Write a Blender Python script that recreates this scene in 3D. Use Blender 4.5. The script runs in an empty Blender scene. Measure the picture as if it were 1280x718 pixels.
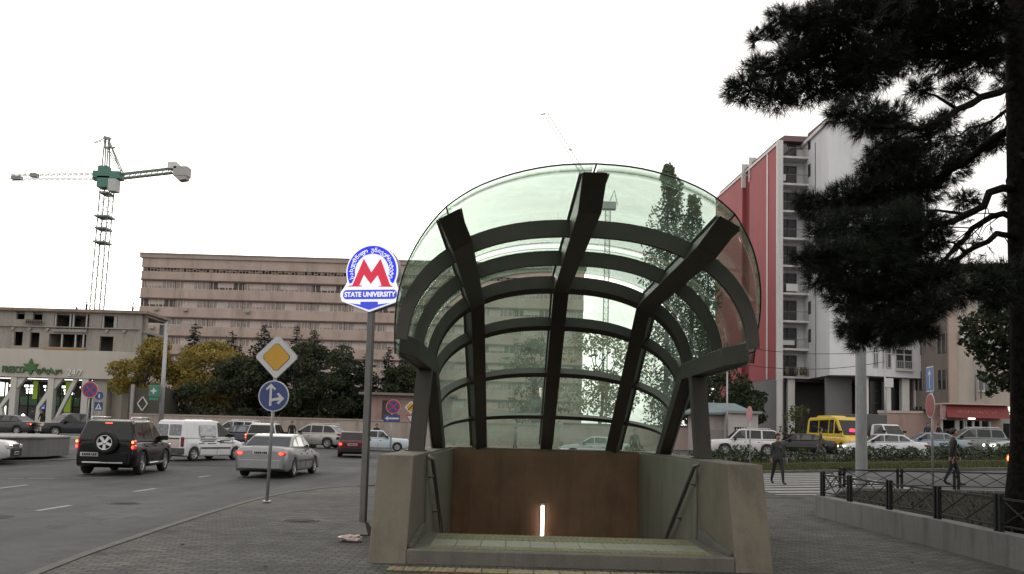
import bpy, bmesh, math, random
from math import sin, cos, pi, radians, sqrt, atan2
from mathutils import Vector, Matrix, noise
S = bpy.context.scene
COL = S.collection
R = random.Random(7)

# ------------------------------------------------------------------ camera model (f in px of a 1280 wide picture)
FPX, ROLL, HOR, EYE = 1100.0, radians(1.55), 541.5, 1.6
TH = math.atan(FPX / 13000.0)
PPY = HOR - FPX * math.tan(TH)
_F = Vector((0, cos(TH), sin(TH))); _U0 = Vector((0, -sin(TH), cos(TH))); _R0 = Vector((1, 0, 0))
_RT = _R0 * cos(ROLL) + _U0 * sin(ROLL); _UP = -_R0 * sin(ROLL) + _U0 * cos(ROLL)
EYEV = Vector((0, 0, EYE))
def ray(px, py): return _F * FPX + _RT * (px - 640) + _UP * (PPY - py)
def at(px, py, Y):
    d = ray(px, py); return EYEV + d * (Y / d.y)
def sm(a, b, x):
    t = max(0.0, min(1.0, (x - a) / (b - a))); return t * t * (3 - 2 * t)
def g(x, y):                                    # the terrain: gentle rise to the far right and the far left
    return (0.04 * max(0, min(60, x - 6)) * sm(18, 32, y) + 0.006 * max(0, min(60, y - 26))
            + 0.012 * max(0, min(60, -x - 8)) * sm(25, 60, y))
RD = -0.12                                      # road level below the pavement
def gnd(px, py, off=0.0):
    Y = 20.0
    d = ray(px, py)
    for _ in range(60):
        p = EYEV + d * (Y / d.y); z = g(p.x, p.y) + off
        if d.z >= -1e-4: break
        Y = 0.5 * Y + 0.5 * d.y * (z - EYE) / d.z
    p = EYEV + d * (Y / d.y); return Vector((p.x, p.y, g(p.x, p.y) + off))

def make_camera():
    c = bpy.data.cameras.new('camera'); o = bpy.data.objects.new('camera', c); COL.objects.link(o)
    M = Matrix((_RT, _UP, -_F)).transposed().to_4x4(); M.translation = EYEV
    o.matrix_world = M
    c.sensor_width = 36; c.lens = 36 * FPX / 1280; c.shift_y = (PPY - 359) / 1280
    c.clip_start = 0.1; c.clip_end = 3000
    S.camera = o
make_camera()

# ------------------------------------------------------------------ materials
MATS = {}
def mat(name, col, rough=0.6, metal=0.0, var=0.12, scale=3.0, bump=0.0, bscale=40.0, emit=None, estr=0.0, spec=0.5, dirt=0.0, coat=0.0, grain=0.0):
    if name in MATS: return MATS[name]
    m = bpy.data.materials.new(name); m.use_nodes = True; MATS[name] = m
    nt = m.node_tree; N = nt.nodes; L = nt.links; b = N['Principled BSDF']
    b.inputs['Roughness'].default_value = rough; b.inputs['Metallic'].default_value = metal
    b.inputs['Specular IOR Level'].default_value = spec
    if coat: b.inputs['Coat Weight'].default_value = coat; b.inputs['Coat Roughness'].default_value = 0.06
    tc = N.new('ShaderNodeTexCoord')
    n = N.new('ShaderNodeTexNoise'); n.inputs['Scale'].default_value = scale; n.inputs['Detail'].default_value = 6; n.inputs['Roughness'].default_value = .62
    L.new(tc.outputs['Object'], n.inputs['Vector'])
    r = N.new('ShaderNodeMapRange'); r.inputs['From Min'].default_value = .25; r.inputs['From Max'].default_value = .75
    r.inputs['To Min'].default_value = 1 - var; r.inputs['To Max'].default_value = 1 + var
    L.new(n.outputs['Fac'], r.inputs['Value'])
    x = N.new('ShaderNodeVectorMath'); x.operation = 'SCALE'; x.inputs[0].default_value = col[:3]
    L.new(r.outputs['Result'], x.inputs['Scale'])
    out = x.outputs['Vector']
    if grain:
        n3 = N.new('ShaderNodeTexNoise'); n3.inputs['Scale'].default_value = bscale; n3.inputs['Detail'].default_value = 3
        L.new(tc.outputs['Object'], n3.inputs['Vector'])
        r3 = N.new('ShaderNodeMapRange'); r3.inputs['From Min'].default_value = .3; r3.inputs['From Max'].default_value = .7
        r3.inputs['To Min'].default_value = 1 - grain; r3.inputs['To Max'].default_value = 1 + grain
        L.new(n3.outputs['Fac'], r3.inputs['Value'])
        x3 = N.new('ShaderNodeVectorMath'); x3.operation = 'SCALE'
        L.new(out, x3.inputs[0]); L.new(r3.outputs['Result'], x3.inputs['Scale']); out = x3.outputs['Vector']
    if dirt:                                     # streaky stains
        mp = N.new('ShaderNodeMapping'); mp.inputs['Scale'].default_value = (2.2, 2.2, .35)
        L.new(tc.outputs['Object'], mp.inputs['Vector'])
        n2 = N.new('ShaderNodeTexNoise'); n2.inputs['Scale'].default_value = scale * .8; n2.inputs['Detail'].default_value = 8; n2.inputs['Roughness'].default_value = .7
        L.new(mp.outputs['Vector'], n2.inputs['Vector'])
        r2 = N.new('ShaderNodeMapRange'); r2.inputs['From Min'].default_value = .48; r2.inputs['From Max'].default_value = .72
        r2.inputs['To Min'].default_value = 1; r2.inputs['To Max'].default_value = 1 - dirt
        L.new(n2.outputs['Fac'], r2.inputs['Value'])
        x2 = N.new('ShaderNodeVectorMath'); x2.operation = 'SCALE'
        L.new(out, x2.inputs[0]); L.new(r2.outputs['Result'], x2.inputs['Scale']); out = x2.outputs['Vector']
    L.new(out, b.inputs['Base Color'])
    if bump:
        nb = N.new('ShaderNodeTexNoise'); nb.inputs['Scale'].default_value = bscale; nb.inputs['Detail'].default_value = 5
        L.new(tc.outputs['Object'], nb.inputs['Vector'])
        bp = N.new('ShaderNodeBump'); bp.inputs['Strength'].default_value = bump; bp.inputs['Distance'].default_value = .02
        L.new(nb.outputs['Fac'], bp.inputs['Height']); L.new(bp.outputs['Normal'], b.inputs['Normal'])
    if emit is not None:
        b.inputs['Emission Color'].default_value = (*emit[:3], 1); b.inputs['Emission Strength'].default_value = estr
    return m
def h2(hexs):
    v = [int(hexs[i:i+2], 16) / 255 for i in (0, 2, 4)]
    return tuple(c / 12.92 if c <= .04045 else ((c + .055) / 1.055) ** 2.4 for c in v)

def mat_leaf(name, a, b_, trans=0.25):
    if name in MATS: return MATS[name]
    m = bpy.data.materials.new(name); m.use_nodes = True; MATS[name] = m
    nt = m.node_tree; N = nt.nodes; L = nt.links; p = N['Principled BSDF']; p.inputs['Roughness'].default_value = .6
    p.inputs['Specular IOR Level'].default_value = .25
    geo = N.new('ShaderNodeNewGeometry'); tc = N.new('ShaderNodeTexCoord')
    n = N.new('ShaderNodeTexNoise'); n.inputs['Scale'].default_value = .7; n.inputs['Detail'].default_value = 3
    L.new(tc.outputs['Object'], n.inputs['Vector'])
    ad = N.new('ShaderNodeMath'); ad.operation = 'ADD'; ad.use_clamp = True
    mu = N.new('ShaderNodeMath'); mu.operation = 'MULTIPLY'; mu.inputs[1].default_value = .6
    L.new(geo.outputs['Random Per Island'], mu.inputs[0])
    ml = N.new('ShaderNodeMapRange'); ml.inputs['From Min'].default_value = .35; ml.inputs['From Max'].default_value = .65; ml.inputs['To Max'].default_value = .5
    L.new(n.outputs['Fac'], ml.inputs['Value'])
    L.new(mu.outputs[0], ad.inputs[0]); L.new(ml.outputs['Result'], ad.inputs[1])
    mx = N.new('ShaderNodeMix'); mx.data_type = 'RGBA'
    mx.inputs['A'].default_value = (*a, 1); mx.inputs['B'].default_value = (*b_, 1)
    L.new(ad.outputs[0], mx.inputs['Factor']); L.new(mx.outputs['Result'], p.inputs['Base Color'])
    if trans:
        t = N.new('ShaderNodeBsdfTranslucent'); L.new(mx.outputs['Result'], t.inputs['Color'])
        ms = N.new('ShaderNodeMixShader'); ms.inputs[0].default_value = trans
        L.new(p.outputs[0], ms.inputs[1]); L.new(t.outputs[0], ms.inputs[2]); L.new(ms.outputs[0], N['Material Output'].inputs['Surface'])
    return m

def mat_glass(name, tint, haze=0.06, boost=1.0, hazecol=(.35, .38, .34), base=.04):
    """A pane: tinted see-through plus a Schlick reflection and a little dust."""
    if name in MATS: return MATS[name]
    m = bpy.data.materials.new(name); m.use_nodes = True; MATS[name] = m
    nt = m.node_tree; N = nt.nodes; L = nt.links; N.remove(N['Principled BSDF'])
    tr = N.new('ShaderNodeBsdfTransparent'); tr.inputs['Color'].default_value = (*tint, 1)
    gl = N.new('ShaderNodeBsdfGlossy'); gl.inputs['Roughness'].default_value = .015; gl.inputs['Color'].default_value = (.86, .92, .88, 1)
    lw = N.new('ShaderNodeLayerWeight'); lw.inputs['Blend'].default_value = .5
    pw = N.new('ShaderNodeMath'); pw.operation = 'POWER'; pw.inputs[1].default_value = 4.2
    L.new(lw.outputs['Facing'], pw.inputs[0])
    ma = N.new('ShaderNodeMath'); ma.operation = 'MULTIPLY_ADD'; ma.inputs[1].default_value = .95 * boost; ma.inputs[2].default_value = base; ma.use_clamp = True
    L.new(pw.outputs[0], ma.inputs[0])
    df = N.new('ShaderNodeBsdfDiffuse'); df.inputs['Color'].default_value = (*hazecol, 1)
    tl = N.new('ShaderNodeBsdfTranslucent'); tl.inputs['Color'].default_value = (*[min(1, c * 1.5) for c in hazecol], 1)
    md = N.new('ShaderNodeMixShader'); md.inputs[0].default_value = .6; L.new(df.outputs[0], md.inputs[1]); L.new(tl.outputs[0], md.inputs[2])
    tc = N.new('ShaderNodeTexCoord'); n = N.new('ShaderNodeTexNoise'); n.inputs['Scale'].default_value = 1.7; n.inputs['Detail'].default_value = 7; n.inputs['Roughness'].default_value = .7
    L.new(tc.outputs['Object'], n.inputs['Vector'])
    mr = N.new('ShaderNodeMapRange'); mr.inputs['From Min'].default_value = .35; mr.inputs['From Max'].default_value = .75; mr.inputs['To Min'].default_value = haze * .4; mr.inputs['To Max'].default_value = haze * 2
    L.new(n.outputs['Fac'], mr.inputs['Value'])
    bp = N.new('ShaderNodeBump'); bp.inputs['Strength'].default_value = .05; bp.inputs['Distance'].default_value = .05
    n2 = N.new('ShaderNodeTexNoise'); n2.inputs['Scale'].default_value = 1.1; n2.inputs['Detail'].default_value = 1
    L.new(tc.outputs['Object'], n2.inputs['Vector']); L.new(n2.outputs['Fac'], bp.inputs['Height']); L.new(bp.outputs['Normal'], gl.inputs['Normal'])
    m1 = N.new('ShaderNodeMixShader'); L.new(mr.outputs['Result'], m1.inputs[0]); L.new(tr.outputs[0], m1.inputs[1]); L.new(md.outputs[0], m1.inputs[2])
    m2 = N.new('ShaderNodeMixShader'); L.new(ma.outputs[0], m2.inputs[0]); L.new(m1.outputs[0], m2.inputs[1]); L.new(gl.outputs[0], m2.inputs[2])
    L.new(m2.outputs[0], N['Material Output'].inputs['Surface'])
    return m

# ------------------------------------------------------------------ mesh builder
class MB:
    def __init__(s): s.bm = bmesh.new()
    def _t(s, vs, M):
        if M is not None:
            for v in vs: v.co = M @ v.co
    def poly(s, pts): 
        return s.bm.faces.new([s.bm.verts.new(p) for p in pts])
    def box(s, x0, x1, y0, y1, z0, z1, bevel=0.0, M=None, seg=1):
        r = bmesh.ops.create_cube(s.bm, size=1.0); vs = r['verts']
        for v in vs:
            v.co = Vector(((x0 + x1) / 2 + v.co.x * (x1 - x0), (y0 + y1) / 2 + v.co.y * (y1 - y0), (z0 + z1) / 2 + v.co.z * (z1 - z0)))
        if bevel:
            es = list({e for v in vs for e in v.link_edges})
            rr = bmesh.ops.bevel(s.bm, geom=es, offset=bevel, segments=seg, affect='EDGES', profile=.5)
            vs = list({v for f in rr['faces'] for v in f.verts} | {v for v in vs if v.is_valid})
        s._t(vs, M); return s
    def prism(s, pts, axis, a0, a1, M=None, bevel=0.0):
        """pts: 2D outline; axis 'x','y','z' = extrusion axis. x:(y,z) y:(x,z) z:(x,y)"""
        def P(p, a):
            return {'x': (a, p[0], p[1]), 'y': (p[0], a, p[1]), 'z': (p[0], p[1], a)}[axis]
        lo = [s.bm.verts.new(P(p, a0)) for p in pts]; hi = [s.bm.verts.new(P(p, a1)) for p in pts]
        n = len(pts); fs = [s.bm.faces.new(lo[::-1]), s.bm.faces.new(hi)]
        for i in range(n): fs.append(s.bm.faces.new((lo[i], lo[(i + 1) % n], hi[(i + 1) % n], hi[i])))
        vs = lo + hi
        if bevel:
            es = list({e for f in fs for e in f.edges})
            rr = bmesh.ops.bevel(s.bm, geom=es, offset=bevel, segments=2, affect='EDGES', profile=.5)
            vs = list({v for f in rr['faces'] for v in f.verts} | {v for v in vs if v.is_valid})
        s._t(vs, M); return s
    def tube(s, pts, rad, n=8, cap=True):
        pts = [Vector(p) for p in pts]; rs = rad if isinstance(rad, (list, tuple)) else [rad] * len(pts)
        rings = []; up = None
        for i, p in enumerate(pts):
            t = (pts[min(i + 1, len(pts) - 1)] - pts[max(i - 1, 0)]).normalized()
            if up is None: up = Vector((0, 0, 1)) if abs(t.z) < .9 else Vector((0, 1, 0))
            a = t.cross(up); 
            if a.length < 1e-5: a = t.cross(Vector((1, 0, 0)))
            a.normalize(); b = a.cross(t).normalized(); up = b
            rings.append([s.bm.verts.new(p + (a * cos(2 * pi * k / n) + b * sin(2 * pi * k / n)) * rs[i]) for k in range(n)])
        for i in range(len(rings) - 1):
            for k in range(n):
                f = s.bm.faces.new((rings[i][k], rings[i][(k + 1) % n], rings[i + 1][(k + 1) % n], rings[i + 1][k])); f.smooth = n > 4
        if cap and n > 2: s.bm.faces.new(rings[0][::-1]); s.bm.faces.new(rings[-1])
        return s
    def bar(s, p, q, w, d=None, up=(0, 0, 1)):
        """square bar from p to q"""
        p, q = Vector(p), Vector(q); d = d or w; t = (q - p).normalized(); u = Vector(up)
        if abs(t.dot(u)) > .97: u = Vector((0, 1, 0))
        a = t.cross(u).normalized(); b = a.cross(t).normalized()
        vs = [s.bm.verts.new(o + a * (sx * w / 2) + b * (sz * d / 2)) for o in (p, q) for sx, sz in ((-1, -1), (1, -1), (1, 1), (-1, 1))]
        for f in ((3, 2, 1, 0), (4, 5, 6, 7), (0, 1, 5, 4), (1, 2, 6, 5), (2, 3, 7, 6), (3, 0, 4, 7)): s.bm.faces.new([vs[i] for i in f])
        return s
    def lathe(s, prof, n=20, M=None, close=False):
        """prof: (r,z) about z"""
        rings = []; vs = []
        for r, z in prof:
            if r < 1e-6: rg = [s.bm.verts.new((0, 0, z))]
            else: rg = [s.bm.verts.new((r * cos(2 * pi * k / n), r * sin(2 * pi * k / n), z)) for k in range(n)]
            rings.append(rg); vs += rg
        for i in range(len(rings) - 1):
            A, B = rings[i], rings[i + 1]
            for k in range(n):
                k2 = (k + 1) % n
                if len(A) == 1 and len(B) == 1: continue
                if len(A) == 1: f = s.bm.faces.new((A[0], B[k2], B[k]))
                elif len(B) == 1: f = s.bm.faces.new((A[k], A[k2], B[0]))
                else: f = s.bm.faces.new((A[k], A[k2], B[k2], B[k]))
                f.smooth = True
        s._t(vs, M); return s
    def loft(s, rings, closed=True, caps=True, smooth=True):
        V = [[s.bm.verts.new(p) for p in r] for r in rings]; n = len(V[0])
        for i in range(len(V) - 1):
            for k in range(n if closed else n - 1):
                f = s.bm.faces.new((V[i][k], V[i][(k + 1) % n], V[i + 1][(k + 1) % n], V[i + 1][k])); f.smooth = smooth
        if caps and closed: s.bm.faces.new(V[0][::-1]); s.bm.faces.new(V[-1])
        return s
    def build(s, name, m, parent=None, loc=None, smooth=False, recalc=True):
        bm = s.bm
        if recalc: bmesh.ops.recalc_face_normals(bm, faces=bm.faces)
        me = bpy.data.meshes.new(name); bm.to_mesh(me); bm.free()
        if smooth:
            for p in me.polygons: p.use_smooth = True
        for mm in (m if isinstance(m, (list, tuple)) else [m]): me.materials.append(mm)
        o = bpy.data.objects.new(name, me); COL.objects.link(o)
        if parent is not None: o.parent = parent
        if loc is not None: o.location = loc
        return o

def thing(name, label, cat, loc=(0, 0, 0), rz=0.0, group=None):
    o = bpy.data.objects.new(name, None); COL.objects.link(o); o.empty_display_size = .2
    o.location = loc; o.rotation_euler = (0, 0, rz)
    return tag(o, label, cat, group)
def tag(o, label, cat, group=None):
    o['label'] = label; o['category'] = cat
    if group: o['group'] = group
    return o
def struct(o, kind='structure'):
    o['kind'] = kind; return o
def copy_tree(o, parent=None):
    c = o.copy(); COL.objects.link(c)
    if parent is not None: c.parent = parent
    for ch in list(o.children): copy_tree(ch, c)
    return c

def text_bm(mb, body, size, M, depth=.01, bold=0.0, align='CENTER', space=1.0):
    c = bpy.data.curves.new('lettering', 'FONT'); c.body = body; c.size = size; c.extrude = depth / 2; c.offset = bold
    c.align_x = align; c.align_y = 'CENTER'; c.resolution_u = 3; c.space_character = space
    o = bpy.data.objects.new('lettering', c); COL.objects.link(o)
    bpy.context.view_layer.update()
    me = bpy.data.meshes.new_from_object(o.evaluated_get(bpy.context.evaluated_depsgraph_get()))
    me.transform(M); mb.bm.from_mesh(me)
    bpy.data.objects.remove(o); bpy.data.curves.remove(c); bpy.data.meshes.remove(me)
# text lies in XY facing +Z; FACE turns it to face -Y (towards the viewer), X stays X
FACE = Matrix.Rotation(pi / 2, 4, 'X')

# ------------------------------------------------------------------ polygon helpers (2D)
def clip(poly, a, b, c):                       # keep a*x+b*y+c>=0
    out = []
    for i in range(len(poly)):
        p, q = poly[i], poly[(i + 1) % len(poly)]
        dp, dq = a * p[0] + b * p[1] + c, a * q[0] + b * q[1] + c
        if dp >= 0: out.append(p)
        if (dp >= 0) != (dq >= 0):
            t = dp / (dp - dq); out.append((p[0] + (q[0] - p[0]) * t, p[1] + (q[1] - p[1]) * t))
    return out
def inset(poly, d):
    ar = sum(poly[i][0] * poly[(i + 1) % len(poly)][1] - poly[(i + 1) % len(poly)][0] * poly[i][1] for i in range(len(poly)))
    pl = poly if ar > 0 else poly[::-1]; out = list(pl)
    for i in range(len(pl)):
        p, q = pl[i], pl[(i + 1) % len(pl)]; ex, ey = q[0] - p[0], q[1] - p[1]; l = sqrt(ex * ex + ey * ey)
        if l < 1e-6: continue
        nx, ny = -ey / l, ex / l
        out = clip(out, nx, ny, -(nx * p[0] + ny * p[1]) - d)
        if len(out) < 3: return []
    return out
def lin(tab, x):
    if x <= tab[0][0]: return tab[0][1]
    for (a, b), (c, d) in zip(tab, tab[1:]):
        if x <= c: return b + (d - b) * (x - a) / (c - a) if c > a else d
    return tab[-1][1]
def rrect(x0, x1, z0, z1, r, n=4):
    out = []
    for cx, cz, a in ((x1 - r, z1 - r, 0), (x0 + r, z1 - r, 90), (x0 + r, z0 + r, 180), (x1 - r, z0 + r, 270)):
        for k in range(n + 1):
            t = radians(a + 90 * k / n); out.append((cx + r * cos(t), cz + r * sin(t)))
    return out
def circle(cx, cz, r, n=28): return [(cx + r * cos(2 * pi * k / n), cz + r * sin(2 * pi * k / n)) for k in range(n)]

# ------------------------------------------------------------------ common materials
M_steel = mat('dark_bronze_steel', (.048, .042, .034), .5, .0, .18, 5, dirt=.2)
M_post = mat('grey_pole_paint', (.13, .125, .12), .45, .3, .15, 6, dirt=.25)
M_galv = mat('galvanised_steel', (.32, .32, .33), .45, .4, .12, 8, dirt=.25)
M_black = mat('black_plastic', (.010, .010, .010), .6, spec=.3)
M_skyglass = mat('sky_reflecting_glass', (.42, .43, .42), .06, 1.0, .1)
M_rubber = mat('tyre_rubber', (.014, .014, .014), .85)
M_chrome = mat('bright_metal', (.55, .55, .56), .25, .9, .05)
M_rim = mat('alloy_rim', (.36, .36, .37), .35, .7, .1)
M_carglass = mat('car_glass', (.02, .022, .024), .06, 0, .1, spec=.8)
M_bark = mat('bark', (.045, .035, .028), .9, 0, .35, 9, bump=.6, bscale=25)
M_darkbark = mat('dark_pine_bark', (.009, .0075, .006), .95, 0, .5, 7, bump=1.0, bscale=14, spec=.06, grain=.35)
# ------------------------------------------------------------------ world and light
def make_world():
    w = bpy.data.worlds.new('World'); S.world = w; w.use_nodes = True
    N = w.node_tree.nodes; L = w.node_tree.links; bg = N['Background']
    sky = N.new('ShaderNodeTexSky'); sky.sky_type = 'NISHITA'; sky.sun_disc = False
    sky.sun_elevation = radians(SUN_EL); sky.sun_rotation = radians(SUN_ROT); sky.air_density = 1.6; sky.dust_density = 4.0; sky.ozone_density = 1.0
    hs = N.new('ShaderNodeHueSaturation'); hs.inputs['Saturation'].default_value = .16
    L.new(sky.outputs[0], hs.inputs['Color'])
    ov = N.new('ShaderNodeMix'); ov.data_type = 'RGBA'; ov.inputs['Factor'].default_value = .74      # an even cloud deck over the clear sky
    ov.inputs['B'].default_value = (OVER * 1.03, OVER, OVER * .95, 1); L.new(hs.outputs[0], ov.inputs['A'])
    L.new(ov.outputs['Result'], bg.inputs['Color']); bg.inputs['Strength'].default_value = SKY
    l = bpy.data.lights.new('sun', 'SUN'); l.energy = 0.6; l.angle = radians(14); l.color = (1, .93, .84)
    o = bpy.data.objects.new('sun', l); COL.objects.link(o)
    # Nishita: rotation 0 = sun towards +Y, turning clockwise seen from above
    el, rt = radians(SUN_EL), radians(SUN_ROT)
    d = Vector((sin(rt) * cos(el), cos(rt) * cos(el), sin(el)))
    o.rotation_euler = (-d).to_track_quat('-Z', 'Y').to_euler(); o.location = (0, 0, 60)
SUN_EL, SUN_ROT, SKY, OVER = 9, -14, 0.15, 9.6
make_world()
vs = S.view_settings; vs.view_transform = 'Standard'; vs.look = 'None'; vs.gamma = 1; vs.exposure = 0.14
S.cycles.max_bounces = 8; S.cycles.transparent_max_bounces = 24; S.cycles.use_denoising = True
S.cycles.caustics_reflective = False; S.cycles.caustics_refractive = False

# ------------------------------------------------------------------ ground materials
def mat_asphalt():
    m = bpy.data.materials.new('asphalt'); m.use_nodes = True; N = m.node_tree.nodes; L = m.node_tree.links; b = N['Principled BSDF']
    tc = N.new('ShaderNodeTexCoord')
    def noi(s, d, r=.6):
        n = N.new('ShaderNodeTexNoise'); n.inputs['Scale'].default_value = s; n.inputs['Detail'].default_value = d; n.inputs['Roughness'].default_value = r
        L.new(tc.outputs['Object'], n.inputs['Vector']); return n.outputs['Fac']
    def rng(v, a, c, lo, hi):
        r = N.new('ShaderNodeMapRange'); r.inputs[1].default_value = a; r.inputs[2].default_value = c; r.inputs[3].default_value = lo; r.inputs[4].default_value = hi
        L.new(v, r.inputs[0]); return r.outputs[0]
    def mul(a, c):
        k = N.new('ShaderNodeMath'); k.operation = 'MULTIPLY'; L.new(a, k.inputs[0]); L.new(c, k.inputs[1]); return k.outputs[0]
    v = rng(noi(.22, 5), .3, .7, .68, 1.32); v = mul(v, rng(noi(.055, 3, .5), .44, .56, .84, 1.12)); v = mul(v, rng(noi(.9, 7, .75), .55, .72, 1.06, .58))
    v = mul(v, rng(noi(3, 6, .7), .3, .7, .88, 1.12)); v = mul(v, rng(noi(90, 2), .3, .7, .72, 1.28))
    mp = N.new('ShaderNodeMapping'); mp.inputs['Scale'].default_value = (1.4, .1, 1); mp.inputs['Rotation'].default_value = (0, 0, radians(-8))
    L.new(tc.outputs['Object'], mp.inputs['Vector'])
    n = N.new('ShaderNodeTexNoise'); n.inputs['Scale'].default_value = 1; n.inputs['Detail'].default_value = 4; L.new(mp.outputs[0], n.inputs['Vector'])
    v = mul(v, rng(n.outputs['Fac'], .35, .7, .76, 1.2))                      # tyre lanes
    vo = N.new('ShaderNodeTexVoronoi'); vo.feature = 'DISTANCE_TO_EDGE'; vo.inputs['Scale'].default_value = .33
    wn = N.new('ShaderNodeTexNoise'); wn.inputs['Scale'].default_value = 1.6; wn.inputs['Detail'].default_value = 5; L.new(tc.outputs['Object'], wn.inputs['Vector'])
    ad = N.new('ShaderNodeVectorMath'); ad.operation = 'MULTIPLY_ADD'; ad.inputs[1].default_value = (1.3, 1.3, 1.3); L.new(wn.outputs['Color'], ad.inputs[0]); L.new(tc.outputs['Object'], ad.inputs[2])
    L.new(ad.outputs[0], vo.inputs['Vector'])
    v = mul(v, rng(vo.outputs['Distance'], .0, .012, .5, 1))                    # cracks
    x = N.new('ShaderNodeVectorMath'); x.operation = 'SCALE'; x.inputs[0].default_value = ASPHALT; L.new(v, x.inputs['Scale']); L.new(x.outputs[0], b.inputs['Base Color'])
    b.inputs['Roughness'].default_value = .82; b.inputs['Specular IOR Level'].default_value = .35
    bp = N.new('ShaderNodeBump'); bp.inputs['Strength'].default_value = .35; bp.inputs['Distance'].default_value = .01; L.new(noi(120, 3), bp.inputs['Height']); L.new(bp.outputs[0], b.inputs['Normal'])
    return m
def mat_pavers(name, c1, c2, mortar, scale, bw=.5, bh=.25, rot=0.0):
    m = bpy.data.materials.new(name); m.use_nodes = True; N = m.node_tree.nodes; L = m.node_tree.links; b = N['Principled BSDF']
    tc = N.new('ShaderNodeTexCoord'); mp = N.new('ShaderNodeMapping'); mp.inputs['Rotation'].default_value = (0, 0, rot); L.new(tc.outputs['Object'], mp.inputs['Vector'])
    nw = N.new('ShaderNodeTexNoise'); nw.inputs['Scale'].default_value = 2.2; nw.inputs['Detail'].default_value = 3; L.new(tc.outputs['Object'], nw.inputs['Vector'])
    ad = N.new('ShaderNodeVectorMath'); ad.operation = 'MULTIPLY_ADD'; ad.inputs[1].default_value = (.03, .03, 0); L.new(nw.outputs['Color'], ad.inputs[0]); L.new(mp.outputs[0], ad.inputs[2])
    br = N.new('ShaderNodeTexBrick'); br.inputs['Scale'].default_value = scale; br.inputs['Brick Width'].default_value = bw; br.inputs['Row Height'].default_value = bh
    br.inputs['Mortar Size'].default_value = .012; br.inputs['Mortar Smooth'].default_value = .3; br.inputs['Bias'].default_value = -.1
    br.inputs['Color1'].default_value = (*c1, 1); br.inputs['Color2'].default_value = (*c2, 1); br.inputs['Mortar'].default_value = (*mortar, 1)
    L.new(ad.outputs[0], br.inputs['Vector'])
    def noi(s, d, lo, hi, a=.3, c=.7):
        n = N.new('ShaderNodeTexNoise'); n.inputs['Scale'].default_value = s; n.inputs['Detail'].default_value = d; n.inputs['Roughness'].default_value = .65; L.new(tc.outputs['Object'], n.inputs['Vector'])
        r = N.new('ShaderNodeMapRange'); r.inputs[1].default_value = a; r.inputs[2].default_value = c; r.inputs[3].default_value = lo; r.inputs[4].default_value = hi; L.new(n.outputs['Fac'], r.inputs[0]); return r.outputs[0]
    o = br.outputs['Color']
    for v in (noi(.35, 6, .58, 1.42), noi(1.3, 7, 1.08, .55, .52, .70), noi(9, 4, .84, 1.2), noi(4, 6, .82, 1.18), noi(60, 3, .72, 1.28)):
        x = N.new('ShaderNodeVectorMath'); x.operation = 'SCALE'; L.new(o, x.inputs[0]); L.new(v, x.inputs['Scale']); o = x.outputs[0]
    L.new(o, b.inputs['Base Color']); b.inputs['Roughness'].default_value = .85; b.inputs['Specular IOR Level'].default_value = .3
    bp = N.new('ShaderNodeBump'); bp.inputs['Strength'].default_value = .5; bp.inputs['Distance'].default_value = .012; bp.invert = True
    L.new(br.outputs['Fac'], bp.inputs['Height']); L.new(bp.outputs[0], b.inputs['Normal'])
    return m
ASPHALT = (.052, .052, .053)
M_asphalt = mat_asphalt()
M_pavers = mat_pavers('worn_pavers', (.084, .081, .075), (.043, .042, .040), (.017, .017, .016), 1.0, .21, .105)
M_tactile = mat_pavers('tactile_tiles', (.26, .21, .12), (.22, .18, .11), (.10, .085, .06), 1.0, .3, .3)
M_kerb = mat('kerb_stone', (.085, .082, .077), .85, 0, .2, 2.5, bump=.3, dirt=.35, grain=.15)
M_earth = mat('bare_earth', (.07, .06, .045), .95, 0, .3, .6, bump=.4, bscale=6, spec=.1)
M_grassbed = mat('lawn_soil', (.045, .055, .022), .95, 0, .3, 1.2, bump=.4, bscale=20, spec=.1)
M_white = mat('road_paint', (.25, .25, .245), .75, 0, .2, 5, dirt=.6, grain=.2, bscale=30)

def sheet(name, xs, ys, off, m, keep=None):
    mb = MB(); V = {}
    for i, x in enumerate(xs):
        for j, y in enumerate(ys): V[i, j] = mb.bm.verts.new((x, y, g(x, y) + off))
    for i in range(len(xs) - 1):
        for j in range(len(ys) - 1):
            if keep and not keep((xs[i] + xs[i + 1]) / 2, (ys[j] + ys[j + 1]) / 2): continue
            mb.bm.faces.new((V[i, j], V[i + 1, j], V[i + 1, j + 1], V[i, j + 1]))
    return struct(mb.build(name, m))
def fr(a, b, n): return [a + (b - a) * k / n for k in range(n + 1)]
gx = [-900, -400, -200, -120] + fr(-80, 6, 43) + fr(7, 66, 59) + [90, 140, 250, 500, 900]
gy = [-200, -80, -40] + fr(-20, 17, 10) + fr(18, 34, 32) + fr(36, 90, 27) + [110, 140, 200, 400, 900, 1500]
PIT = (-1.35, 2.92, 12.0, 18.9)                                    # hole in the ground for the stair well
def nopit(x, y): return True
def ground_keep(x, y): return True
# ground and road are cut open over the stair well by leaving out one cell made to fit it
gxx = sorted(set(gx + [-1.45, 3.0])); gyy = sorted(set(gy + [11.9, 26.0]))
def cut(x, y): return not (-1.45 < x < 3.0 and 11.9 < y < 26.0)
gxx = [x for x in gxx if not (-1.45 < x < 3.0)]; gyy = [y for y in gyy if not (11.9 < y < 26.0)]
sheet('ground', gxx, gyy, RD - .05, M_earth, cut)
rx = [x for x in gxx if -130 < x < 100]; ry = [y for y in gyy if -50 < y < 80]
sheet('road', rx, ry, RD, M_asphalt, cut)

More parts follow.
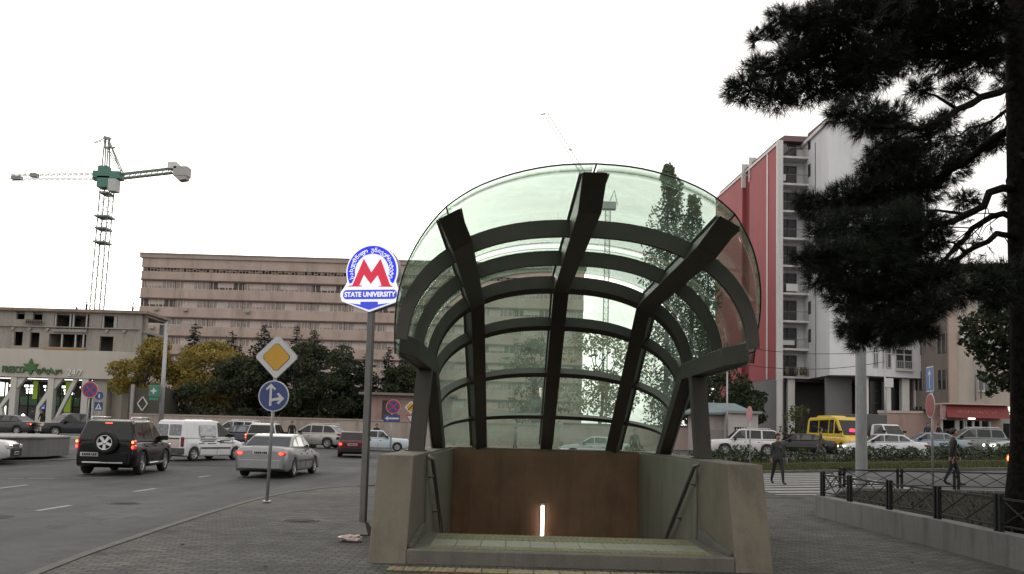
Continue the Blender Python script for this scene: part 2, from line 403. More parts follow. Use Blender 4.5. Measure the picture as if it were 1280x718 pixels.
# pavement island in front: outline from where the kerb runs in the place
kerb_left = [(-7.6, -12.0), (-7.1, -4.0), (-6.3, 3.5)] + [tuple(gnd(px, py).xy) for px, py in
    ((30, 718), (100, 691.5), (200, 658.5), (262, 639), (300, 628), (330, 620.5), (358, 615), (392, 610.5), (430, 607.5), (480, 605))]
NEARKERB = [(0.5, 26.0), (6, 25.6), (12, 25.4), (20, 25.4), (34, 25.6), (60, 26)]
outline = kerb_left + NEARKERB + [(60, -12)]
def offset_line(pts, d):
    out = []
    for i, p in enumerate(pts):
        a = Vector(pts[max(i - 1, 0)]); b = Vector(pts[min(i + 1, len(pts) - 1)]); t = (b - a).normalized(); out.append((p[0] + t.y * d, p[1] - t.x * d))
    return out
edge = kerb_left + NEARKERB
# resample the long right part so it follows the rise
def resample(pts, step):
    out = [pts[0]]
    for p, q in zip(pts, pts[1:]):
        n = max(1, int((Vector(q) - Vector(p)).length / step))
        out += [(p[0] + (q[0] - p[0]) * k / n, p[1] + (q[1] - p[1]) * k / n) for k in range(1, n + 1)]
    return out
edge = resample(edge, 1.0)
inner = offset_line(edge, .13)
mb = MB()
for w0, w1 in zip(range(len(edge) - 1), range(1, len(edge))):
    a, b, c, d = edge[w0], edge[w1], inner[w1], inner[w0]
    z = lambda p, o: (p[0], p[1], g(*p) + o)
    mb.poly([z(a, RD - .04), z(b, RD - .04), z(b, 0), z(a, 0)]); mb.poly([z(a, 0), z(b, 0), z(c, 0), z(d, 0)])
    mb.poly([z(d, 0), z(c, 0), z(c, -.03), z(d, -.03)])
struct(mb.build('kerb', M_kerb))
# pavement surface: triangulated grid clipped to the kerb's inner line, open over the stair well
def pavement():
    mb = MB(); n = len(inner)
    xr = 60.0
    def P(x, y): return mb.bm.verts.new((x, y, g(x, y) - .012))
    # strips from the kerb line across to x = xr, laid between consecutive y levels
    left = inner
    li = [p for p in left if p[0] < .4]                              # the left flank, y rising
    li = [p for i, p in enumerate(li) if i == 0 or p[1] > li[i - 1][1] + 1e-3]
    ys = [p[1] for p in li]
    def lx(y): return lin([(p[1], p[0]) for p in li], y)
    farY = [(p[0], p[1]) for p in left if p[0] >= .4]
    def fy(x): return lin(farY, x)
    pit = (-1.32, 2.88, 12.45, 18.85)
    ylev = sorted(set([y for y in ys if y < 25.0] + [pit[2], pit[3]] + fr(-12, 25, 37)))
    xl = sorted(set([pit[0], pit[1]] + fr(-12, 6, 18) + fr(6, 60, 54)))
    for y0, y1 in zip(ylev, ylev[1:]):
        if y1 - y0 < 1e-4: continue
        a0, a1 = lx(y0), lx(y1)
        xs = [x for x in xl if x > max(a0, a1) + .05]
        v = [P(a0, y0), P(a1, y1)]
        mb.bm.faces.new((P(a0, y0), P(xs[0], y0), P(xs[0], y1), P(a1, y1)))
        for x0, x1 in zip(xs, xs[1:]):
            cx, cy = (x0 + x1) / 2, (y0 + y1) / 2
            if pit[0] < cx < pit[1] and pit[2] < cy < pit[3]: continue
            mb.bm.faces.new((P(x0, y0), P(x1, y0), P(x1, y1), P(x0, y1)))
    ye = ylev[-1]; a = lx(ye)
    xs = [a, -2, -.5] + [x for x in xl if x > .4]
    def far(x):
        if x < .4: return lin([(p[0], p[1]) for p in left if p[1] > ye - .2 and p[0] < 1.5], x)
        return fy(x)
    xs = [x for x in sorted(set(xs)) if x >= a]
    for x0, x1 in zip(xs, xs[1:]):
        mb.bm.faces.new((P(x0, ye), P(x1, ye), P(x1, max(ye, far(x1))), P(x0, max(ye, far(x0)))))
    bmesh.ops.remove_doubles(mb.bm, verts=mb.bm.verts, dist=1e-4)
    bmesh.ops.dissolve_degenerate(mb.bm, dist=1e-4, edges=mb.bm.edges)
    return struct(mb.build('pavement', M_pavers))
pavement()

# far pavement and verge beyond the crossing road, right-hand side
vx = fr(2, 66, 64)
sheet('far_verge', vx, fr(38.3, 48, 10), RD + .10, M_grassbed)
mb = MB()
for x0, x1 in zip(vx, vx[1:]):
    a, b = (x0, 38.1), (x1, 38.1)
    z = lambda x, y, o: (x, y, g(x, y) + o)
    mb.poly([z(x0, 38.1, RD - .03), z(x1, 38.1, RD - .03), z(x1, 38.1, RD + .12), z(x0, 38.1, RD + .12)])
    mb.poly([z(x0, 38.1, RD + .12), z(x1, 38.1, RD + .12), z(x1, 38.35, RD + .12), z(x0, 38.35, RD + .12)])
struct(mb.build('verge_kerb', M_kerb))
mb = MB()
for x0, x1 in zip(vx, vx[1:]):
    z = lambda x, y, o: (x, y, g(x, y) + o)
    mb.poly([z(x0, 43.0, RD + .115), z(x1, 43.0, RD + .115), z(x1, 43.0, RD + .22), z(x0, 43.0, RD + .22)])
    mb.poly([z(x0, 43.0, RD + .22), z(x1, 43.0, RD + .22), z(x1, 43.16, RD + .22), z(x0, 43.16, RD + .22)])
struct(mb.build('hedge_kerb', M_kerb))
# far-left pavement with its kerb, below the shop
lxs = fr(-78, -24, 27)
sheet('far_pavement', lxs, fr(62.0, 103, 20), RD + .13, mat('far_paving', (.15, .145, .14), .85, 0, .15, 1))
mb = MB()
for x0, x1 in zip(lxs, lxs[1:]):
    z = lambda x, y, o: (x, y, g(x, y) + o)
    mb.poly([z(x0, 61.8, RD - .02), z(x1, 61.8, RD - .02), z(x1, 61.8, RD + .15), z(x0, 61.8, RD + .15)])
    mb.poly([z(x0, 61.8, RD + .15), z(x1, 61.8, RD + .15), z(x1, 62.1, RD + .15), z(x0, 62.1, RD + .15)])
struct(mb.build('far_kerb', mat('pale_kerb', (.38, .37, .36), .8, 0, .15, 2, dirt=.3)))

# markings: lane dashes on the left, zebra crossing on the right
mb = MB()
def dash(p, q, w):
    a, b = gnd(*p, RD), gnd(*q, RD); t = (b - a).normalized(); n = Vector((-t.y, t.x, 0)) * w / 2
    mb.poly([(v.x, v.y, g(v.x, v.y) + RD + .006) for v in (a - n, b - n, b + n, a + n)])
for p, q in (((46, 639), (88, 632)), ((168, 615), (194, 611)), ((-14, 612.5), (34, 606.5)), ((-90, 668), (-35, 655)), ((248, 597), (262, 595))): dash(p, q, .13)
for p, q in (((10, 598.6), (30, 598.4)), ((36, 598.4), (68, 598.6)), ((90, 598), (140, 597.5))): dash(p, q, .10)
struct(mb.build('lane_marking', M_white))
mb = MB()
for k in range(11):
    y0 = 26.5 + k * 1.1
    pts = []
    xL, xR = 8.1 + .02 * k, 12.9 + .12 * k
    for x0, x1 in zip(fr(xL, xR, 6), fr(xL, xR, 6)[1:]):
        mb.poly([(x, y, g(x, y) + RD + .012) for x, y in ((x0, y0), (x1, y0), (x1, y0 + .55), (x0, y0 + .55))])
struct(mb.build('crosswalk', M_white))

# road covers and repair patches
def patch(pts, off, m, name):
    mb = MB(); mb.poly([(x, y, g(x, y) + off) for x, y in pts]); return struct(mb.build(name, m))
M_patch = mat('fresh_asphalt_patch', (.030, .030, .031), .85, 0, .2, 3, bump=.3, bscale=90, grain=.25, spec=.3); M_patch2 = mat('old_asphalt_patch', (.072, .070, .067), .88, 0, .2, 2, bump=.3, bscale=90, grain=.25, spec=.3)
for cx, cy, w, h, a, m in ((-9.5, 15.5, 1.6, .9, .3, M_patch), (-14, 22, 2.6, 1.0, .05, M_patch2), (-5.4, 22.6, 1.2, .7, -.2, M_patch), (-12, 36, 3.5, 1.2, .1, M_patch), (-22, 28, 3.2, 1.1, .2, M_patch), (7.6, 24.6, 1.3, .6, .1, M_patch)):
    pts = []
    rr = random.Random(int(cx * 10))
    for k in range(12):
        t = 2 * pi * k / 12; q = 1 / max(abs(cos(t)), abs(sin(t))) * rr.uniform(.88, 1.06); x, y = cos(t) * q * w / 2, sin(t) * q * h / 2
        pts.append((cx + x * cos(a) - y * sin(a), cy + x * sin(a) + y * cos(a)))
    patch(pts, (RD if cx < 5 else -.012) + .005, m, 'asphalt_patch')
def manhole(label, x, y, z):
    o = thing('manhole_cover', label, 'manhole cover', (x, y, z))
    mb = MB(); mb.lathe([(0, .006), (.27, .006), (.27, -.02)], 28); mb.build('lid', mat('cast_iron', (.035, .034, .033), .8, .0, .2, 12, bump=.5, bscale=30, spec=.15), o)
    mb = MB(); mb.lathe([(.275, .008), (.34, .008), (.34, -.02)], 28); mb.build('ring', M_kerb, o)
manhole('round iron manhole cover in the road left of the kerb', -8.2, 19.0, RD + .005)
manhole('round iron manhole cover set in the pavers before the diamond sign', -3.6, 15.4, -.01)
# ------------------------------------------------------------------ underground station entrance
M_conc = mat('entrance_concrete', (.150, .128, .100), .8, 0, .16, 2.2, bump=.15, bscale=60, dirt=.35, grain=.06)
M_conc2 = mat('inner_wall_render', (.175, .165, .130), .7, 0, .10, 1.6, bump=.1, dirt=.3)
M_slab = mat('threshold_stone', (.125, .115, .098), .7, 0, .15, 3, dirt=.3, grain=.1)
M_tile = mat('pale_floor_tile', (.24, .225, .18), .5, 0, .15, 6, dirt=.25)
M_ceil = mat('brown_soffit', (.225, .13, .080), .75, 0, .25, 1.3, dirt=.35)
M_rail = mat('handrail_steel', (.16, .15, .14), .35, .7, .1, 8)
M_tube = mat('lit_tube', (1, .9, .8), .5, emit=(1, .80, .66), estr=5.5)
M_glassL = mat_glass('canopy_glass', (.868, .95, .893), haze=.06, boost=.95, base=.03, hazecol=(.28, .37, .31))
M_glassR = mat_glass('dusty_canopy_glass', (.86, .94, .885), haze=.17, boost=.95, base=.03, hazecol=(.30, .36, .31))
M_edge = mat('glass_edge', (.012, .02, .018), .3)
M_bar = mat('glazing_bar_metal', (.30, .30, .29), .5, .2, .1)

EX, EY = .78, 10.82
HP, LV, VB = 1.28, 7.95, 3.65
ent = thing('metro_entrance', 'barrel vaulted glass and dark steel canopy over a stairway with sloped concrete side walls', 'subway entrance', (EX, EY, 0))

def sec(t):
    """vault section at angle t (0 = crown): point on the beams' underside and outward normal"""
    s = 1 if t >= 0 else -1; a = abs(t); e = 2 / 2.4
    u = 2.02 * max(1e-6, sin(a)) ** e; w = 2.5 + 1.44 * max(1e-6, cos(a)) ** e
    gu = (u / 2.02) ** 1.4 / 2.02; gw = (max(0, w - 2.5) / 1.44) ** 1.4 / 1.44; l = sqrt(gu * gu + gw * gw)
    return s * u, w, s * gu / l, gw / l
TB = [radians(a) for a in (-85.3, -38.7, 0, 38.7, 85.3)]
def foot(t):
    a = abs(t); s = 1 if t >= 0 else -1
    if a <= TB[3]: return sec(t)[0], LV
    k = (a - TB[3]) / (TB[4] - TB[3]); p0, p1, p2 = (1.365, LV), (2.02, LV - .35), (2.01, 5.88)
    k = k ** 1.0
    return s * ((1 - k) ** 2 * p0[0] + 2 * k * (1 - k) * p1[0] + k * k * p2[0]), (1 - k) ** 2 * p0[1] + 2 * k * (1 - k) * p1[1] + k * k * p2[1]
def shell(t, q, off):
    """q<=0: horizontal part, v = VB+q ; q in 0..1 : descending part down to the parapet"""
    u, w, nu, nw = sec(t)
    if q <= 0: return Vector((u + off * nu, VB + q, w + off * nw))
    fu, fv = foot(t)
    a = Vector((u + off * nu, VB + off * .25 * 0, w + off * nw)); b = Vector((fu + off * nu, fv, HP + off * nw))
    qe = q * (a.z - HP - .005) / max(.2, a.z - b.z)
    return a + (b - a) * min(qe, 1.35)
DPT = lambda t: .27 - .085 * (abs(t) / 1.49) ** 2
TIP = [(0, -2.25), (7, -2.21), (13, -2.14), (19, -2.06), (28, -1.93), (33, -1.82), (38.7, -1.68), (45, -1.43), (50, -1.22), (55, -1.0), (60, -.78), (65, -.56), (70, -.34), (76, -.08), (81, .12), (85.3, .22), (90, .3)]
def tip(t): return lin(TIP, abs(math.degrees(t)))

# concrete side walls with sloped fronts
for s in (-1, 1):
    mb = MB(); a, b = sorted((s * 2.0, s * 2.46))
    mb.prism([(0, -.06), (.5, HP), (LV + .4, HP), (LV + .4, -5), (0, -5)], 'x', a, b, bevel=.012)
    mb.build('side_wall', M_conc, ent)
    mb = MB(); a, b = sorted((s * 2.0, s * 1.965)); mb.box(a, b, 2.2, LV, -5, HP - .03, .006); mb.build('wall_cladding', M_conc2, ent)
    mb = MB(); a, b = sorted((s * 1.997, s * 1.93)); mb.prism([(.16, .161), (.16, .21), (1.75, .30), (1.9, .24), (1.9, .161)], 'x', a, b, bevel=.006); mb.build('skirting', M_slab, ent)
mb = MB(); mb.box(-2.0, 2.0, LV, LV + .4, -.95, HP, .01); mb.box(-2.2, 2.2, LV + .405, LV + 1.4, -.1, .34, .01)
mb.build('rear_parapet', M_conc, ent)
mb = MB(); mb.box(-1.962, 1.962, LV - .025, LV - .002, -.94, HP - .05); mb.build('rear_lining', M_ceil, ent)
mb = MB(); mb.prism([(LV + .41, -.80), (LV + 9.4, -3.4), (LV + 9.4, -3.6), (LV + .41, -.95)], 'x', -1.99, 1.99); mb.build('sloping_soffit', M_ceil, ent)
mb = MB()
for s in (-1, 1):
    a, b = sorted((s * 2.0, s * 2.1)); mb.prism([(LV + .41, -.2), (LV + 9.5, -3.2), (LV + 9.5, -6.3), (LV + .41, -6.3)], 'x', a, b)
mb.box(-2.1, 2.1, LV + 9.41, LV + 9.6, -6.3, -2.6); mb.box(-2.1, 2.1, 1.0, LV + 9.6, -6.4, -6.31)
mb.build('passage_walls', M_conc2, ent)
# threshold slab with tile strips
mb = MB(); mb.box(-1.998, 1.998, .03, 1.82, -.3, .16, .015); mb.build('threshold_slab', M_slab, ent)
mb = MB(); mb.box(-1.75, 1.75, .17, .42, .16, .168); mb.box(-1.75, 1.75, 1.10, 1.74, .16, .168)
for r0, r1 in ((.19, .41), (1.12, 1.40), (1.44, 1.72)):
    n = 46
    for k in range(n):
        x = -1.73 + 3.46 * (k + .5) / n; mb.box(x - .014, x + .014, r0, r1, .168, .174)
mb.build('tactile_strip', mat('tactile_tile_worn', (.19, .17, .10), .75, 0, .2, 5, dirt=.3, grain=.12), ent)
mb = MB()
for k in range(11):
    x0 = -1.75 + 3.5 * k / 11
    mb.box(x0 + .004, x0 + 3.5 / 11 - .004, .44, 1.07, .155, .17, .003)
mb.build('floor_tiles', M_tile, ent)
# descending stairs
mb = MB(); pts = [(1.82, .12)]; v, w = 1.82, .12
for k in range(26):
    w -= .165; pts.append((v, w)); v += .30; pts.append((v, w))
pts += [(v, -5.3), (1.82, -5.3)]
mb.prism(pts, 'x', -1.96, 1.96); mb.build('stairs', M_slab, ent)
# handrails
def rail(s):
    mb = MB(); x = s * 1.875
    p0, p1 = (x, 1.85, 1.21), (x, 4.75, -.47)
    mb.tube([(x + s * .06, 1.83, 1.235), (x, 1.86, 1.2), p1], .032, 10)
    h = mb.build('handrail', M_rail, ent)
    for k in (.13, .48, .84):
        p = Vector(p0).lerp(Vector(p1), k); b = MB()
        b.tube([p - Vector((0, 0, .02)), p + Vector((s * .03, 0, -.075)), p + Vector((s * .088, 0, -.075))], .010, 8)
        b.lathe([(0, 0), (.035, 0), (.035, .008), (0, .008)], 12, Matrix.Translation(p + Vector((s * .082, 0, -.075))) @ Matrix.Rotation(s * pi / 2, 4, 'Y'))
        b.build('bracket', M_rail, h)
rail(-1); rail(1)
# fluorescent tube fixed upright on the lining, unseen ones added below for a warm glow
def lamp(p, q, back):
    mb = MB(); mb.tube([p, q], .036, 12); lt = mb.build('light_tube', M_tube, ent)
    mb = MB(); mb.bar(p + back + (p - q).normalized() * .05, q + back - (p - q).normalized() * .05, .09, .03, up=(0, 1, 0)); mb.build('lamp_housing', M_chrome, lt)
lamp(Vector((-.05, LV - .085, .09)), Vector((-.05, LV - .085, -.60)), Vector((0, .045, 0)))
for k in range(3):  # unseen passage tubes, added to light the stairs from below
    v = LV + 1.2 + 2.6 * k; z = -.95 - (v - LV - .41) * 2.65 / 8.99 - .07
    lamp(Vector((-.05, v, z)), Vector((-.05, v + 1.2, z - .354)), Vector((0, .0, .045)))
lamp(Vector((-1.90, 5.6, -1.2)), Vector((-1.90, 6.8, -1.86)), Vector((-.04, 0, 0)))  # unseen tubes on both side walls, added for glow in the well
lamp(Vector((1.90, 5.6, -1.2)), Vector((1.90, 6.8, -1.86)), Vector((.04, 0, 0)))

# beams
for t in TB:
    u, w, nu, nw = sec(t); tu, tw = nw, -nu; hw, dp = .125, DPT(t)
    rings = []
    vt = tip(t)
    def ring(fn_in, fn_out):
        return [fn_in - Vector((tu * hw, 0, tw * hw)), fn_in + Vector((tu * hw, 0, tw * hw)), fn_out + Vector((tu * hw, 0, tw * hw)), fn_out - Vector((tu * hw, 0, tw * hw))]
    I = lambda q, off: shell(t, q, off)
    P0i, P0o = I(vt + .58 - VB, 0), I(vt - VB, dp)
    P1i, P1o = I(-.001, 0), I(-.001, dp)
    fu, fv = foot(t)
    d = Vector((fu - u, fv - VB, HP - w)); k = (w - HP + .12) / (w - HP)
    P2i = Vector((u, VB, w)) + d * k; P2o = P2i + Vector((nu * dp, .0, nw * dp))
    if abs(t) < 1.2: P2o = P2i + Vector((nu * dp, .14, nw * dp * .72))
    mb = MB(); mb.loft([ring(P0i, P0o), ring(P1i, P1o), ring(P2i, P2o)], smooth=False)
    bmesh.ops.bevel(mb.bm, geom=list(mb.bm.edges), offset=.008, segments=1, affect='EDGES')
    bo = mb.build('beam', M_steel, ent)
    # pale glazing bar carried on the beam
    mb = MB(); hw2 = .155
    def gring(q):
        a, b = shell(t, q, dp + .012), shell(t, q, dp + .026); T = Vector((tu * hw2, 0, tw * hw2))
        return [a - T, a + T, b + T, b - T]
    mb.loft([gring(vt + .12 - VB), gring(-.001), gring(.35), gring(.7), gring(.97)], smooth=False)
    mb.build('glazing_bar', M_bar, bo)
# transverse ribs
def rib(q, th, name='arch', dz=.0):
    n = 40; rings = []
    for k in range(n + 1):
        t = TB[0] + (TB[4] - TB[0]) * k / n
        i, o = .05 - .02 * (abs(t) / 1.49) ** 2, DPT(t) - .015
        if q <= 0:
            a, b, c, d = shell(t, q - th / 2, i), shell(t, q + th / 2, i), shell(t, q + th / 2, o), shell(t, q - th / 2, o)
        else:
            e = th / 4.6
            a, b, c, d = shell(t, q - e / 2, i), shell(t, q + e / 2, i), shell(t, q + e / 2, o), shell(t, q - e / 2, o)
        rings.append([a, b, c, d])
    mb = MB(); mb.loft(rings, smooth=False); return mb.build(name, M_steel, ent)
rib(-.30 - VB, .08); rib(1.52 - VB, .08); rib(-.06, .16); rib(.20, .12); rib(.475, .12); rib(.76, .12)
# glass panes
rows = [('edge', 1.52 - VB), (1.52 - VB, -.02), (.012, 1.0)]
for b in range(4):
    t0, t1 = TB[b], TB[b + 1]
    if b == 0: t0 = radians(-89)
    if b == 3: t1 = radians(89)
    e = radians(.25); t0 += e; t1 -= e
    for r0, r1 in rows:
        mb = MB(); nt, nq = 14, 10; th = .012
        G = {}
        for i in range(nt + 1):
            t = t0 + (t1 - t0) * i / nt
            qa = tip(t) - .10 - VB if r0 == 'edge' else r0
            for j in range(nq + 1):
                q = qa + (r1 - .008 - qa) * j / nq
                for L_, off in ((0, DPT(t) + .045), (1, DPT(t) + .045 + th)): G[i, j, L_] = mb.bm.verts.new(shell(t, q, off))
        F = lambda *k: mb.bm.faces.new([G[x] for x in k])
        for i in range(nt):
            for j in range(nq):
                for L_ in (0, 1): F((i, j, L_), (i + 1, j, L_), (i + 1, j + 1, L_), (i, j + 1, L_)).smooth = True
            F((i, 0, 0), (i + 1, 0, 0), (i + 1, 0, 1), (i, 0, 1)); F((i, nq, 0), (i + 1, nq, 0), (i + 1, nq, 1), (i, nq, 1))
        for j in range(nq):
            F((0, j, 0), (0, j + 1, 0), (0, j + 1, 1), (0, j, 1)); F((nt, j, 0), (nt, j + 1, 0), (nt, j + 1, 1), (nt, j, 1))
        mb.build('glass_pane', M_glassR if r0 == .012 else M_glassL, ent)
# dark polished edge of the front panes and black joints between the panes
mb = MB(); mb.tube([shell(radians(a), tip(radians(a)) - .105 - VB, DPT(radians(a)) + .051) for a in [-89 + 178 * k / 60 for k in range(61)]], .0095, 6); mb.build('glass_edge', M_edge, ent)
mb = MB()
for t in TB: o_ = DPT(t) + .052; mb.tube([shell(t, tip(t) - .10 - VB, o_), shell(t, -.3, o_), shell(t, 0.01, o_), shell(t, .5, o_), shell(t, .98, o_)], .010, 6)
mb.build('glazing_joint', M_edge, ent)
# posts
for s in (-1, 1):
    mb = MB(); mb.bar((s * 2.23, 2.95, HP - .02), (s * 2.14, 3.0, 2.62), .235, .235, up=(0, 1, 0)); mb.build('post', M_steel, ent)
    mb = MB(); mb.box(s * 2.23 - .16, s * 2.23 + .16, 2.79, 3.11, HP, HP + .02); mb.build('base_plate', M_steel, ent)
# tactile strip on the pavement in front
mb = MB(); mb.box(-2.15, 1.75, -.62, -.30, -.02, .004)
for k in range(50):
    x = -2.13 + 3.86 * (k + .5) / 50; mb.box(x - .014, x + .014, -.60, -.32, .004, .010)
o = mb.build('tactile_paving', M_tactile); o.location = (EX, EY, 0); struct(o)
# ------------------------------------------------------------------ signs
def emat(n, c, e): return mat(n, tuple(min(.9, x) for x in c), .35, 0, .02, emit=c, estr=e)
ME_white = emat('lit_white_acrylic', (.86, .86, 1.0), .52); ME_blue = emat('lit_blue_acrylic', (.035, .060, .66), .42)
ME_red = emat('lit_red_acrylic', (.62, .014, .05), .48); M_case = mat('sign_case_grey', (.22, .22, .23), .5)
def metro_sign():
    base = gnd(453, 667)
    root = thing('metro_sign', 'lit red white and blue metro sign on a slim dark square pole beside the canopy', 'sign', base, radians(-13))
    mb = MB(); mb.box(-.048, .048, -.048, .048, .0, 3.55, .006); mb.build('pole', M_post, root)
    mb = MB(); mb.loft([[(-.15, -.15, 0), (.15, -.15, 0), (.15, .15, 0), (-.15, .15, 0)], [(-.14, -.14, .02), (.14, -.14, .02), (.14, .14, .02), (-.14, .14, .02)], [(-.06, -.06, .17), (.06, -.06, .17), (.06, .06, .17), (-.06, .06, .17)]], smooth=False); mb.build('foot', M_post, root)
    k = .00186; ks = 1.08; X = lambda x: (x - 382) * k; Z = lambda y: 3.42 + (655 - y) * k; C = lambda x, y: (X(x), Z(y))
    cx, cz, = X(390), Z(310)
    out = [C(377, 652), C(640, 562), C(656, 515), C(650, 475), C(622, 445)]
    a0 = -22
    for i in range(41):
        a = radians(a0 + (180 - 2 * a0) * i / 40); out.append((cx + .430 * cos(a), cz + .430 * sin(a)))
    out += [C(148, 445), C(122, 475), C(116, 515), C(128, 562)]
    yf = -.085
    mb = MB(); mb.prism(out, 'y', yf, .085, bevel=.006); sg = mb.build('sign_face', ME_white, root)
    mb = MB(); cxm = sum(p[0] for p in out) / len(out); czm = sum(p[1] for p in out) / len(out)
    mb.prism([(cxm + (x - cxm) * 1.008, czm + (z - czm) * 1.008) for x, z in out], 'y', yf + .02, .075); mb.build('case', M_case, root)
    # blue ring
    ring = []
    ro, ri = .409, .284
    A = [radians(-28 + 236 * i / 48) for i in range(49)]
    ring = [(cx + ro * cos(a), cz + ro * sin(a)) for a in A] + [(cx + ri * cos(a), cz + ri * sin(a)) for a in A[::-1]]
    mb = MB()
    P = [mb.bm.verts.new((x, yf - .004, z)) for x, z in ring]; n = len(A)
    for i in range(n - 1): mb.bm.faces.new((P[i], P[i + 1], P[2 * n - 2 - i], P[2 * n - 1 - i]))
    bmesh.ops.solidify(mb.bm, geom=mb.bm.faces, thickness=.004)
    mb.build('ring', ME_blue, sg)
    # letter M, white keyline then red
    Mo = [(183, 430), (222, 426), (316, 200), (388, 318), (466, 203), (560, 428), (582, 436), (580, 443), (458, 440), (458, 434), (484, 430), (446, 342), (386, 416), (322, 336), (284, 427), (308, 430), (308, 437), (183, 437)]
    Mp = [C(*p) for p in Mo]
    mb = MB(); mb.prism(Mp, 'y', yf - .014, yf - .009); mb.build('letter', ME_red, sg)
    mcx, mcz = C(383, 360)
    mb = MB(); kl = [C(*p) for p in ((170, 444), (170, 424), (212, 418), (312, 176), (322, 176), (388, 292), (460, 180), (470, 180), (572, 420), (594, 430), (594, 448))]
    mb.prism(kl, 'y', yf - .0085, yf - .005); mb.build('keyline', ME_white, sg)
    # banner
    mb = MB(); mb.prism(rrect(X(116), X(646), Z(562), Z(452), .092, 6), 'y', yf - .009, yf - .004); mb.build('banner_rim', ME_white, sg)
    mb = MB(); mb.prism(rrect(X(142), X(622), Z(545), Z(466), .06, 6), 'y', yf - .014, yf - .0095); mb.build('banner', ME_blue, sg)
    mb = MB(); text_bm(mb, 'STATE UNIVERSITY', .106, Matrix.Translation((X(382), yf - .016, Z(507))) @ FACE @ Matrix.Diagonal((.94, 1, 1, 1)), .003, .0035); mb.build('lettering', ME_white, sg)
    mb = MB(); mb.prism([C(300, 566), C(455, 566), C(455, 590), C(560, 578), C(378, 636), C(196, 576), C(300, 590)], 'y', yf - .008, yf - .003); mb.build('shield', ME_blue, sg)
    # round lettering, each letter turned along the ring
    words_ = 'სახელმწიფო უნივერსიტეტი'; mb = MB(); n = len(words_); rt = (ro + ri) / 2 - .018
    for i, ch in enumerate(words_):
        if ch == ' ': mb.build('lettering', ME_white, sg); mb = MB(); continue
        a = radians(196 - 212 * i / (n - 1))
        M = Matrix.Translation((cx + rt * cos(a), yf - .010, cz + rt * sin(a))) @ Matrix.Rotation(-(a - pi / 2), 4, 'Y') @ FACE @ Matrix.Translation((0, .01, 0))
        text_bm(mb, ch, .086, M, .003, .0015)
    mb.build('lettering', ME_white, sg)
metro_sign()

MS_white = mat('sign_white', (.50, .50, .50), .45, 0, .05, 6, dirt=.15); MS_yel = mat('sign_yellow', (.50, .27, .02), .45, 0, .06, 6, dirt=.1)
MS_blue = mat('sign_blue', (.022, .045, .17), .4, 0, .06, 6); MS_red = mat('sign_red', (.33, .02, .035), .4, 0, .06, 6); MS_blk = mat('sign_black', (.012, .012, .012), .5)
MS_back = mat('sign_back_metal', (.25, .25, .25), .5, .5, .08, 6, dirt=.3); MS_green = mat('sign_green', (.03, .16, .10), .4, 0, .05, emit=(.03, .22, .14), estr=.03)
MS_pink = mat('sign_faded_red', (.42, .20, .21), .5, 0, .05, 6)
def plate(root, pts, y, m, name='panel', th=.012, par=None):
    mb = MB(); mb.prism(pts, 'y', y - th, y); return mb.build(name, m, par or root)
def diamond(z, r, b=.86):
    k = r * (1 - b)
    return [(0, z + r), (k, z + r - k), (r - k, z + k), (r, z), (r - k, z - k), (k, z - r + k), (0, z - r), (-k, z - r + k), (-r + k, z - k), (-r, z), (-r + k, z + k), (-k, z + r - k)]
def dia(z, r, c=.05):
    q = r - c
    return [(-c, z + q), (c, z + q), (q, z + c), (q, z - c), (c, z - q), (-c, z - q), (-q, z - c), (-q, z + c)]
ARROW_UP = [(-.025, -.2), (.025, -.2), (.025, .12), (.075, .07), (.11, .105), (0, .215), (-.11, .105), (-.075, .07), (-.025, .12)]

def priority_sign():
    b = gnd(333.5, 628); k = b.y / FPX
    root = thing('road_sign', 'yellow and white diamond sign above a round blue two way arrow sign on a pole', 'road sign', b, radians(-4))
    zt = lambda y: (534 - y) * k + EYE
    mb = MB(); mb.tube([(0, 0, 0), (.06, 0, zt(428))], .036, 10); mb.tube([(-.0, 0, .0), (0, 0, .03)], .09, 10); mb.build('pole', M_galv, root)
    zc, r = zt(447.5), 27.5 * k; x0 = .085
    sh = lambda pts, dx: [(x + dx, z) for x, z in pts]
    d = plate(root, sh(dia(zc, r + .012, .035), x0), -.052, MS_back, 'diamond_panel', .03)
    plate(root, sh(dia(zc, r, .03), x0), -.083, MS_white, 'white_border', .004, d)
    plate(root, sh(dia(zc, r * .685, .035), x0), -.0885, MS_blk, 'black_line', .003, d)
    plate(root, sh(dia(zc, r * .655, .033), x0), -.093, MS_yel, 'yellow_field', .003, d)
    zc, r, x0 = zt(496), 19.4 * k, .055
    d = plate(root, circle(x0, zc, r, 40), -.045, MS_white, 'arrow_panel', .02)
    plate(root, circle(x0, zc, r * .93, 40), -.067, MS_blue, 'blue_disc', .003, d)
    s = r / .34 * 1.22
    a = plate(root, [(x0 - .05 * s + x * s * .95, zc + .015 + z * s * .95) for x, z in [(-.025, -.2), (.02, -.2), (.02, .14), (.07, .09), (.095, .12), (-.0025, .22), (-.10, .12), (-.075, .09), (-.025, .14)]], -.072, MS_white, 'arrow', .003, d)
    plate(root, [(x0 - .05 * s + .02 * s, zc - .105 * s), (x0 - .05 * s + .02 * s, zc - .05 * s), (x0 + .11 * s, zc - .02 * s), (x0 + .06 * s, zc + .035 * s), (x0 + .09 * s, zc + .06 * s), (x0 + .20 * s, zc - .045 * s), (x0 + .10 * s, zc - .15 * s), (x0 + .065 * s, zc - .125 * s), (x0 + .115 * s, zc - .075 * s), (x0 + .01 * s, zc - .085 * s)], -.0765, MS_white, 'arrow', .003, d)
priority_sign()

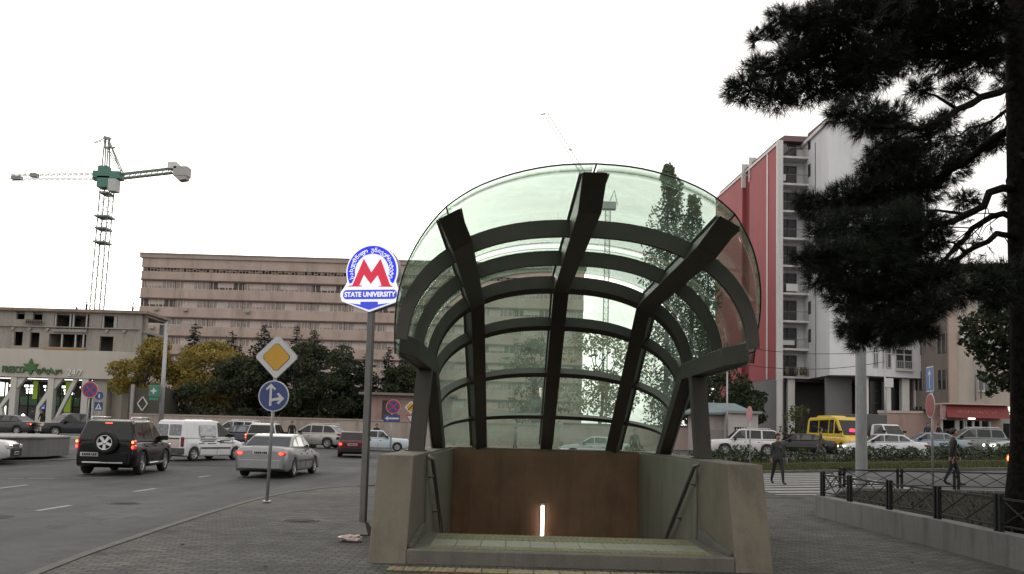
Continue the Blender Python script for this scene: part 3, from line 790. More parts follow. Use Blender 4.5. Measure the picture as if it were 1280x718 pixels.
def nostop_disc(root, z, r, x=0, y=-.05, blue=True):
    d = plate(root, circle(x, z, r * 1.04, 32), y, MS_white, 'no_stopping_disc', .012)
    plate(root, circle(x, z, r, 32), y - .013, MS_red, 'red_rim', .003, d)
    plate(root, circle(x, z, r * .78, 32), y - .017, MS_blue, 'blue_field', .003, d)
    for s in (1, -1):
        q = r * .8; w = r * .09; c = .7071
        plate(root, [(x + s * (-q * c - w * c), z - q * c + w * c), (x + s * (-q * c + w * c), z - q * c - w * c), (x + s * (q * c + w * c), z + q * c - w * c), (x + s * (q * c - w * c), z + q * c + w * c)], y - .021 - .002 * s, MS_red, 'cross_bar', .002, d)
    return d
def left_signs():
    Y = 44; b = at(112, 548, Y); b.z = g(b.x, b.y) + RD; k = Y / FPX
    root = thing('no_stopping_sign', 'round red no stopping sign on two thin grey poles behind the black off-roader', 'road sign', b)
    zt = lambda y, x=108: (HOR + (x - 640) * .027 - y) * k + EYE - b.z
    mb = MB(); mb.tube([(-.28, 0, 0), (-.10, 0, zt(478))], .03, 8); mb.tube([(.02, 0, 0), (.02, 0, zt(478))], .03, 8); mb.build('pole', M_galv, root)
    nostop_disc(root, zt(487.5), 9.8 * k, -.12)
    Y = 60; b = at(121, 548, Y); b.z = g(b.x, b.y) + RD; k = Y / FPX
    root = thing('crosswalk_sign', 'small round blue pedestrian sign over a square blue crossing sign on a grey pole', 'road sign', b)
    zt = lambda y, x=121: (HOR + (x - 640) * .027 - y) * k + EYE - b.z
    mb = MB(); mb.tube([(0, 0, 0), (0, 0, zt(489))], .04, 8); mb.build('pole', M_galv, root)
    d = plate(root, circle(0, zt(495), 5.2 * k, 24), -.05, MS_blue, 'round_panel', .015)
    z0 = zt(495); q = .05
    plate(root, [(-.03, z0 - .16), (.06, z0 - .16), (.05, z0 + .06), (.03, z0 + .1), (0, z0 + .16), (-.03, z0 + .1), (-.05, z0 + .05)], -.066, MS_white, 'walker_figure', .003, d)
    z1 = zt(508.3); h = 5.3 * k
    d = plate(root, [(-h, z1 - h), (h, z1 - h), (h, z1 + h), (-h, z1 + h)], -.05, MS_blue, 'square_panel', .015)
    plate(root, [(-h * .8, z1 - h * .7), (h * .8, z1 - h * .7), (0, z1 + h * .75)], -.066, MS_white, 'triangle', .003, d)
    plate(root, [(-.07, z1 - .15), (-.03, z1 - .15), (0, z1 - .06), (.04, z1 - .15), (.08, z1 - .15), (.03, z1 + .02), (0, z1 + .09), (-.03, z1)], -.07, MS_blk, 'walker_figure', .003, d)
    Y = 47; b = at(488, 569, Y); b.z = g(b.x, b.y) + RD; k = Y / FPX
    root = thing('one_way_sign', 'round no stopping sign above a long blue left arrow board on a thin pole', 'road sign', b)
    zt = lambda y, x=488: (HOR + (x - 640) * .027 - y) * k + EYE - b.z
    mb = MB(); mb.tube([(0, 0, 0), (0, 0, zt(500))], .035, 8); mb.build('pole', M_galv, root)
    nostop_disc(root, zt(508.7), 8.7 * k, .06)
    z1 = zt(523.3); d = plate(root, [(-10.3 * k, z1 - 4.6 * k), (10.3 * k, z1 - 4.6 * k), (10.3 * k, z1 + 4.6 * k), (-10.3 * k, z1 + 4.6 * k)], -.05, MS_blue, 'arrow_board', .015)
    plate(root, [(-.36, z1), (-.20, z1 + .12), (-.20, z1 + .045), (.38, z1 + .045), (.38, z1 - .045), (-.20, z1 - .045), (-.20, z1 - .12)], -.066, MS_white, 'arrow', .003, d)
    Y = 49; b = at(512, 560, Y); b.z = g(b.x, b.y) + RD; k = Y / FPX
    root = thing('give_way_sign', 'crossed out yellow diamond sign above a white give way triangle on a thin pole', 'road sign', b)
    zt = lambda y, x=512: (HOR + (x - 640) * .027 - y) * k + EYE - b.z
    mb = MB(); mb.tube([(0, 0, 0), (0, 0, zt(504))], .035, 8); mb.build('pole', M_galv, root)
    z = zt(509.5); r = 8.2 * k
    d = plate(root, dia(z, r, .03), -.05, MS_white, 'diamond_panel', .015); plate(root, dia(z, r * .74, .03), -.066, MS_yel, 'yellow_field', .003, d)
    plate(root, [(-.17, z - .13), (-.13, z - .17), (.17, z + .13), (.13, z + .17)], -.070, MS_blk, 'cross_bar', .003, d)
    z = zt(524.5); w = 6.2 * k; h = 5.8 * k
    d = plate(root, [(-w, z + h), (w, z + h), (0, z - h)], -.05, MS_red, 'triangle_panel', .015); plate(root, [(-w * .68, z + h * .74), (w * .68, z + h * .74), (0, z - h * .55)], -.066, MS_white, 'white_field', .003, d)
left_signs()

def right_signs():
    b = gnd(1166, 598, .0); Y = 25.5; b = at(1166, 590, Y); b.z = g(b.x, b.y); k = Y / FPX
    root = thing('one_way_sign', 'tall blue up arrow sign over a narrow looking round red sign by the black fence', 'road sign', b, radians(-96))
    zt = lambda y, x=1166: (HOR + (x - 640) * .027 - y) * k + EYE - b.z
    mb = MB(); mb.tube([(0, 0, 0), (0, 0, zt(459))], .032, 8); mb.build('pole', M_galv, root)
    z0, z1 = zt(490), zt(458.5); w = .27
    d = plate(root, [(-w, z0), (w, z0), (w, z1), (-w, z1)], -.035, MS_white, 'arrow_board', .015)
    plate(root, [(-w * .93, z0 + .03), (w * .93, z0 + .03), (w * .93, z1 - .03), (-w * .93, z1 - .03)], -.051, mat('sign_blue_day', (.04, .12, .32), .4), 'blue_field', .003, d)
    zm = (z0 + z1) / 2; plate(root, [(x * .95, zm + z * 1.35) for x, z in ARROW_UP], -.055, MS_white, 'arrow', .003, d)
    zc = zt(507.5); r = 16.5 * k * .93
    d = plate(root, circle(.0, zc, r, 32), -.035, MS_white, 'round_panel', .015); plate(root, circle(0, zc, r * .93, 32), -.051, mat('sign_dull_red', (.22, .035, .045), .45), 'red_field', .003, d)
    Y = 38.8; b = at(937.5, 577, Y); b.z = g(b.x, b.y) + RD + .1; k = Y / FPX
    root = thing('no_entry_sign', 'pale pinkish round sign seen nearly edge on, thin pole on the grass verge', 'road sign', b, radians(-84))
    zt = lambda y, x=937: (HOR + (x - 640) * .027 - y) * k + EYE - b.z
    mb = MB(); mb.tube([(0, 0, 0), (0, 0, zt(512))], .03, 8); mb.build('pole', M_galv, root)
    plate(root, circle(0, zt(517.5), 9.4 * k, 28), -.03, MS_pink, 'round_panel', .015)
right_signs()
# utility pole rising into the pine
def big_pole():
    Y = 24; b = at(1077, 606, Y); b.z = g(b.x, b.y); 
    mb = MB(); mb.lathe([(0, 0), (.165, 0), (.165, .03), (.155, .05), (.125, 8.2), (0, 8.2)], 20)
    o = thing('utility_pole', 'thick pale grey round pole rising from the fenced bed into the pine', 'pole', b)
    mb.build('shaft', mat('weathered_grey_pole', (.17, .18, .18), .65, .1, .1, 4, dirt=.35), o)
    mb = MB(); mb.lathe([(.19, 0), (.19, .25), (.165, .27)], 20); mb.build('collar', M_post, o)
big_pole()
def thin_pole(px, pyb, pyt, Y, label, r=.07):
    b = at(px, pyb, Y); b.z = g(b.x, b.y) + RD; top = at(px, pyt, Y).z - b.z
    o = thing('lamp_post', label, 'lamp post', b)
    mb = MB(); mb.tube([(0, 0, 0), (0, 0, top)], [r, r * .6], 8); mb.build('shaft', M_galv, o)
    return o, top
o, t = thin_pole(1107, 560, 438, 68, 'thin grey post with a small white box in front of the grey white tower', .1)
mb = MB(); mb.box(-.1, .55, -.25, -.1, t - 2.9, t - 2.2, .02); mb.build('control_box', MS_white, o)
o, t = thin_pole(908.5, 560, 458, 66, 'thin dark lamp post beside the white hut with barred window', .09)
mb = MB(); mb.box(-.35, .35, -.12, .12, t - .1, t + .5, .03); mb.build('lamp_head', M_galv, o)
o, t = thin_pole(199, 560, 404, 62, 'white concrete lamp post with a bracket arm in front of the yellow trees', .2)
mb = MB(); mb.bar((-.9, 0.2, t - .05), (2.2, -.4, t - .2), .09, .09); mb.bar((0, 0, t - .6), (1.1, -.2, t - .15), .06, .06); mb.build('bracket_arm', M_galv, o)
mb = MB(); mb.box(1.9, 2.7, -.55, -.25, t - .34, t - .16, .05); mb.build('lamp_head', M_post, o)
# green pharmacy board fixed to that post
b = at(193, 489, 61.5); o = thing('pharmacy_sign', 'green shop sign with a white cross hung on the white lamp post', 'sign', b)
mb = MB(); mb.box(-.34, .34, -.12, .12, -.42, .42, .03); d = mb.build('panel', MS_green, o)
mb = MB(); mb.prism([(-.06, -.2), (.06, -.2), (.06, -.06), (.2, -.06), (.2, .06), (.06, .06), (.06, .2), (-.06, .2), (-.06, .06), (-.2, .06), (-.2, -.06), (-.06, -.06)], 'y', -.14, -.121); mb.build('cross', MS_white, d)
mb = MB(); mb.box(-.3, .3, -.1, .1, -.66, -.46, .02); mb.build('lower_panel', MS_green, o)
# ------------------------------------------------------------------ vehicles (x forward, y left, z up, origin on the ground)
def paint(name, c, metal=.3): return mat('paint_' + name, c, .34, metal, .05, 2, spec=.4, coat=.3, dirt=.12)
M_tail = mat('tail_light_lit', (.5, .01, .01), .3, emit=(1, .10, .06), estr=2.2)
M_tailhot = mat('brake_light_lit', (.6, .1, .03), .3, emit=(1, .28, .07), estr=3.2)
M_lens = mat('tail_lens_lit', (.3, .008, .012), .25, emit=(1, .015, .03), estr=.38, coat=.5)
M_tailoff = mat('tail_light_off', (.14, .008, .01), .25, coat=.5)
M_head = mat('head_light', (.45, .45, .45), .12, .2, .05, coat=.6)
M_headlit = mat('head_light_lit', (.8, .8, .75), .2, emit=(1, .93, .8), estr=3)
M_plate = mat('number_plate', (.42, .42, .41), .5, 0, .05)
M_trim = mat('grey_bumper', (.05, .05, .052), .6, 0, .1)
M_seam = mat('panel_gap', (.008, .008, .008), .8)

def car(name, label, P, body, loc, head, group='cars in the street', detail=2):
    """P: dict of shape data. Everything is in metres."""
    root = thing(name, label, P.get('cat', 'car'), loc, pi / 2 - radians(head), group)
    L, W = P['L'], P['W']; hl = L / 2; r = P.get('r', .32); ax = P['ax']        # ax = (rear axle x, front axle x)
    top = P['top']; gc = P.get('gc', .2); tr = P.get('trim', M_trim)
    ra = r * 1.17
    xs = sorted(set([-hl, -hl + .05, -hl + .15, -hl + .32, hl - .32, hl - .15, hl - .05, hl] + [p[0] for p in top] + [a + ra * cos(pi * k / 10) for a in ax for k in range(11)] + [-.9, -.3, .3, .9]))
    xs = [x for x in xs if -hl <= x <= hl]
    plan = P.get('plan', [(0, .80), (.05, .88), (.15, .945), (.32, .98), (.7, 1.0)])
    rows = []
    def zb_at(x):
        z = gc
        e = min(x + hl, hl - x); z += .10 * max(0, 1 - e / .25)
        for a in ax:
            if abs(x - a) < ra: z = max(z, r * .98 + sqrt(max(0, ra * ra - (x - a) ** 2)) - .02)
        return z
    sq = P.get('square', .0)
    for x in xs:
        e = min(x + hl, hl - x); w = W / 2 * (lin(plan, e) * (1 - sq) + sq * min(1, .95 + e)); zt = lin(top, x); zb = min(zb_at(x), zt - .1); zs = gc + (zt - gc) * .0
        H = zt - gc
        zz = [zb, max(zb + .01, gc + .10 * H), max(zb + .02, gc + .45 * H), max(zb + .03, gc + .72 * H), max(zb + .05, zt - .05), zt]
        ww = [.965, .985, 1.0, .985, P.get('shoulder', .93), P.get('deck', .84)]
        half = [(x, w * k, z) for k, z in zip(ww, zz)]
        crown = P.get('crown', .03)
        rg = [(x, 0, zb)] + half + [(x, w * .45, zt + crown * .8), (x, 0, zt + crown)]
        rows.append(rg + [(q[0], -q[1], q[2]) for q in rg[1:-1]][::-1])
    mb = MB(); mb.loft(rows); bd = mb.build('body', body, root)
    # dark underbody and wheel wells
    mb = MB(); mb.box(-hl + .25, hl - .25, -W * .42, W * .42, gc - .02, gc + .40, .05); mb.build('underbody', M_black, root)
    # cabin
    G = P['cab']; zb0 = min(p[1] for p in G); zr = max(p[1] for p in G); wb, wr = P.get('wb', .92) * W / 2, P.get('wr', .74) * W / 2
    hw = lambda z: wb + (wr - wb) * (max(0, z - zb0) / (zr - zb0)) ** 1.15
    mb = MB(); lf = [mb.bm.verts.new((x, hw(z), z)) for x, z in G]; rt = [mb.bm.verts.new((x, -hw(z), z)) for x, z in G]
    n = len(G); mb.bm.faces.new(lf); mb.bm.faces.new(rt[::-1])
    for i in range(n): mb.bm.faces.new((lf[i], lf[(i + 1) % n], rt[(i + 1) % n], rt[i]))
    bmesh.ops.recalc_face_normals(mb.bm, faces=mb.bm.faces)
    bmesh.ops.bevel(mb.bm, geom=[e for e in mb.bm.edges if max(v.co.z for v in e.verts) > zb0 + .05], offset=P.get('rb', .07), segments=3, affect='EDGES', profile=.6)
    cb = mb.build('cabin', P.get('roofmat', body), root)
    gm = P.get('glass', M_carglass)
    # side windows between pillars
    cuts = P['pillars']
    for sgn in (1, -1):
        for c0, c1 in cuts:
            pl = inset(G, P.get('winset', .075)); pl = clip(pl, 1, 0, -c0); pl = clip(pl, -1, 0, c1)
            pl = clip(pl, 0, 1, -(P.get('belt', zb0 + .02)))
            if len(pl) < 3: continue
            mb = MB(); A = [(x, sgn * (hw(z) + .004), z) for x, z in pl]; 
            mb.poly(A)
            bmesh.ops.solidify(mb.bm, geom=mb.bm.faces[:], thickness=.01)
            mb.build('side_window', P.get('sideglass', gm), root)
    # windscreen / rear window: quads on the sloping end faces
    def endglass(i, nm, m=0.09, mat_=gm):
        (xa, za), (xb, zbb) = G[i[0]], G[i[1]]
        a, b = Vector((xa, 0, za)), Vector((xb, 0, zbb)); d = b - a; nrm = Vector((-d.z, 0, d.x)).normalized()
        if nrm.x * (1 if nm == 'windscreen' else -1) < 0: nrm = -nrm
        a2, b2 = a + d * m, b - d * m * .9; q = nrm * .006
        wa, wbb = hw(a2.z) * .93, hw(b2.z) * .91
        mb = MB()
        mb.poly([a2 + q + Vector((0, wa, 0)), a2 + q - Vector((0, wa, 0)), b2 + q - Vector((0, wbb, 0)), b2 + q + Vector((0, wbb, 0))])
        bmesh.ops.solidify(mb.bm, geom=mb.bm.faces[:], thickness=.006)
        return mb.build(nm, mat_, root)
    if 'rearwin' in P: endglass(P['rearwin'], 'rear_window', .08, P.get('rearglass', gm))
    if 'screen' in P: endglass(P['screen'], 'windscreen')
    # wheels
    for a in ax:
        for sgn in (1, -1):
            wy = sgn * (W / 2 - .115)
            M = Matrix.Translation((a, wy, r)) @ Matrix.Rotation(-sgn * pi / 2, 4, 'X')
            mb = MB(); t = .105; mb.lathe([(r * .60, -t), (r * .9, -t), (r, -t * .7), (r, t * .7), (r * .92, t), (r * .64, t * .95), (r * .60, t * .6)], 24, M)
            wh = mb.build('wheel', M_rubber, root)
            mb = MB(); rr = r * .64; mb.lathe([(rr, -.06), (rr, t * .93), (rr * .9, t * .9), (rr * .86, .02), (0, .0)], 20, M)
            k = P.get('spokes', 5)
            for i in range(k):
                A = 2 * pi * i / k
                mb.prism([(-.035, rr * .1), (.035, rr * .1), (.028, rr * .93), (-.028, rr * .93)], 'z', .0, t * .8, M @ Matrix.Rotation(A, 4, 'Z'))
            mb.lathe([(0, t * .85), (rr * .2, t * .85), (rr * .24, .0)], 12, M)
            mb.build('rim', P.get('rimmat', M_rim), wh)
    # bumpers, lamps, plates
    zbm = P.get('bz', (.30, .58)); bm_ = P.get('bumper', body)
    bw = W * .465
    for end, sx in (('rear', -1), ('front', 1)):
        x0 = sx * (hl - .02)
        pts = [(sx * (hl + .02), -bw * .80), (sx * (hl + .02), bw * .80), (sx * (hl - .10), bw * .97), (sx * (hl - .33), bw * 1.045), (sx * (hl - .33), bw * .95), (sx * (hl - .33), -bw * .95), (sx * (hl - .33), -bw * 1.045), (sx * (hl - .10), -bw * .97)]
        mb = MB(); mb.prism(pts, 'z', zbm[0], zbm[1], bevel=.025); mb.build('bumper', P.get(end + '_bumper', bm_), root)
        if P.get('plate' if sx < 0 else 'fplate', True):
            pz = P.get('pz', .48) if sx < 0 else .42; px_ = P.get('px', -hl - .03) if sx < 0 else hl + .03; py_ = P.get('py', 0) if sx < 0 else 0
            mb = MB(); mb.box(px_ - .01, px_ + .01, py_ - .26, py_ + .26, pz - .06, pz + .06, .004); pt = mb.build('number_plate', M_plate, root)
            mb = MB()
            for i, wd in enumerate((.045, .05, .03, .05, .05, .05, .04)): 
                yy = py_ - .19 + .062 * i; mb.box(px_ - sx * -.0125 - .0015, px_ + sx * .0125 + .0015, yy - wd / 2, yy + wd / 2, pz - .035, pz + .035)
            mb.build('plate_marks', M_black, pt)
    for q in P.get('tails', []):                # (y0,y1,z0,z1,mat) outer side +y mirrored
        for sgn in (1, -1):
            y0, y1 = sorted((sgn * q[0], sgn * q[1])); d = q[5] if len(q) > 5 else .16
            mb = MB(); mb.box(-hl - .006 + (q[6] if len(q) > 6 else 0), -hl + d, y0, y1, q[2], q[3], .042, seg=3); tl = mb.build('tail_light', M_tailoff if q[4] is M_tailoff else M_lens, root)
            if q[4] is not M_tailoff:
                mb = MB(); cy, cz, ry, rz_ = (y0 + y1) / 2, (q[2] + q[3]) / 2, (y1 - y0) * .33, (q[3] - q[2]) * .36
                mb.lathe([(0, 1), (.6, .8), (.95, .3), (1, 0)], 12, Matrix.Translation((-hl - .008 + (q[6] if len(q) > 6 else 0), cy, cz)) @ Matrix.Diagonal((.012, ry, rz_, 1)) @ Matrix.Rotation(-pi / 2, 4, 'Y')); mb.build('bulb', q[4], tl)
    for q in P.get('heads', []):
        for sgn in (1, -1):
            y0, y1 = sorted((sgn * q[0], sgn * q[1]))
            mb = MB(); mb.box(hl - .22, hl + .006, y0, y1, q[2], q[3], .03); mb.build('headlight', q[4], root)
    if 'grille' in P:
        y, z0, z1 = P['grille']; mb = MB(); mb.box(hl - .1, hl + .012, -y, y, z0, z1, .01); gr = mb.build('grille', M_black, root)
        mb = MB(); n = 4
        for i in range(n): zz = z0 + (z1 - z0) * (i + .5) / n; mb.box(hl, hl + .025, -y * .95, y * .95, zz - .012, zz + .012)
        mb.build('grille_bars', M_chrome, gr)
    # mirrors, handles, seams, side trim
    mx, mz = P['mirror']
    for sgn in (1, -1):
        mb = MB(); mb.box(mx - .07, mx + .09, min(sgn * W * .46, sgn * (W / 2 + .17)), max(sgn * W * .46, sgn * (W / 2 + .17)), mz - .07, mz + .08, .03, seg=2); mb.build('wing_mirror', P.get('mirmat', M_black), root)
    if detail > 1:
        zt_ = min(lin(top, 0), zb0)
        for sgn in (1, -1):
            mb = MB()
            for sx in P.get('seams', []):
                for z0, z1, k0, k1 in ((gc + .1, gc + .45 * (zt_ - gc), .988, 1.0), (gc + .45 * (zt_ - gc), zt_ - .06, 1.0, .955)):
                    mb.bar((sx, sgn * (W / 2 * k0 + .0), z0), (sx, sgn * (W / 2 * k1 + .0), z1), .012, .012, up=(1, 0, 0))
            if P.get('seams'): mb.build('door_seam', M_seam, root)
            for hx in P.get('handles', []):
                mb = MB(); mb.box(hx - .09, hx + .09, sgn * W * .485 - .02, sgn * W * .485 + .02, zt_ - .17, zt_ - .13, .01); mb.build('door_handle', P.get('handlemat', M_black), root)
            if 'strip' in P:
                mb = MB(); z = P['strip']; y = sgn * W * .5; mb.box(ax[0] + ra + .03, ax[1] - ra - .03, min(y - sgn * .03, y + sgn * .012), max(y - sgn * .03, y + sgn * .012), z - .04, z + .04, .01); mb.build('side_strip', P.get('stripmat', M_trim), root)
    if P.get('rails'):
        for sgn in (1, -1):
            x0, x1 = P['rails']; y = sgn * (wr - .06); mb = MB(); mb.tube([(x0, y, zr - .02), (x0 + .1, y, zr + .055), (x1 - .1, y, zr + .055), (x1, y, zr - .02)], .02, 8); mb.build('roof_rail', P.get('railmat', M_chrome), root)
    return root

# shapes
SEDAN = dict(L=4.80, W=1.80, r=.315, ax=(-1.42, 1.42), gc=.2, top=[(-2.4, .86), (-2.32, .98), (-1.5, 1.02), (-.9, .98), (.75, .95), (1.2, .93), (2.1, .80), (2.4, .62)],
    cab=[(-1.72, .97), (-1.02, 1.415), (-.2, 1.455), (.30, 1.43), (1.12, .92)], rearwin=(0, 1), screen=(4, 3), pillars=[(-1.35, -.78), (-.72, .02), (.07, .85)], belt=1.01,
    mirror=(.72, 1.02), seams=(-.72, .05, .95), handles=(-.55, .27), bz=(.30, .60), pz=.82, px=-2.405, tails=[(.53, .82, .735, .865, M_tail, .3)], heads=[(.45, .82, .58, .74, M_head)], grille=(.36, .55, .75), strip=.55)
def variant(b, **k):
    d = dict(b); d.update(k); return d
SUV = dict(L=4.20, W=1.76, r=.36, ax=(-1.22, 1.25), gc=.24, top=[(-2.1, .93), (-2.02, 1.04), (-1.0, 1.05), (.95, 1.02), (1.9, .93), (2.1, .74)],
    cab=[(-2.05, 1.03), (-1.80, 1.60), (-1.6, 1.66), (.0, 1.69), (.28, 1.64), (1.10, 1.02)], rearwin=(0, 1), screen=(5, 4), pillars=[(-1.85, -1.12), (-1.05, -.25), (-.18, .92)], belt=1.08, wr=.73, wb=.95,
    mirror=(.72, 1.12), seams=(-1.08, -.2, .92), handles=(-.85, .05), bz=(.36, .70), pz=.62, py=.42, tails=[(.745, .86, .94, 1.06, M_tailhot, .25), (.745, .86, .78, .92, M_tail, .25)], heads=[(.42, .8, .72, .92, M_head)], grille=(.34, .70, .86), rails=(-1.7, .1), deck=.86, square=.3, rb=.09)
VAN = dict(rb=.14, L=4.11, W=1.72, r=.30, ax=(-1.30, 1.39), gc=.2, top=[(-2.05, .95), (-2.0, 1.03), (-.5, 1.04), (.7, 1.02), (1.15, 1.0), (1.85, .82), (2.05, .62)],
    cab=[(-2.03, 1.0), (-1.98, 1.66), (-1.85, 1.78), (.0, 1.81), (.35, 1.76), (1.42, .98)], rearwin=None, screen=(5, 4), pillars=[(-.02 + .2, 1.1)], belt=1.06, wr=.80, wb=.96, square=.4,
    mirror=(.95, 1.12), seams=(-.95, .12, 1.15), handles=(-.80, .3), bz=(.28, .55), pz=.75, tails=[(.72, .85, .62, 1.05, M_tailoff, .12)], heads=[(.45, .8, .62, .82, M_head)], grille=(.35, .5, .66), strip=.56, cat='van')
VAN.pop('rearwin')
HATCH = dict(L=3.75, W=1.62, r=.29, ax=(-1.12, 1.22), gc=.2, top=[(-1.87, .80), (-1.8, .92), (-.8, .93), (.75, .90), (1.6, .76), (1.87, .60)],
    cab=[(-1.80, .90), (-1.36, 1.37), (-1.2, 1.40), (.0, 1.41), (.2, 1.38), (.95, .88)], rearwin=(0, 1), screen=(5, 4), pillars=[(-1.5, -.75), (-.68, .05), (.1, .8)], belt=.96, wr=.76,
    mirror=(.6, .98), seams=(-.7, .07, .85), handles=(-.5, .3), bz=(.28, .52), pz=.70, px=-1.88, tails=[(.52, .76, .62, .80, M_tail, .2)], heads=[(.42, .7, .55, .7, M_head)], strip=.52)
OLDSED = dict(L=4.12, W=1.61, r=.30, ax=(-1.15, 1.27), gc=.2, top=[(-2.06, .78), (-2.02, .88), (-1.3, .90), (.8, .89), (1.95, .84), (2.04, .74), (2.06, .6)],
    cab=[(-1.42, .88), (-1.1, 1.38), (-.9, 1.42), (.1, 1.43), (.28, 1.40), (.82, .87)], rearwin=(0, 1), screen=(5, 4), pillars=[(-1.25, -.84), (-.80, -.12), (-.06, .7)], belt=.93, wr=.82, wb=.94, square=.5,
    mirror=(.55, .98), seams=(-.8, -.08, .75), handles=(-.6, .1), bz=(.36, .46), bumper=M_chrome, pz=.6, tails=[(.5, .74, .6, .74, M_tailoff, .1)], heads=[(.42, .7, .6, .76, M_head)], grille=(.38, .6, .76), spokes=8)

def cpos(px, py, Y, dz=0.0):
    p = at(px, py, Y); return (p.x, p.y, g(p.x, p.y) + RD + .006 + dz)
# --- left street
r = car('off_road_car', 'black off-roader with lit brake lights and a spare wheel on its tail', variant(SUV, sideglass=M_skyglass), mat('paint_black', (.006, .006, .007), .22, 0, .05, 2, spec=.22, coat=.06, dirt=.1), cpos(158, 580, 30.3), -6, None, 2); r.scale = (1.06, 1.06, 1.06)
hl = 2.1
M = Matrix.Translation((-hl - .13, -.06, .98)) @ Matrix.Rotation(-pi / 2, 4, 'Y')
mb = MB(); mb.lathe([(0, -.12), (.30, -.12), (.345, -.06), (.345, .06), (.31, .10), (.22, .11), (.20, .05), (0, .05)], 28, M); sp = mb.build('spare_wheel', M_black, r)
mb = MB()
for i in range(5):
    mb.prism([(-.035, .02), (.035, .02), (.045, .205), (-.045, .205)], 'z', .05, .10, M @ Matrix.Rotation(2 * pi * i / 5 + .3, 4, 'Z'))
mb.lathe([(.19, .05), (.205, .112), (.222, .112), (.215, .05)], 24, M); mb.lathe([(0, .11), (.05, .105), (.05, .05)], 12, M)
mb.build('rim', mat('silver_rim', (.6, .6, .6), .35, .6, .05), sp)
mb = MB(); mb.box(-1.875, -1.83, -.10, .10, 1.545, 1.58, .008); mb.build('brake_light', M_tail, r)
mb = MB(); mb.box(-hl - .05, -hl, -.55, .62, .355, .405, .012); mb.build('bumper_bar', M_chrome, r)
for s in (1, -1):
    mb = MB(); mb.tube([(-.75, s * .92, .34), (.8, s * .92, .34)], .035, 8); mb.build('side_step', M_chrome, r)

vw = mat('van_white', (.60, .60, .61), .35, 0, .05, 2, coat=.5, dirt=.2)
van = car('delivery_van', 'white delivery van with pale decals and black printed lines on its side', VAN, vw, cpos(250, 575, 40.5), 23, None, 2)
M_decal = mat('van_decal', (.40, .41, .43), .5, 0, .25, 5, grain=.25, bscale=9); M_ink = mat('dark_ink', (.03, .03, .035), .6)
for s in (-1,):
    d = MB(); d.prism(rrect(-1.0, .02, 1.10, 1.58, .05), 'y', s * .842 - .02, s * .842 - .008); 
    # sheared to the leaning side of the cabin
    for v in d.bm.verts: v.co.y += -s * (v.co.z - 1.10) * .16 + s * -.0
    dd = d.build('decal_panel', M_decal, van)
    d = MB()
    for (x0, x1, z) in ((-.95, .05, .93), (-.7, -.1, .86), (-1.05, -.75, .76), (-.5, .0, .76), (.12, .55, .86), (.30, .95, .90), (.3, .75, .80), (.75, 1.2, .79), (-.95, -.7, 1.14 - .09), (-.2, .0, 1.14 - .09)):
        x = x0
        while x < x1:
            w = R.uniform(.025, .06); d.box(x, x + w, s * .862 - .008, s * .862 + .008, z - .016, z + .016); x += w + .018
    d.build('printed_lines', M_ink, van)
# rear door windows and pink panel
for y0, y1 in ((.05, .70), (-.70, -.05)):
    d = MB(); d.prism(rrect(y0, y1, 1.10, 1.58, .05), 'x', -2.045, -2.03)
    for v in d.bm.verts: v.co.x += (v.co.z - 1.0) * .07
    w_ = d.build('rear_window', mat('frosted_decal_glass', (.16, .16, .175), .3, 0, .5, 7, grain=.4, bscale=12), van)
d = MB(); d.prism(rrect(-.62, -.1, .62, .90, .03), 'x', -2.075, -2.06); d.build('pink_panel', mat('pale_pink_film', (.52, .40, .38), .5, 0, .1, 6), van)
d = MB(); d.box(-2.085, -2.06, -.66, .1, .95, 1.0, .004); d.build('black_strip', M_black, van)
d = MB(); d.box(-2.10, -1.9, -.86, .86, .30, .56, .03); d.build('rear_step', M_trim, van)

silver = paint('silver', (.25, .255, .26), .5)
car('saloon_car', 'silver saloon with lit tail lights seen from behind, right behind the diamond sign pole', variant(SEDAN, rearglass=mat('bluish_rear_glass', (.07, .08, .10), .12), sideglass=M_skyglass, cab=[(-1.78, .97), (-1.05, 1.36), (-.75, 1.42), (-.2, 1.44), (.30, 1.41), (1.16, .92)], screen=(5, 4)), silver, cpos(350, 586, 31.3), 1, None, 2)
car('hatchback', 'dark red hatchback seen from behind, tail lights lit, left of the old pale saloon', variant(HATCH, rear_bumper=M_black, bumper=M_black), paint('dark_red', (.09, .010, .014)), cpos(441, 565, 50), -9, None)
car('old_saloon', 'old boxy pale blue saloon seen side on by the fence', OLDSED, paint('pale_blue', (.42, .47, .52), .0), cpos(474, 556, 62), 84, None)
car('estate_car', 'silver beige crossover with black roof rails seen side on in front of the fence', variant(SUV, L=4.6, ax=(-1.35, 1.4), top=[(-2.3, .95), (-2.2, 1.06), (-1.0, 1.06), (.95, 1.02), (2.1, .90), (2.3, .70)], cab=[(-2.2, 1.04), (-1.55, 1.58), (-1.3, 1.64), (.0, 1.66), (.28, 1.62), (1.2, 1.0)], pillars=[(-1.85, -1.0), (-.93, -.1), (-.04, 1.0)], tails=[(.6, .84, .9, 1.06, M_tailoff, .25)]), paint('beige_silver', (.34, .33, .31), .5), cpos(392, 556, 63), -80, None)
car('off_road_car', 'dark off-roader with white roof edge, half hidden by the silver saloon', variant(SUV, L=4.6, ax=(-1.35, 1.4), roofmat=paint('white_roof', (.5, .5, .5), 0)), paint('charcoal', (.02, .022, .025)), cpos(334, 560, 52), -5, None)
car('saloon_car', 'dark blue saloon with pale windows between the van and the silver saloon', variant(SEDAN, glass=mat('pale_car_glass', (.16, .18, .20), .1)), paint('navy', (.014, .018, .032)), cpos(304, 560, 58), -70, None)
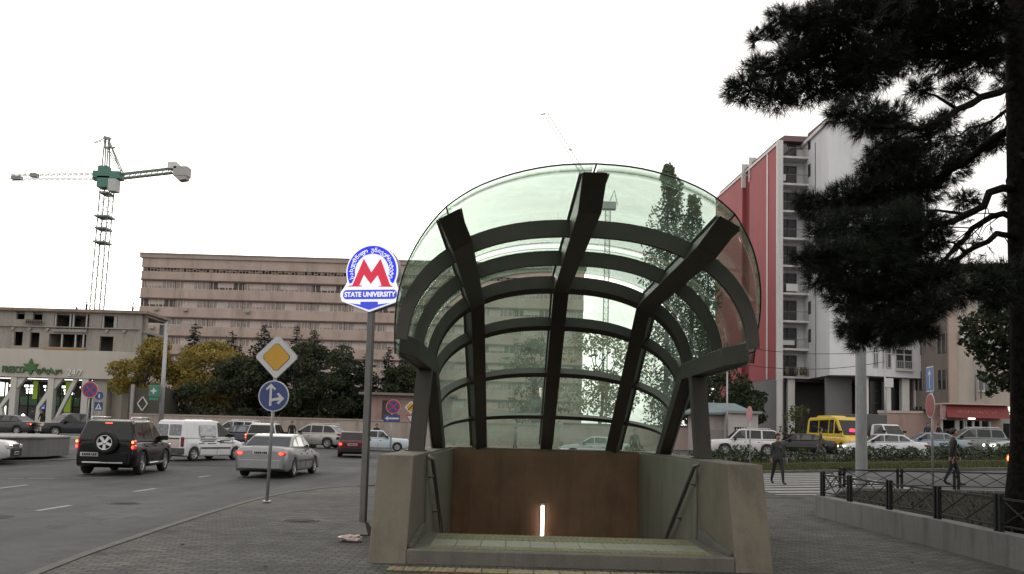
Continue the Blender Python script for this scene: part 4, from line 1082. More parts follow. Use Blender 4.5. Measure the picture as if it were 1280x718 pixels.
car('estate_car', 'white estate car at the back behind the dark blue saloon', variant(SUV, tails=[(.6, .84, .9, 1.06, M_tailoff, .25)]), paint('white', (.5, .5, .49), 0), cpos(292, 558, 68), -82, None)
car('saloon_car', 'dark grey saloon with lit tail light in front of the shop at the left edge', variant(SEDAN, tails=[(.66, .86, .76, .88, M_tailhot, .3)]), paint('dark_grey', (.035, .035, .037), .4), cpos(8, 548, 66), -83, None)
car('pickup_truck', 'dark pickup with chrome grille facing the road in front of the shop', variant(SUV, L=4.9, ax=(-1.5, 1.5), W=1.8, top=[(-2.45, .98), (-2.35, 1.08), (-1.0, 1.09), (.95, 1.07), (2.2, 1.0), (2.45, .8)], cab=[(-1.2, 1.06), (-1.0, 1.68), (-.8, 1.74), (.1, 1.76), (.4, 1.72), (1.2, 1.05)], pillars=[(-1.1, -.35), (-.28, 1.0)], rearwin=(0, 1), screen=(5, 4), grille=(.55, .72, .98), rails=None, front_bumper=M_chrome, cat='pickup truck'), paint('black_blue', (.014, .016, .02)), cpos(87, 547, 67), -142, None)
car('saloon_car', 'pale saloon whose dark front bumper pokes in at the left edge of the picture', variant(SEDAN, front_bumper=M_black, top=[(-2.4, .86), (-2.32, .98), (-1.5, 1.02), (-.9, .98), (.75, .95), (1.2, .93), (2.15, .84), (2.4, .68)]), paint('pale_grey', (.45, .45, .45), .2), cpos(-72, 583, 32.5), 76, None)
# --- right street
car('off_road_car', 'white off-roader with dark windows and roof rails behind the hedge', variant(SUV, tails=[(.6, .84, .9, 1.06, M_tailoff, .25)], L=4.75, W=1.85, r=.39, ax=(-1.4, 1.4), top=[(-2.37, 1.0), (-2.3, 1.12), (-1.0, 1.12), (.95, 1.1), (2.15, 1.02), (2.37, .8)], cab=[(-2.3, 1.1), (-2.0, 1.72), (-1.8, 1.78), (.2, 1.81), (.45, 1.77), (1.15, 1.08)], pillars=[(-2.0, -1.1), (-1.0, -.05), (.02, 1.0)]), paint('off_white', (.50, .49, .50), .2), cpos(930, 566, 60.5), -84, 'cars on the right hand road')
car('saloon_car', 'nearly black car just behind the white off-roader', variant(SEDAN, tails=[(.44, .86, .74, .88, M_tailoff, .3)]), paint('black_green', (.011, .012, .012)), cpos(998, 564, 61.5), -84, 'cars on the right hand road')
car('saloon_car', 'white saloon with a lit headlamp in front of the yellow minibus', variant(SEDAN, tails=[(.44, .86, .74, .88, M_tailoff, .3)], heads=[(.6, .80, .60, .72, M_headlit)]), paint('pearl', (.48, .49, .52), .1), cpos(1103, 572, 52.5), -80, 'cars on the right hand road')
car('saloon_car', 'blue grey saloon behind the round sign, before the shop with the red board', variant(SEDAN, tails=[(.44, .86, .74, .88, M_tailoff, .3)]), paint('blue_grey', (.20, .24, .28), .4), cpos(1160, 562, 57), -82, 'cars on the right hand road')
car('estate_car', 'grey green estate car in front of the shop door', variant(SUV, L=4.6, ax=(-1.35, 1.4), tails=[(.6, .84, .9, 1.06, M_tailoff, .25)]), paint('grey_green', (.16, .18, .18), .4), cpos(1212, 562, 58), -80, 'cars on the right hand road')
car('saloon_car', 'pale car with lit headlamp under the bright white shop sign', variant(SEDAN, heads=[(.45, .82, .58, .74, M_headlit)]), paint('pale_green', (.30, .33, .32), .2), cpos(1292, 566, 50), -78, 'cars on the right hand road')
car('saloon_car', 'pale saloon seen only through the canopy glass', SEDAN, paint('pale_silver', (.42, .44, .45), .3), cpos(745, 562, 58), -80, 'cars on the right hand road')
car('hatchback', 'dark car with a lit tail light at the right edge, seen through the black fence', variant(HATCH, tails=[(.50, .76, .60, .86, M_tailhot, .2)]), paint('dark_wine', (.05, .03, .03)), cpos(1334, 596, 31, .0), 74, None)
# yellow minibus
yel = paint('taxi_yellow', (.52, .36, .02), 0)
MINI = dict(L=5.6, W=2.0, r=.35, ax=(-1.6, 1.85), gc=.26, top=[(-2.8, 1.15), (-2.75, 1.25), (1.6, 1.25), (2.1, 1.15), (2.65, .95), (2.8, .7)],
    cab=[(-2.75, 1.2), (-2.68, 2.35), (-2.5, 2.52), (.7, 2.56), (1.1, 2.42), (2.05, 1.15)], screen=(5, 4), rearwin=(0, 1), pillars=[(-2.4, -1.2), (-1.1, .1), (.2, .75), (.9, 1.9)], belt=1.32, winset=.22, wr=.84, wb=.97, square=.6,
    mirror=(1.75, 1.5), seams=(.15, .85), handles=(1.0,), bz=(.32, .62), pz=.8, front_bumper=M_trim, rear_bumper=M_trim, tails=[(.8, .95, .8, 1.15, M_tailoff, .1)], heads=[(.55, .92, .68, .88, M_head)], grille=(.5, .72, .85), cat='minibus')
mbus = car('minibus', 'yellow minibus with a red lit board in its windscreen', MINI, yel, cpos(1049, 566, 63.0), 168, 'cars on the right hand road')
d = MB(); d.prism([(-2.1, 2.52), (-1.9, 2.66), (-.1, 2.66), (.1, 2.54)], 'y', -.55, .55, bevel=.03); d.build('roof_hatch', yel, mbus)
d = MB(); d.box(1.86, 1.9, -.40, .02, 1.50, 1.72, .02); d.build('route_board', mat('red_route_board', (.7, .02, .05), .4, emit=(1, .05, .12), estr=1.8), mbus)
# box lorry
lw = paint('lorry_white', (.55, .55, .56), 0)
LOR = dict(L=2.3, W=1.9, r=.36, ax=(-.9, .62), gc=.35, top=[(-1.15, 1.2), (.4, 1.2), (.9, 1.08), (1.15, .85)],
    cab=[(-1.1, 1.18), (-1.05, 1.85), (-.95, 1.98), (-.1, 2.0), (.05, 1.95), (.62, 1.15)], screen=(5, 4), pillars=[(-.75, .5)], belt=1.26, wr=.84, wb=.95, square=.5, mirror=(.4, 1.45), seams=(-.8,), handles=(-.6,), bz=(.35, .65), plate=False, heads=[(.5, .85, .72, .9, M_head)], grille=(.45, .72, .88), cat='truck')
lor = car('box_truck', 'white cab lorry with a dull grey box body behind the yellow minibus', LOR, lw, cpos(1113, 562, 66), 158, 'cars on the right hand road')
d = MB(); d.box(-5.2, -1.3, -1.05, 1.05, .85, 2.75, .04); d.build('box_body', mat('grey_tarpaulin', (.075, .075, .075), .8, 0, .15, 2, dirt=.3), lor)
d = MB(); d.box(-5.2, -.9, -.45, .45, .5, .84, .02); d.build('chassis', M_black, lor)
for s in (1, -1):
    M = Matrix.Translation((-4.0, s * .85, .38)) @ Matrix.Rotation(-s * pi / 2, 4, 'X'); d = MB(); d.lathe([(0, -.1), (.36, -.1), (.38, 0), (.36, .1), (0, .06)], 20, M); d.build('wheel', M_rubber, lor)
# ------------------------------------------------------------------ people: one skinned figure each
M_skin = mat('skin', (.30, .17, .12), .55, 0, .05); M_hair = mat('dark_hair', (.014, .011, .010), .7)
def cloth(n, c): return mat('cloth_' + n, c, .85, 0, .2, 9, bump=.2, bscale=60)
def person(label, loc, rz, top, legs, stride=.28, lean=0.0, h=1.72, arms=(.15, -.15), shoe=None, bend=(.1, .1), hood=None, bag=None, group=None, wide=1.0, bald=False, detail=True):
    root = thing('person', label, 'person', loc, rz, group); k = h / 1.75
    V = []; E_ = []; RAD = []
    def v(x, y, z, r, ry=None): V.append((x * k, y * k, z * k)); RAD.append((r * k * 1.0, (ry or r) * k)); return len(V) - 1
    def chain(a, pts):
        for p in pts: b = v(*p); E_.append((a, b)); a = b
        return a
    # faces -Y ; x to the figure's left = +X
    hip = v(0, 0, .93, .15 * wide, .115)
    t = lean
    chest = chain(hip, [(0, -t * .10, 1.08, .135 * wide, .105), (0, -t * .22, 1.25, .16 * wide, .115), (0, -t * .30, 1.40, .15 * wide, .10)])
    neck = chain(chest, [(0, -t * .34, 1.49, .058), (0, -t * .38 - .01, 1.56, .055)])
    head = chain(neck, [(0, -t * .40 - .02, 1.61, .080, .09), (0, -t * .42 - .015, 1.68, .084, .098), (0, -t * .42 - .0, 1.735, .055, .065)])
    for s, a, bd in ((1, arms[0], bend[0]), (-1, arms[1], bend[1])):
        sh = chain(chest, [(s * .185, -t * .30, 1.40, .062)])
        el = chain(sh, [(s * .235, -t * .2 - a * .45, 1.12, .046)])
        wr = chain(el, [(s * .235, -t * .2 - a * .9 - bd * .5, .89 + bd * .25, .034)])
        hd = chain(wr, [(s * .230, -t * .2 - a * 1.0 - bd * .6, .81 + bd * .25, .036, .022), (s * .228, -t * .2 - a * 1.08 - bd * .65, .74 + bd * .25, .020, .016)])
    for s, f in ((1, stride), (-1, -stride)):
        hp = chain(hip, [(s * .095 * wide, 0, .86, .098 * wide)])
        kn = chain(hp, [(s * .10, -f * .55 - .03, .49, .066)])
        lift = .05 if f < 0 else 0
        an = chain(kn, [(s * .10, -f * 1.0 + .03, .10 + lift, .044)])
        chain(an, [(s * .10, -f * 1.0 - .02, .045 + lift * .5, .045), (s * .115, -f * 1.0 - .17, .035, .034)])
    me = bpy.data.meshes.new('body'); me.from_pydata(V, E_, []); o = bpy.data.objects.new('body', me); COL.objects.link(o)
    md = o.modifiers.new('s', 'SKIN'); me.skin_vertices[0].data[0].use_root = True
    for i, (a, b) in enumerate(RAD): me.skin_vertices[0].data[i].radius = (a, b)
    ms = o.modifiers.new('d', 'SUBSURF'); ms.levels = 2
    bpy.context.view_layer.update()
    m2 = bpy.data.meshes.new_from_object(o.evaluated_get(bpy.context.evaluated_depsgraph_get()))
    bpy.data.objects.remove(o); bpy.data.meshes.remove(me)
    b = bpy.data.objects.new('body', m2); COL.objects.link(b); b.parent = root
    m2.materials.clear()
    for mm in (M_skin, top, legs, shoe or M_black): m2.materials.append(mm)
    for p in m2.polygons:
        p.use_smooth = True; c = p.center / k
        hand = abs(c.x) > .18 and c.z < .86 + .25 * max(bend) and c.z > .6
        if c.z > 1.50: i = 0
        elif hand: i = 0
        elif c.z > .88 or (abs(c.x) > .19 and c.z > .80): i = 1
        elif c.z > .11: i = 2
        else: i = 3
        p.material_index = i
    # hair cap
    if not bald:
        mb = MB(); hx, hy, hz = 0, (-t * .42 - .005) * k, 1.685 * k
        mb.lathe([(0, .115 * k), (.05 * k, .108 * k), (.085 * k, .07 * k), (.099 * k, .01 * k), (.094 * k, -.03 * k), (.082 * k, -.03 * k)], 14)
        for q in mb.bm.verts:
            back = q.co.y > 0
            q.co.y *= 1.12
            if q.co.z < .02 * k and q.co.y < -.02 * k: q.co.z += .055 * k
            if q.co.z < 0 and back: q.co.z -= .05 * k
            q.co += Vector((hx, hy + .012 * k, hz))
        mb.build('hair', hood or M_hair, root)
    if detail:
        mb = MB(); y0 = (-t * .42 - .112) * k
        mb.prism([(-.014 * k, 1.635 * k), (.014 * k, 1.635 * k), (.006 * k, 1.68 * k), (-.006 * k, 1.68 * k)], 'y', y0 - .012 * k, y0 + .04 * k); mb.build('nose', M_skin, root)
        mb = MB()
        for s in (1, -1): mb.lathe([(0, .012 * k), (.011 * k, 0), (0, -.012 * k)], 8, Matrix.Translation((s * .033 * k, y0 + .014 * k, 1.685 * k)))
        mb.box(-.026 * k, .026 * k, y0 + .008 * k, y0 + .03 * k, 1.602 * k, 1.61 * k); mb.build('eyes_and_mouth', mat('eye_dark', (.02, .012, .012), .4), root)
    if bag:
        mb = MB(); mb.box(.24 * k, .33 * k, -.12, .14, .66 * k, .92 * k, .03, seg=2); mb.build('bag', bag, root)
        mb = MB(); mb.tube([(.28 * k, 0, .9 * k), (.12 * k, -.13 * k, 1.25 * k), (-.10 * k, -.05, 1.455 * k)], .015, 6); mb.build('bag_strap', bag, root)
    return root
P_black = cloth('black', (.012, .012, .013)); P_char = cloth('charcoal', (.03, .03, .032)); P_olive = cloth('olive', (.075, .065, .045)); P_blue = cloth('dark_blue', (.02, .025, .04)); P_grey = cloth('grey', (.10, .10, .10)); P_dk = cloth('near_black', (.008, .008, .009))
def ppos(px, py, Y, off=RD):
    p = at(px, py, Y); return (p.x, p.y, g(p.x, p.y) + off)
person('woman in a black jacket and black trousers walking towards us over the zebra crossing', ppos(972, 605, 31.4), radians(8), P_char, P_black, .26, .05, 1.76, (.1, -.05), bend=(.25, .05), bag=P_grey, wide=1.08)
person('man in dark clothes walking right beyond the black fence, right of the round sign', ppos(1191, 600, 28.6, 0), radians(75), P_dk, P_dk, .23, .10, 1.80, (.18, -.2), bend=(.1, .1), wide=1.1)
person('person in olive brown clothes walking behind the hedge in front of the yellow minibus', ppos(1025, 578, 46.0, .05), radians(70), P_olive, cloth('brown', (.06, .055, .042)), .30, .1, 1.72, (.2, -.2), detail=False)
person('dark figure standing behind the canopy glass on the right', ppos(793, 570, 47, 0.1), radians(20), P_char, P_dk, .05, 0, 1.72, detail=False)
person('thin figure in grey behind the canopy glass on the left', ppos(644, 560, 58, .1), radians(-70), P_grey, P_char, .2, 0, 1.7, detail=False)
person('dark haired person behind the old pale saloon', ppos(470, 556, 65, .0), radians(10), P_dk, P_dk, .05, 0, 1.74, detail=False)
person('person in black standing between the silver saloon and the crossover', ppos(364, 556, 61, .0), radians(30), P_dk, P_dk, .05, 0, 1.72, detail=False)
person('shopper in dark blue outside the shop between saloon and pickup', ppos(38, 545, 74, .13), radians(160), P_blue, P_dk, .15, 0, 1.75, detail=False)
person('shopper in black right beside the one in dark blue outside the shop', ppos(51, 545, 75, .13), radians(-120), P_dk, P_char, .12, 0, 1.68, detail=False)
person('person with dark hair beside the shop with the red board, left of its door', ppos(1160, 560, 66, .2), radians(-20), P_blue, P_dk, .05, 0, 1.72, detail=False)
person('person in black under the left end of the red shop board', ppos(1174, 560, 67, .2), radians(30), P_dk, P_dk, .05, 0, 1.68, detail=False)
# ------------------------------------------------------------------ buildings
M_dark = mat('dark_interior', (.012, .012, .012), .9); M_frame = mat('white_frame', (.48, .47, .46), .5, 0, .06, 6)
M_pane = mat('window_pane', (.03, .033, .036), .08, 0, .3, 2, spec=.8)
def wallgrid(mb, x0, x1, z0, z1, holes, y0, y1):
    """wall slab facing -y from y0 (front) to y1 with rectangular holes (x0,x1,z0,z1)"""
    xs = sorted({x0, x1} | {h[0] for h in holes} | {h[1] for h in holes}); zs = sorted({z0, z1} | {h[2] for h in holes} | {h[3] for h in holes})
    ins = lambda x, z: any(h[0] < x < h[1] and h[2] < z < h[3] for h in holes)
    V = {}
    def q(x, y, z):
        k = (round(x, 4), round(y, 4), round(z, 4))
        if k not in V: V[k] = mb.bm.verts.new((x, y, z))
        return V[k]
    nx, nz = len(xs) - 1, len(zs) - 1
    sol = [[not ins((xs[i] + xs[i + 1]) / 2, (zs[j] + zs[j + 1]) / 2) for j in range(nz)] for i in range(nx)]
    for i in range(nx):
        for j in range(nz):
            if not sol[i][j]: continue
            a, b, c, d = xs[i], xs[i + 1], zs[j], zs[j + 1]
            for y in (y0, y1): mb.bm.faces.new((q(a, y, c), q(b, y, c), q(b, y, d), q(a, y, d)))
            if i == 0 or not sol[i - 1][j]: mb.bm.faces.new((q(a, y0, c), q(a, y1, c), q(a, y1, d), q(a, y0, d)))
            if i == nx - 1 or not sol[i + 1][j]: mb.bm.faces.new((q(b, y0, c), q(b, y1, c), q(b, y1, d), q(b, y0, d)))
            if j == 0 or not sol[i][j - 1]: mb.bm.faces.new((q(a, y0, c), q(b, y0, c), q(b, y1, c), q(a, y1, c)))
            if j == nz - 1 or not sol[i][j + 1]: mb.bm.faces.new((q(a, y0, d), q(b, y0, d), q(b, y1, d), q(a, y1, d)))
    return mb

def text_fit(mb, body, x0, x1, z0, z1, y, bold=.02):
    t = MB(); text_bm(t, body, 1.0, Matrix.Identity(4), .12, bold); V = t.bm.verts
    a, b = min(v.co.x for v in V), max(v.co.x for v in V); c, d = min(v.co.y for v in V), max(v.co.y for v in V)
    for v in V: v.co = Vector((x0 + (v.co.x - a) / (b - a) * (x1 - x0), y - v.co.z, z0 + (v.co.y - c) / (d - c) * (z1 - z0)))
    me = bpy.data.meshes.new('t'); t.bm.to_mesh(me); t.bm.free(); mb.bm.from_mesh(me); bpy.data.meshes.remove(me)
def faint_marks(mb, x0, x1, z0, z1, zb, zt):
    r = random.Random(4); x = x0; yf = lambda z: -1.5 + .4 * (z - zb) / (zt - zb) - .012
    while x < x1:
        w = r.uniform(.12, .2)
        for k in range(3):
            a, b = sorted((r.uniform(z0, z1), r.choice((z0, z1))))
            if b - a < .05: b = a + .06
            xx = x + w * k / 3; mb.poly([(xx, yf(a), a), (xx + .045, yf(a), a), (xx + .045, yf(b), b), (xx, yf(b), b)])
        x += w + r.uniform(.05, .11)
# --- long pinkish university block
def university():
    Y = 165; p0 = at(165, 529, Y); kx = Y / FPX; W = 84.0
    root = thing('university_building', 'long pale brown block of eight strip windowed storeys behind the trees', 'building', (p0.x, Y, 0), radians(.6))
    Mw = mat('pinkish_panel_wall', (.40, .315, .275), .85, 0, .14, .25, dirt=.34, grain=.05, bscale=3)
    zt = at(176, 318, Y).z
    fl = 3.36; mb = MB(); mb.box(0, W, .6, 16, 0, zt - .6)
    zl = []                                             # window strip sills from the top down
    z = zt - 1.15
    strips = [(at(176, 338.5, Y).z, at(176, 334.0, Y).z)] + [(at(176, y + 9.8, Y).z, at(176, y, Y).z) for y in (350.0, 373.2, 396.4, 419.6, 442.8, 466, 489)]
    edges_ = [zt] + [v for s in strips for v in (s[1], s[0])] + [0]
    for a, b in zip(edges_[0::2], edges_[1::2]):
        mb.box(-.02, W, 0, .62, b + .002, a)
    n = 13
    for k in range(1, n):
        x = W * k / n
        for a, b in zip(edges_[0::2], edges_[1::2]): mb.box(x - .09, x + .09, -.03, .01, b + .05, a - .05)
    mb.build('wall', Mw, root)
    mb = MB(); mb.box(-.4, W + .4, -.3, 16.2, zt - .62, zt + .1); mb.box(-.5, W + .5, -.42, 16.3, zt + .1, zt + .32); mb.build('cornice', mat('cornice_concrete', (.33, .27, .24), .85, 0, .1, .4, dirt=.2), root)
    mb = MB()
    for z0, z1 in strips[1:]: mb.box(-.1, W, -.22, .0 - .002, z1 - .02, z1 + .22)
    mb.build('ledge', mat('rusty_ledge', (.12, .08, .07), .9, 0, .25, .8), root)
    for k in range(16):
        a, b = R.choice(strips[1:6]); x = R.uniform(2, W - 4); mb = MB(); mb.box(x, x + .8, -.55, -.005, a - .75, a - .2, .04); mb.build('air_conditioner', mat('dull_ac_unit', (.30, .28, .26), .6), root)
    # ornamental band
    mb = MB(); z0, z1 = strips[0]; mb.box(.1, W - .1, .3, .55, z0, z1); ob = mb.build('grille_band', M_dark, root)
    mb = MB(); x = .3
    while x < W - .5:
        mb.box(x, x + .16, .08, .28, z0, z1); zz = (z0 + z1) / 2; mb.box(x + .16, x + .55, .1, .24, zz - .07 + R.uniform(-.2, .2), zz + .08 + R.uniform(-.1, .2)); x += .62
    mb.build('grille', mat('grille_concrete', (.24, .19, .165), .9), ob)
    # windows: one window of each storey and bay
    bw = W / n
    def win(variant_):
        zc = 1.48; f = MB(); ps = MB(); r = random.Random(variant_)
        x = .12
        while x < bw - .3:
            w = r.choice((.55, .8, 1.15)); w = min(w, bw - .12 - x)
            f.box(x, x + .07, .20, .30, 0, zc); f.box(x + w - .07, x + w, .20, .30, 0, zc); f.box(x, x + w, .20, .30, 0, .07); f.box(x, x + w, .20, .30, zc - .07, zc)
            x += w
        return f
    protos = []
    for i in range(6):
        o = win(i).build('window', mat('window_frame_pale', (.50, .42, .385), .7, 0, .15, 1), root)
        mb = MB(); rr = random.Random(i + 9); x = .1
        mb.box(.05, bw - .05, .31, .36, .01, 1.46); pn = mb.build('pane', mat('dusty_pane', (.25, .205, .185), .3, 0, .5, .7) if i != 3 else mat('open_window_dark', (.06, .05, .045), .6), o)
        mb = MB()
        x = rr.uniform(.2, 3.0); w = rr.uniform(.8, 4.2); mb.box(x, min(bw - .2, x + w), .285, .305, .08 + rr.choice((0, 0, .4)), 1.40)
        mb.build('curtain', mat('pale_curtain', (.46, .39, .36), .8, 0, .1, 1), o)
        protos.append(o)
    first = [True] * 6
    for si, (z0, z1) in enumerate(strips[1:]):
        for b in range(n):
            i = R.choice((0, 0, 1, 1, 2, 2, 3, 4, 5)); o = protos[i]
            if not first[i]: o = copy_tree(o, root)
            first[i] = False; o.location = (b * bw, 0, z0); o.scale = (1, 1, (z1 - z0 - .02) / 1.48)
university()

# --- unfinished concrete block over the supermarket
def shop():
    Y = 105; c = at(169, 535, Y); gz = g(c.x, Y) + RD
    root = thing('supermarket_building', 'unfinished raw concrete storeys with empty window holes above a lit supermarket', 'building', (c.x, Y, gz))
    X = lambda px: at(px, 480, Y).x - c.x; Zf = lambda py, px=90: at(px, py, Y).z - gz
    Mraw = mat('raw_concrete', (.26, .24, .215), .9, 0, .16, .5, dirt=.35, grain=.08, bscale=5)
    xl = X(-40); zr = Zf(387); zb = Zf(443)
    holes = []
    for a, b, t, bt in ((14, 24.5, 391, 401), (35, 47, 391.5, 401.5), (62, 106, 392, 412), (122, 142, 393.5, 411),
                        (13, 24, 416.5, 434), (33, 45, 417, 436), (57, 104, 418, 434.5), (121, 138, 419.5, 439)):
        holes.append((X(a), X(b), Zf(bt), Zf(t)))
    holes.append((X(-30), X(-12), Zf(401), Zf(391))); holes.append((X(-30), X(-12), Zf(434), Zf(416)))
    mb = MB(); wallgrid(mb, xl, 0, zb + .1, zr - .35, holes, 0, .35); mb.build('wall', Mraw, root)
    # right return with open bays, set back floors, roof slab
    mb = MB()
    for z in (zr - .35, Zf(411), Zf(439)): mb.box(xl, .5, .36, 6.2, z - .3, z)
    for z0, z1 in ((Zf(439), Zf(411) - .3), (Zf(411), zr - .65)):
        for x, y in ((.15, 5.6), (.1, .5), (-9, 4), (-18, 4), (-27, 4)): mb.box(x - .25, x + .25, y, y + .5, z0, z1)
    mb.box(xl, -2.0, 5.9, 6.2, zb, zr - .66); mb.box(xl, xl + .3, .36, 5.89, zb, zr - .36); mb.box(X(52), X(52) + .3, .36, 5.8, zb, zr - .66); mb.box(-2.3, -2.0, .36, 5.89, zb, zr - .66)
    mb.build('floor_slabs', Mraw, root)
    mb = MB(); mb.box(xl, .8, -.5, 6.6, zr - .345, zr); mb.build('roof_slab', mat('roof_edge', (.22, .17, .14), .9, 0, .2, .6, dirt=.3), root)
    mb = MB(); mb.box(X(-30), X(170), -.3, -.005, Zf(410.3), Zf(409.0)); mb.box(X(62), X(105), -.25, -.005, Zf(415.5), Zf(412.3)); mb.build('balcony_slab', Mraw, root)
    mb = MB(); mb.box(X(52), X(104), -.3, .3, Zf(437.5), Zf(435.5)); mb.build('timber_edge', mat('orange_timber', (.34, .17, .07), .8, 0, .2, 2), root)
    for pxs, a, b in (((63.5, 82, 86, 102.5), 411.9, 392.2), ((73, 90, 100), 434.4, 418.2), ((123.5, 138, 140), 410.8, 393.8)):
        for px in pxs: mb = MB(); mb.box(X(px) - .08, X(px) + .08, .05, .25, Zf(a), Zf(b)); mb.build('prop', mat('pale_prop', (.36, .35, .33), .8), root)
    mb = MB()
    for k in range(8): x = X(29.5) + (X(49) - X(29.5)) * k / 7; mb.bar((x, -.45, Zf(407.6)), (x, -.45, Zf(402)), .06)
    mb.box(X(29), X(49.5), -.5, -.4, Zf(402.4), Zf(401.6)); mb.box(X(29), X(49.5), -.48, -.42, Zf(406), Zf(403.2)); mb.build('balcony_railing', mat('rusty_rail', (.07, .045, .04), .8), root)
    for px in (10, 31, 53.5, 128, 150):
        mb = MB(); mb.prism([(X(px), Zf(411.2)), (X(px + 4.5), Zf(411.2)), (X(px + 1.6), Zf(416)), (X(px), Zf(414))], 'y', -.25, -.01); mb.build('bracket', Mraw, root)
    # curved fascia of the shop
    Mf = mat('fascia_panel', (.40, .37, .33), .6, 0, .06, .4, dirt=.12)
    zf0, zf1 = Zf(474.5), Zf(440.5)
    arc = [(xl, -3.0), (X(150), -3.0)] + [(X(150) + 3.2 * sin(radians(a)), -3.0 + 3.2 * (1 - cos(radians(a)))) for a in (15, 30, 45, 60, 75, 90)] + [(X(150) + 3.2, 9), (X(150) + 3.0, 9), (X(150) + 3.0, .36), (xl, .36)]
    mb = MB(); mb.prism(arc, 'z', zf0, zf1); mb.build('fascia', Mf, root)
    mb = MB(); mb.box(X(128), X(150) - .4, -2.4, .3, -.2, zf0 - .002); mb.box(X(150) - .4, X(158), -1.0, 9, -.2, zf0 - .002); mb.build('shop_wall', mat('shop_wall_render', (.30, .28, .24), .8, 0, .1, .5, dirt=.2), root)
    # white slanted columns
    X = lambda px: at(px, 480, Y - 2.6).x - c.x; Zf = lambda py, px=90: at(px, py, Y - 2.9).z - gz
    Mc = mat('white_column', (.44, .43, .40), .6, 0, .06, .6)
    for a in (18.5, 65):
        mb = MB(); mb.box(X(a) - .34, X(a) + .34, -2.9, -2.1, 0, zf0); mb.build('column', Mc, root)
        mb = MB(); mb.prism([(X(a - 18), 0), (X(a - 18) + 1.0, 0), (X(a - 14), Zf(512)), (X(a + 15), zf0), (X(a + 15) - 1.0, zf0), (X(a - 17), Zf(510))], 'y', -2.75, -2.25, bevel=.05); mb.build('slanted_column', Mc, root)
    mb = MB(); mb.prism([(X(66), 0), (X(69.5), 0), (X(98), zf0), (X(92), zf0)], 'y', -2.72, -2.28, bevel=.05); mb.build('slanted_column', Mc, root)
    mb = MB(); mb.box(X(104), X(112), -2.9, -2.1, 0, zf0); mb.build('column', Mc, root)
    X = lambda px: at(px, 480, Y + .6).x - c.x; Zf = lambda py, px=90: at(px, py, Y).z - gz
    # shop front: glass, lights and shelves inside
    zg = Zf(478)
    mb = MB()
    for px in (-8, 8, 27, 38, 50, 60, 78, 94, 103): mb.box(X(px) - .06, X(px) + .06, .32, .44, 0, zg)
    for y in (509, 478.5): mb.box(X(-40), X(112), .33, .43, Zf(y) - .05, Zf(y) + .05)
    mb.build('shop_front_frame', M_black, root)
    mb = MB(); mb.box(X(-40), X(118), 9, 9.2, 0, zf0); mb.box(X(-40), X(118), .4, 9, -.05, .0); mb.box(X(-40), X(118), .45, 9, zg + .1, zg + .25); mb.build('shop_interior', mat('shop_inside', (.10, .10, .085), .8, 0, .4, .7), root)
    mb = MB()
    for i in range(26):
        a = X(R.uniform(-38, 112)); z = R.uniform(.1, Zf(520)); mb.box(a, a + R.uniform(.4, 1.6), 5.5, 6.2, 0, z)
    mb.build('shelves', mat('shop_shelves', (.16, .14, .11), .7, 0, .8, 1.3), root)
    mb = MB(); mb.box(X(-40), X(107), 2.2, 2.35, Zf(507.5), Zf(497)); mb.build('green_frieze', mat('green_frieze', (.06, .13, .07), .6, 0, .2, 1), root)
    for a, b in ((44, 49.5), (84.5, 92)):
        mb = MB(); mb.box(X(a), X(b), .15, .3, Zf(516 if a > 60 else 500), zg); mb.build('green_banner', mat('glowing_lime_banner', (.22, .30, .025), .6, 0, .15, 1, emit=(.25, .4, .03), estr=.25), root)  # a glow is put into the banners, which are no lamps
    Ml = mat('shop_strip_light', (1, 1, 1), .5, emit=(1, 1, .98), estr=3.2)
    for a, b in ((8, 17), (27, 42), (51, 62), (73, 89), (97, 103)):
        for k, y in enumerate((483.5, 487.8, 491.6)):
            mb = MB(); e = R.uniform(0, 3); mb.box(X(a + (e if k else 0)), X(b - (R.uniform(0, 3) if k else 0)), 1.2 + k * .2, 1.35 + k * .2, Zf(y + 1.5), Zf(y - 1.1), .05); mb.build('strip_light', Ml, root)
    mb = MB(); mb.box(X(52.5), X(59), .6, .7, Zf(512), Zf(507.5), .03); mb.build('blue_screen', mat('blue_screen', (.05, .06, .4), .4, emit=(.25, .28, 1), estr=.9), root)
    for px in (16, 29.5, 75.5): 
        mb = MB(); mb.lathe([(0, .22), (.22, 0), (0, -.22)], 10, Matrix.Translation((X(px), 1.0, Zf(521)))); mb.build('lamp', Ml, root)
    # lettering
    X = lambda px: at(px, 480, Y - 3.1).x - c.x; Zf = lambda py, px=90: at(px, py, Y - 3.1).z - gz
    Mg = mat('green_letters', (.035, .10, .025), .55, 0, .1, 2); s = 1.62
    mb = MB(); text_fit(mb, 'FRESCO', X(1.5), X(29.5), Zf(468), Zf(459.6), -3.12); mb.build('lettering', Mg, root)
    mb = MB(); text_fit(mb, 'ფრესკო', X(44), X(76.5), Zf(469.5), Zf(460.5), -3.12); mb.build('lettering', Mg, root)
    mb = MB(); cx, cz = X(37), Zf(461.5)
    leaf = [(0, 1.1), (.30, .45), (.85, .5), (.6, .1), (.9, -.35), (.3, -.25), (.12, -.75), (-.12, -.75), (-.3, -.25), (-.9, -.35), (-.6, .1), (-.85, .5), (-.3, .45)]
    mb.prism([(cx + x, cz + z) for x, z in leaf], 'y', -3.22, -3.02); mb.build('leaf_emblem', Mg, root)
    mb = MB(); text_fit(mb, '24/7', X(83.5), X(102), Zf(470), Zf(462), -3.12, .0); mb.build('lettering', mat('white_letters', (.58, .58, .56), .5), root)
    X = lambda px: at(px, 480, Y).x - c.x
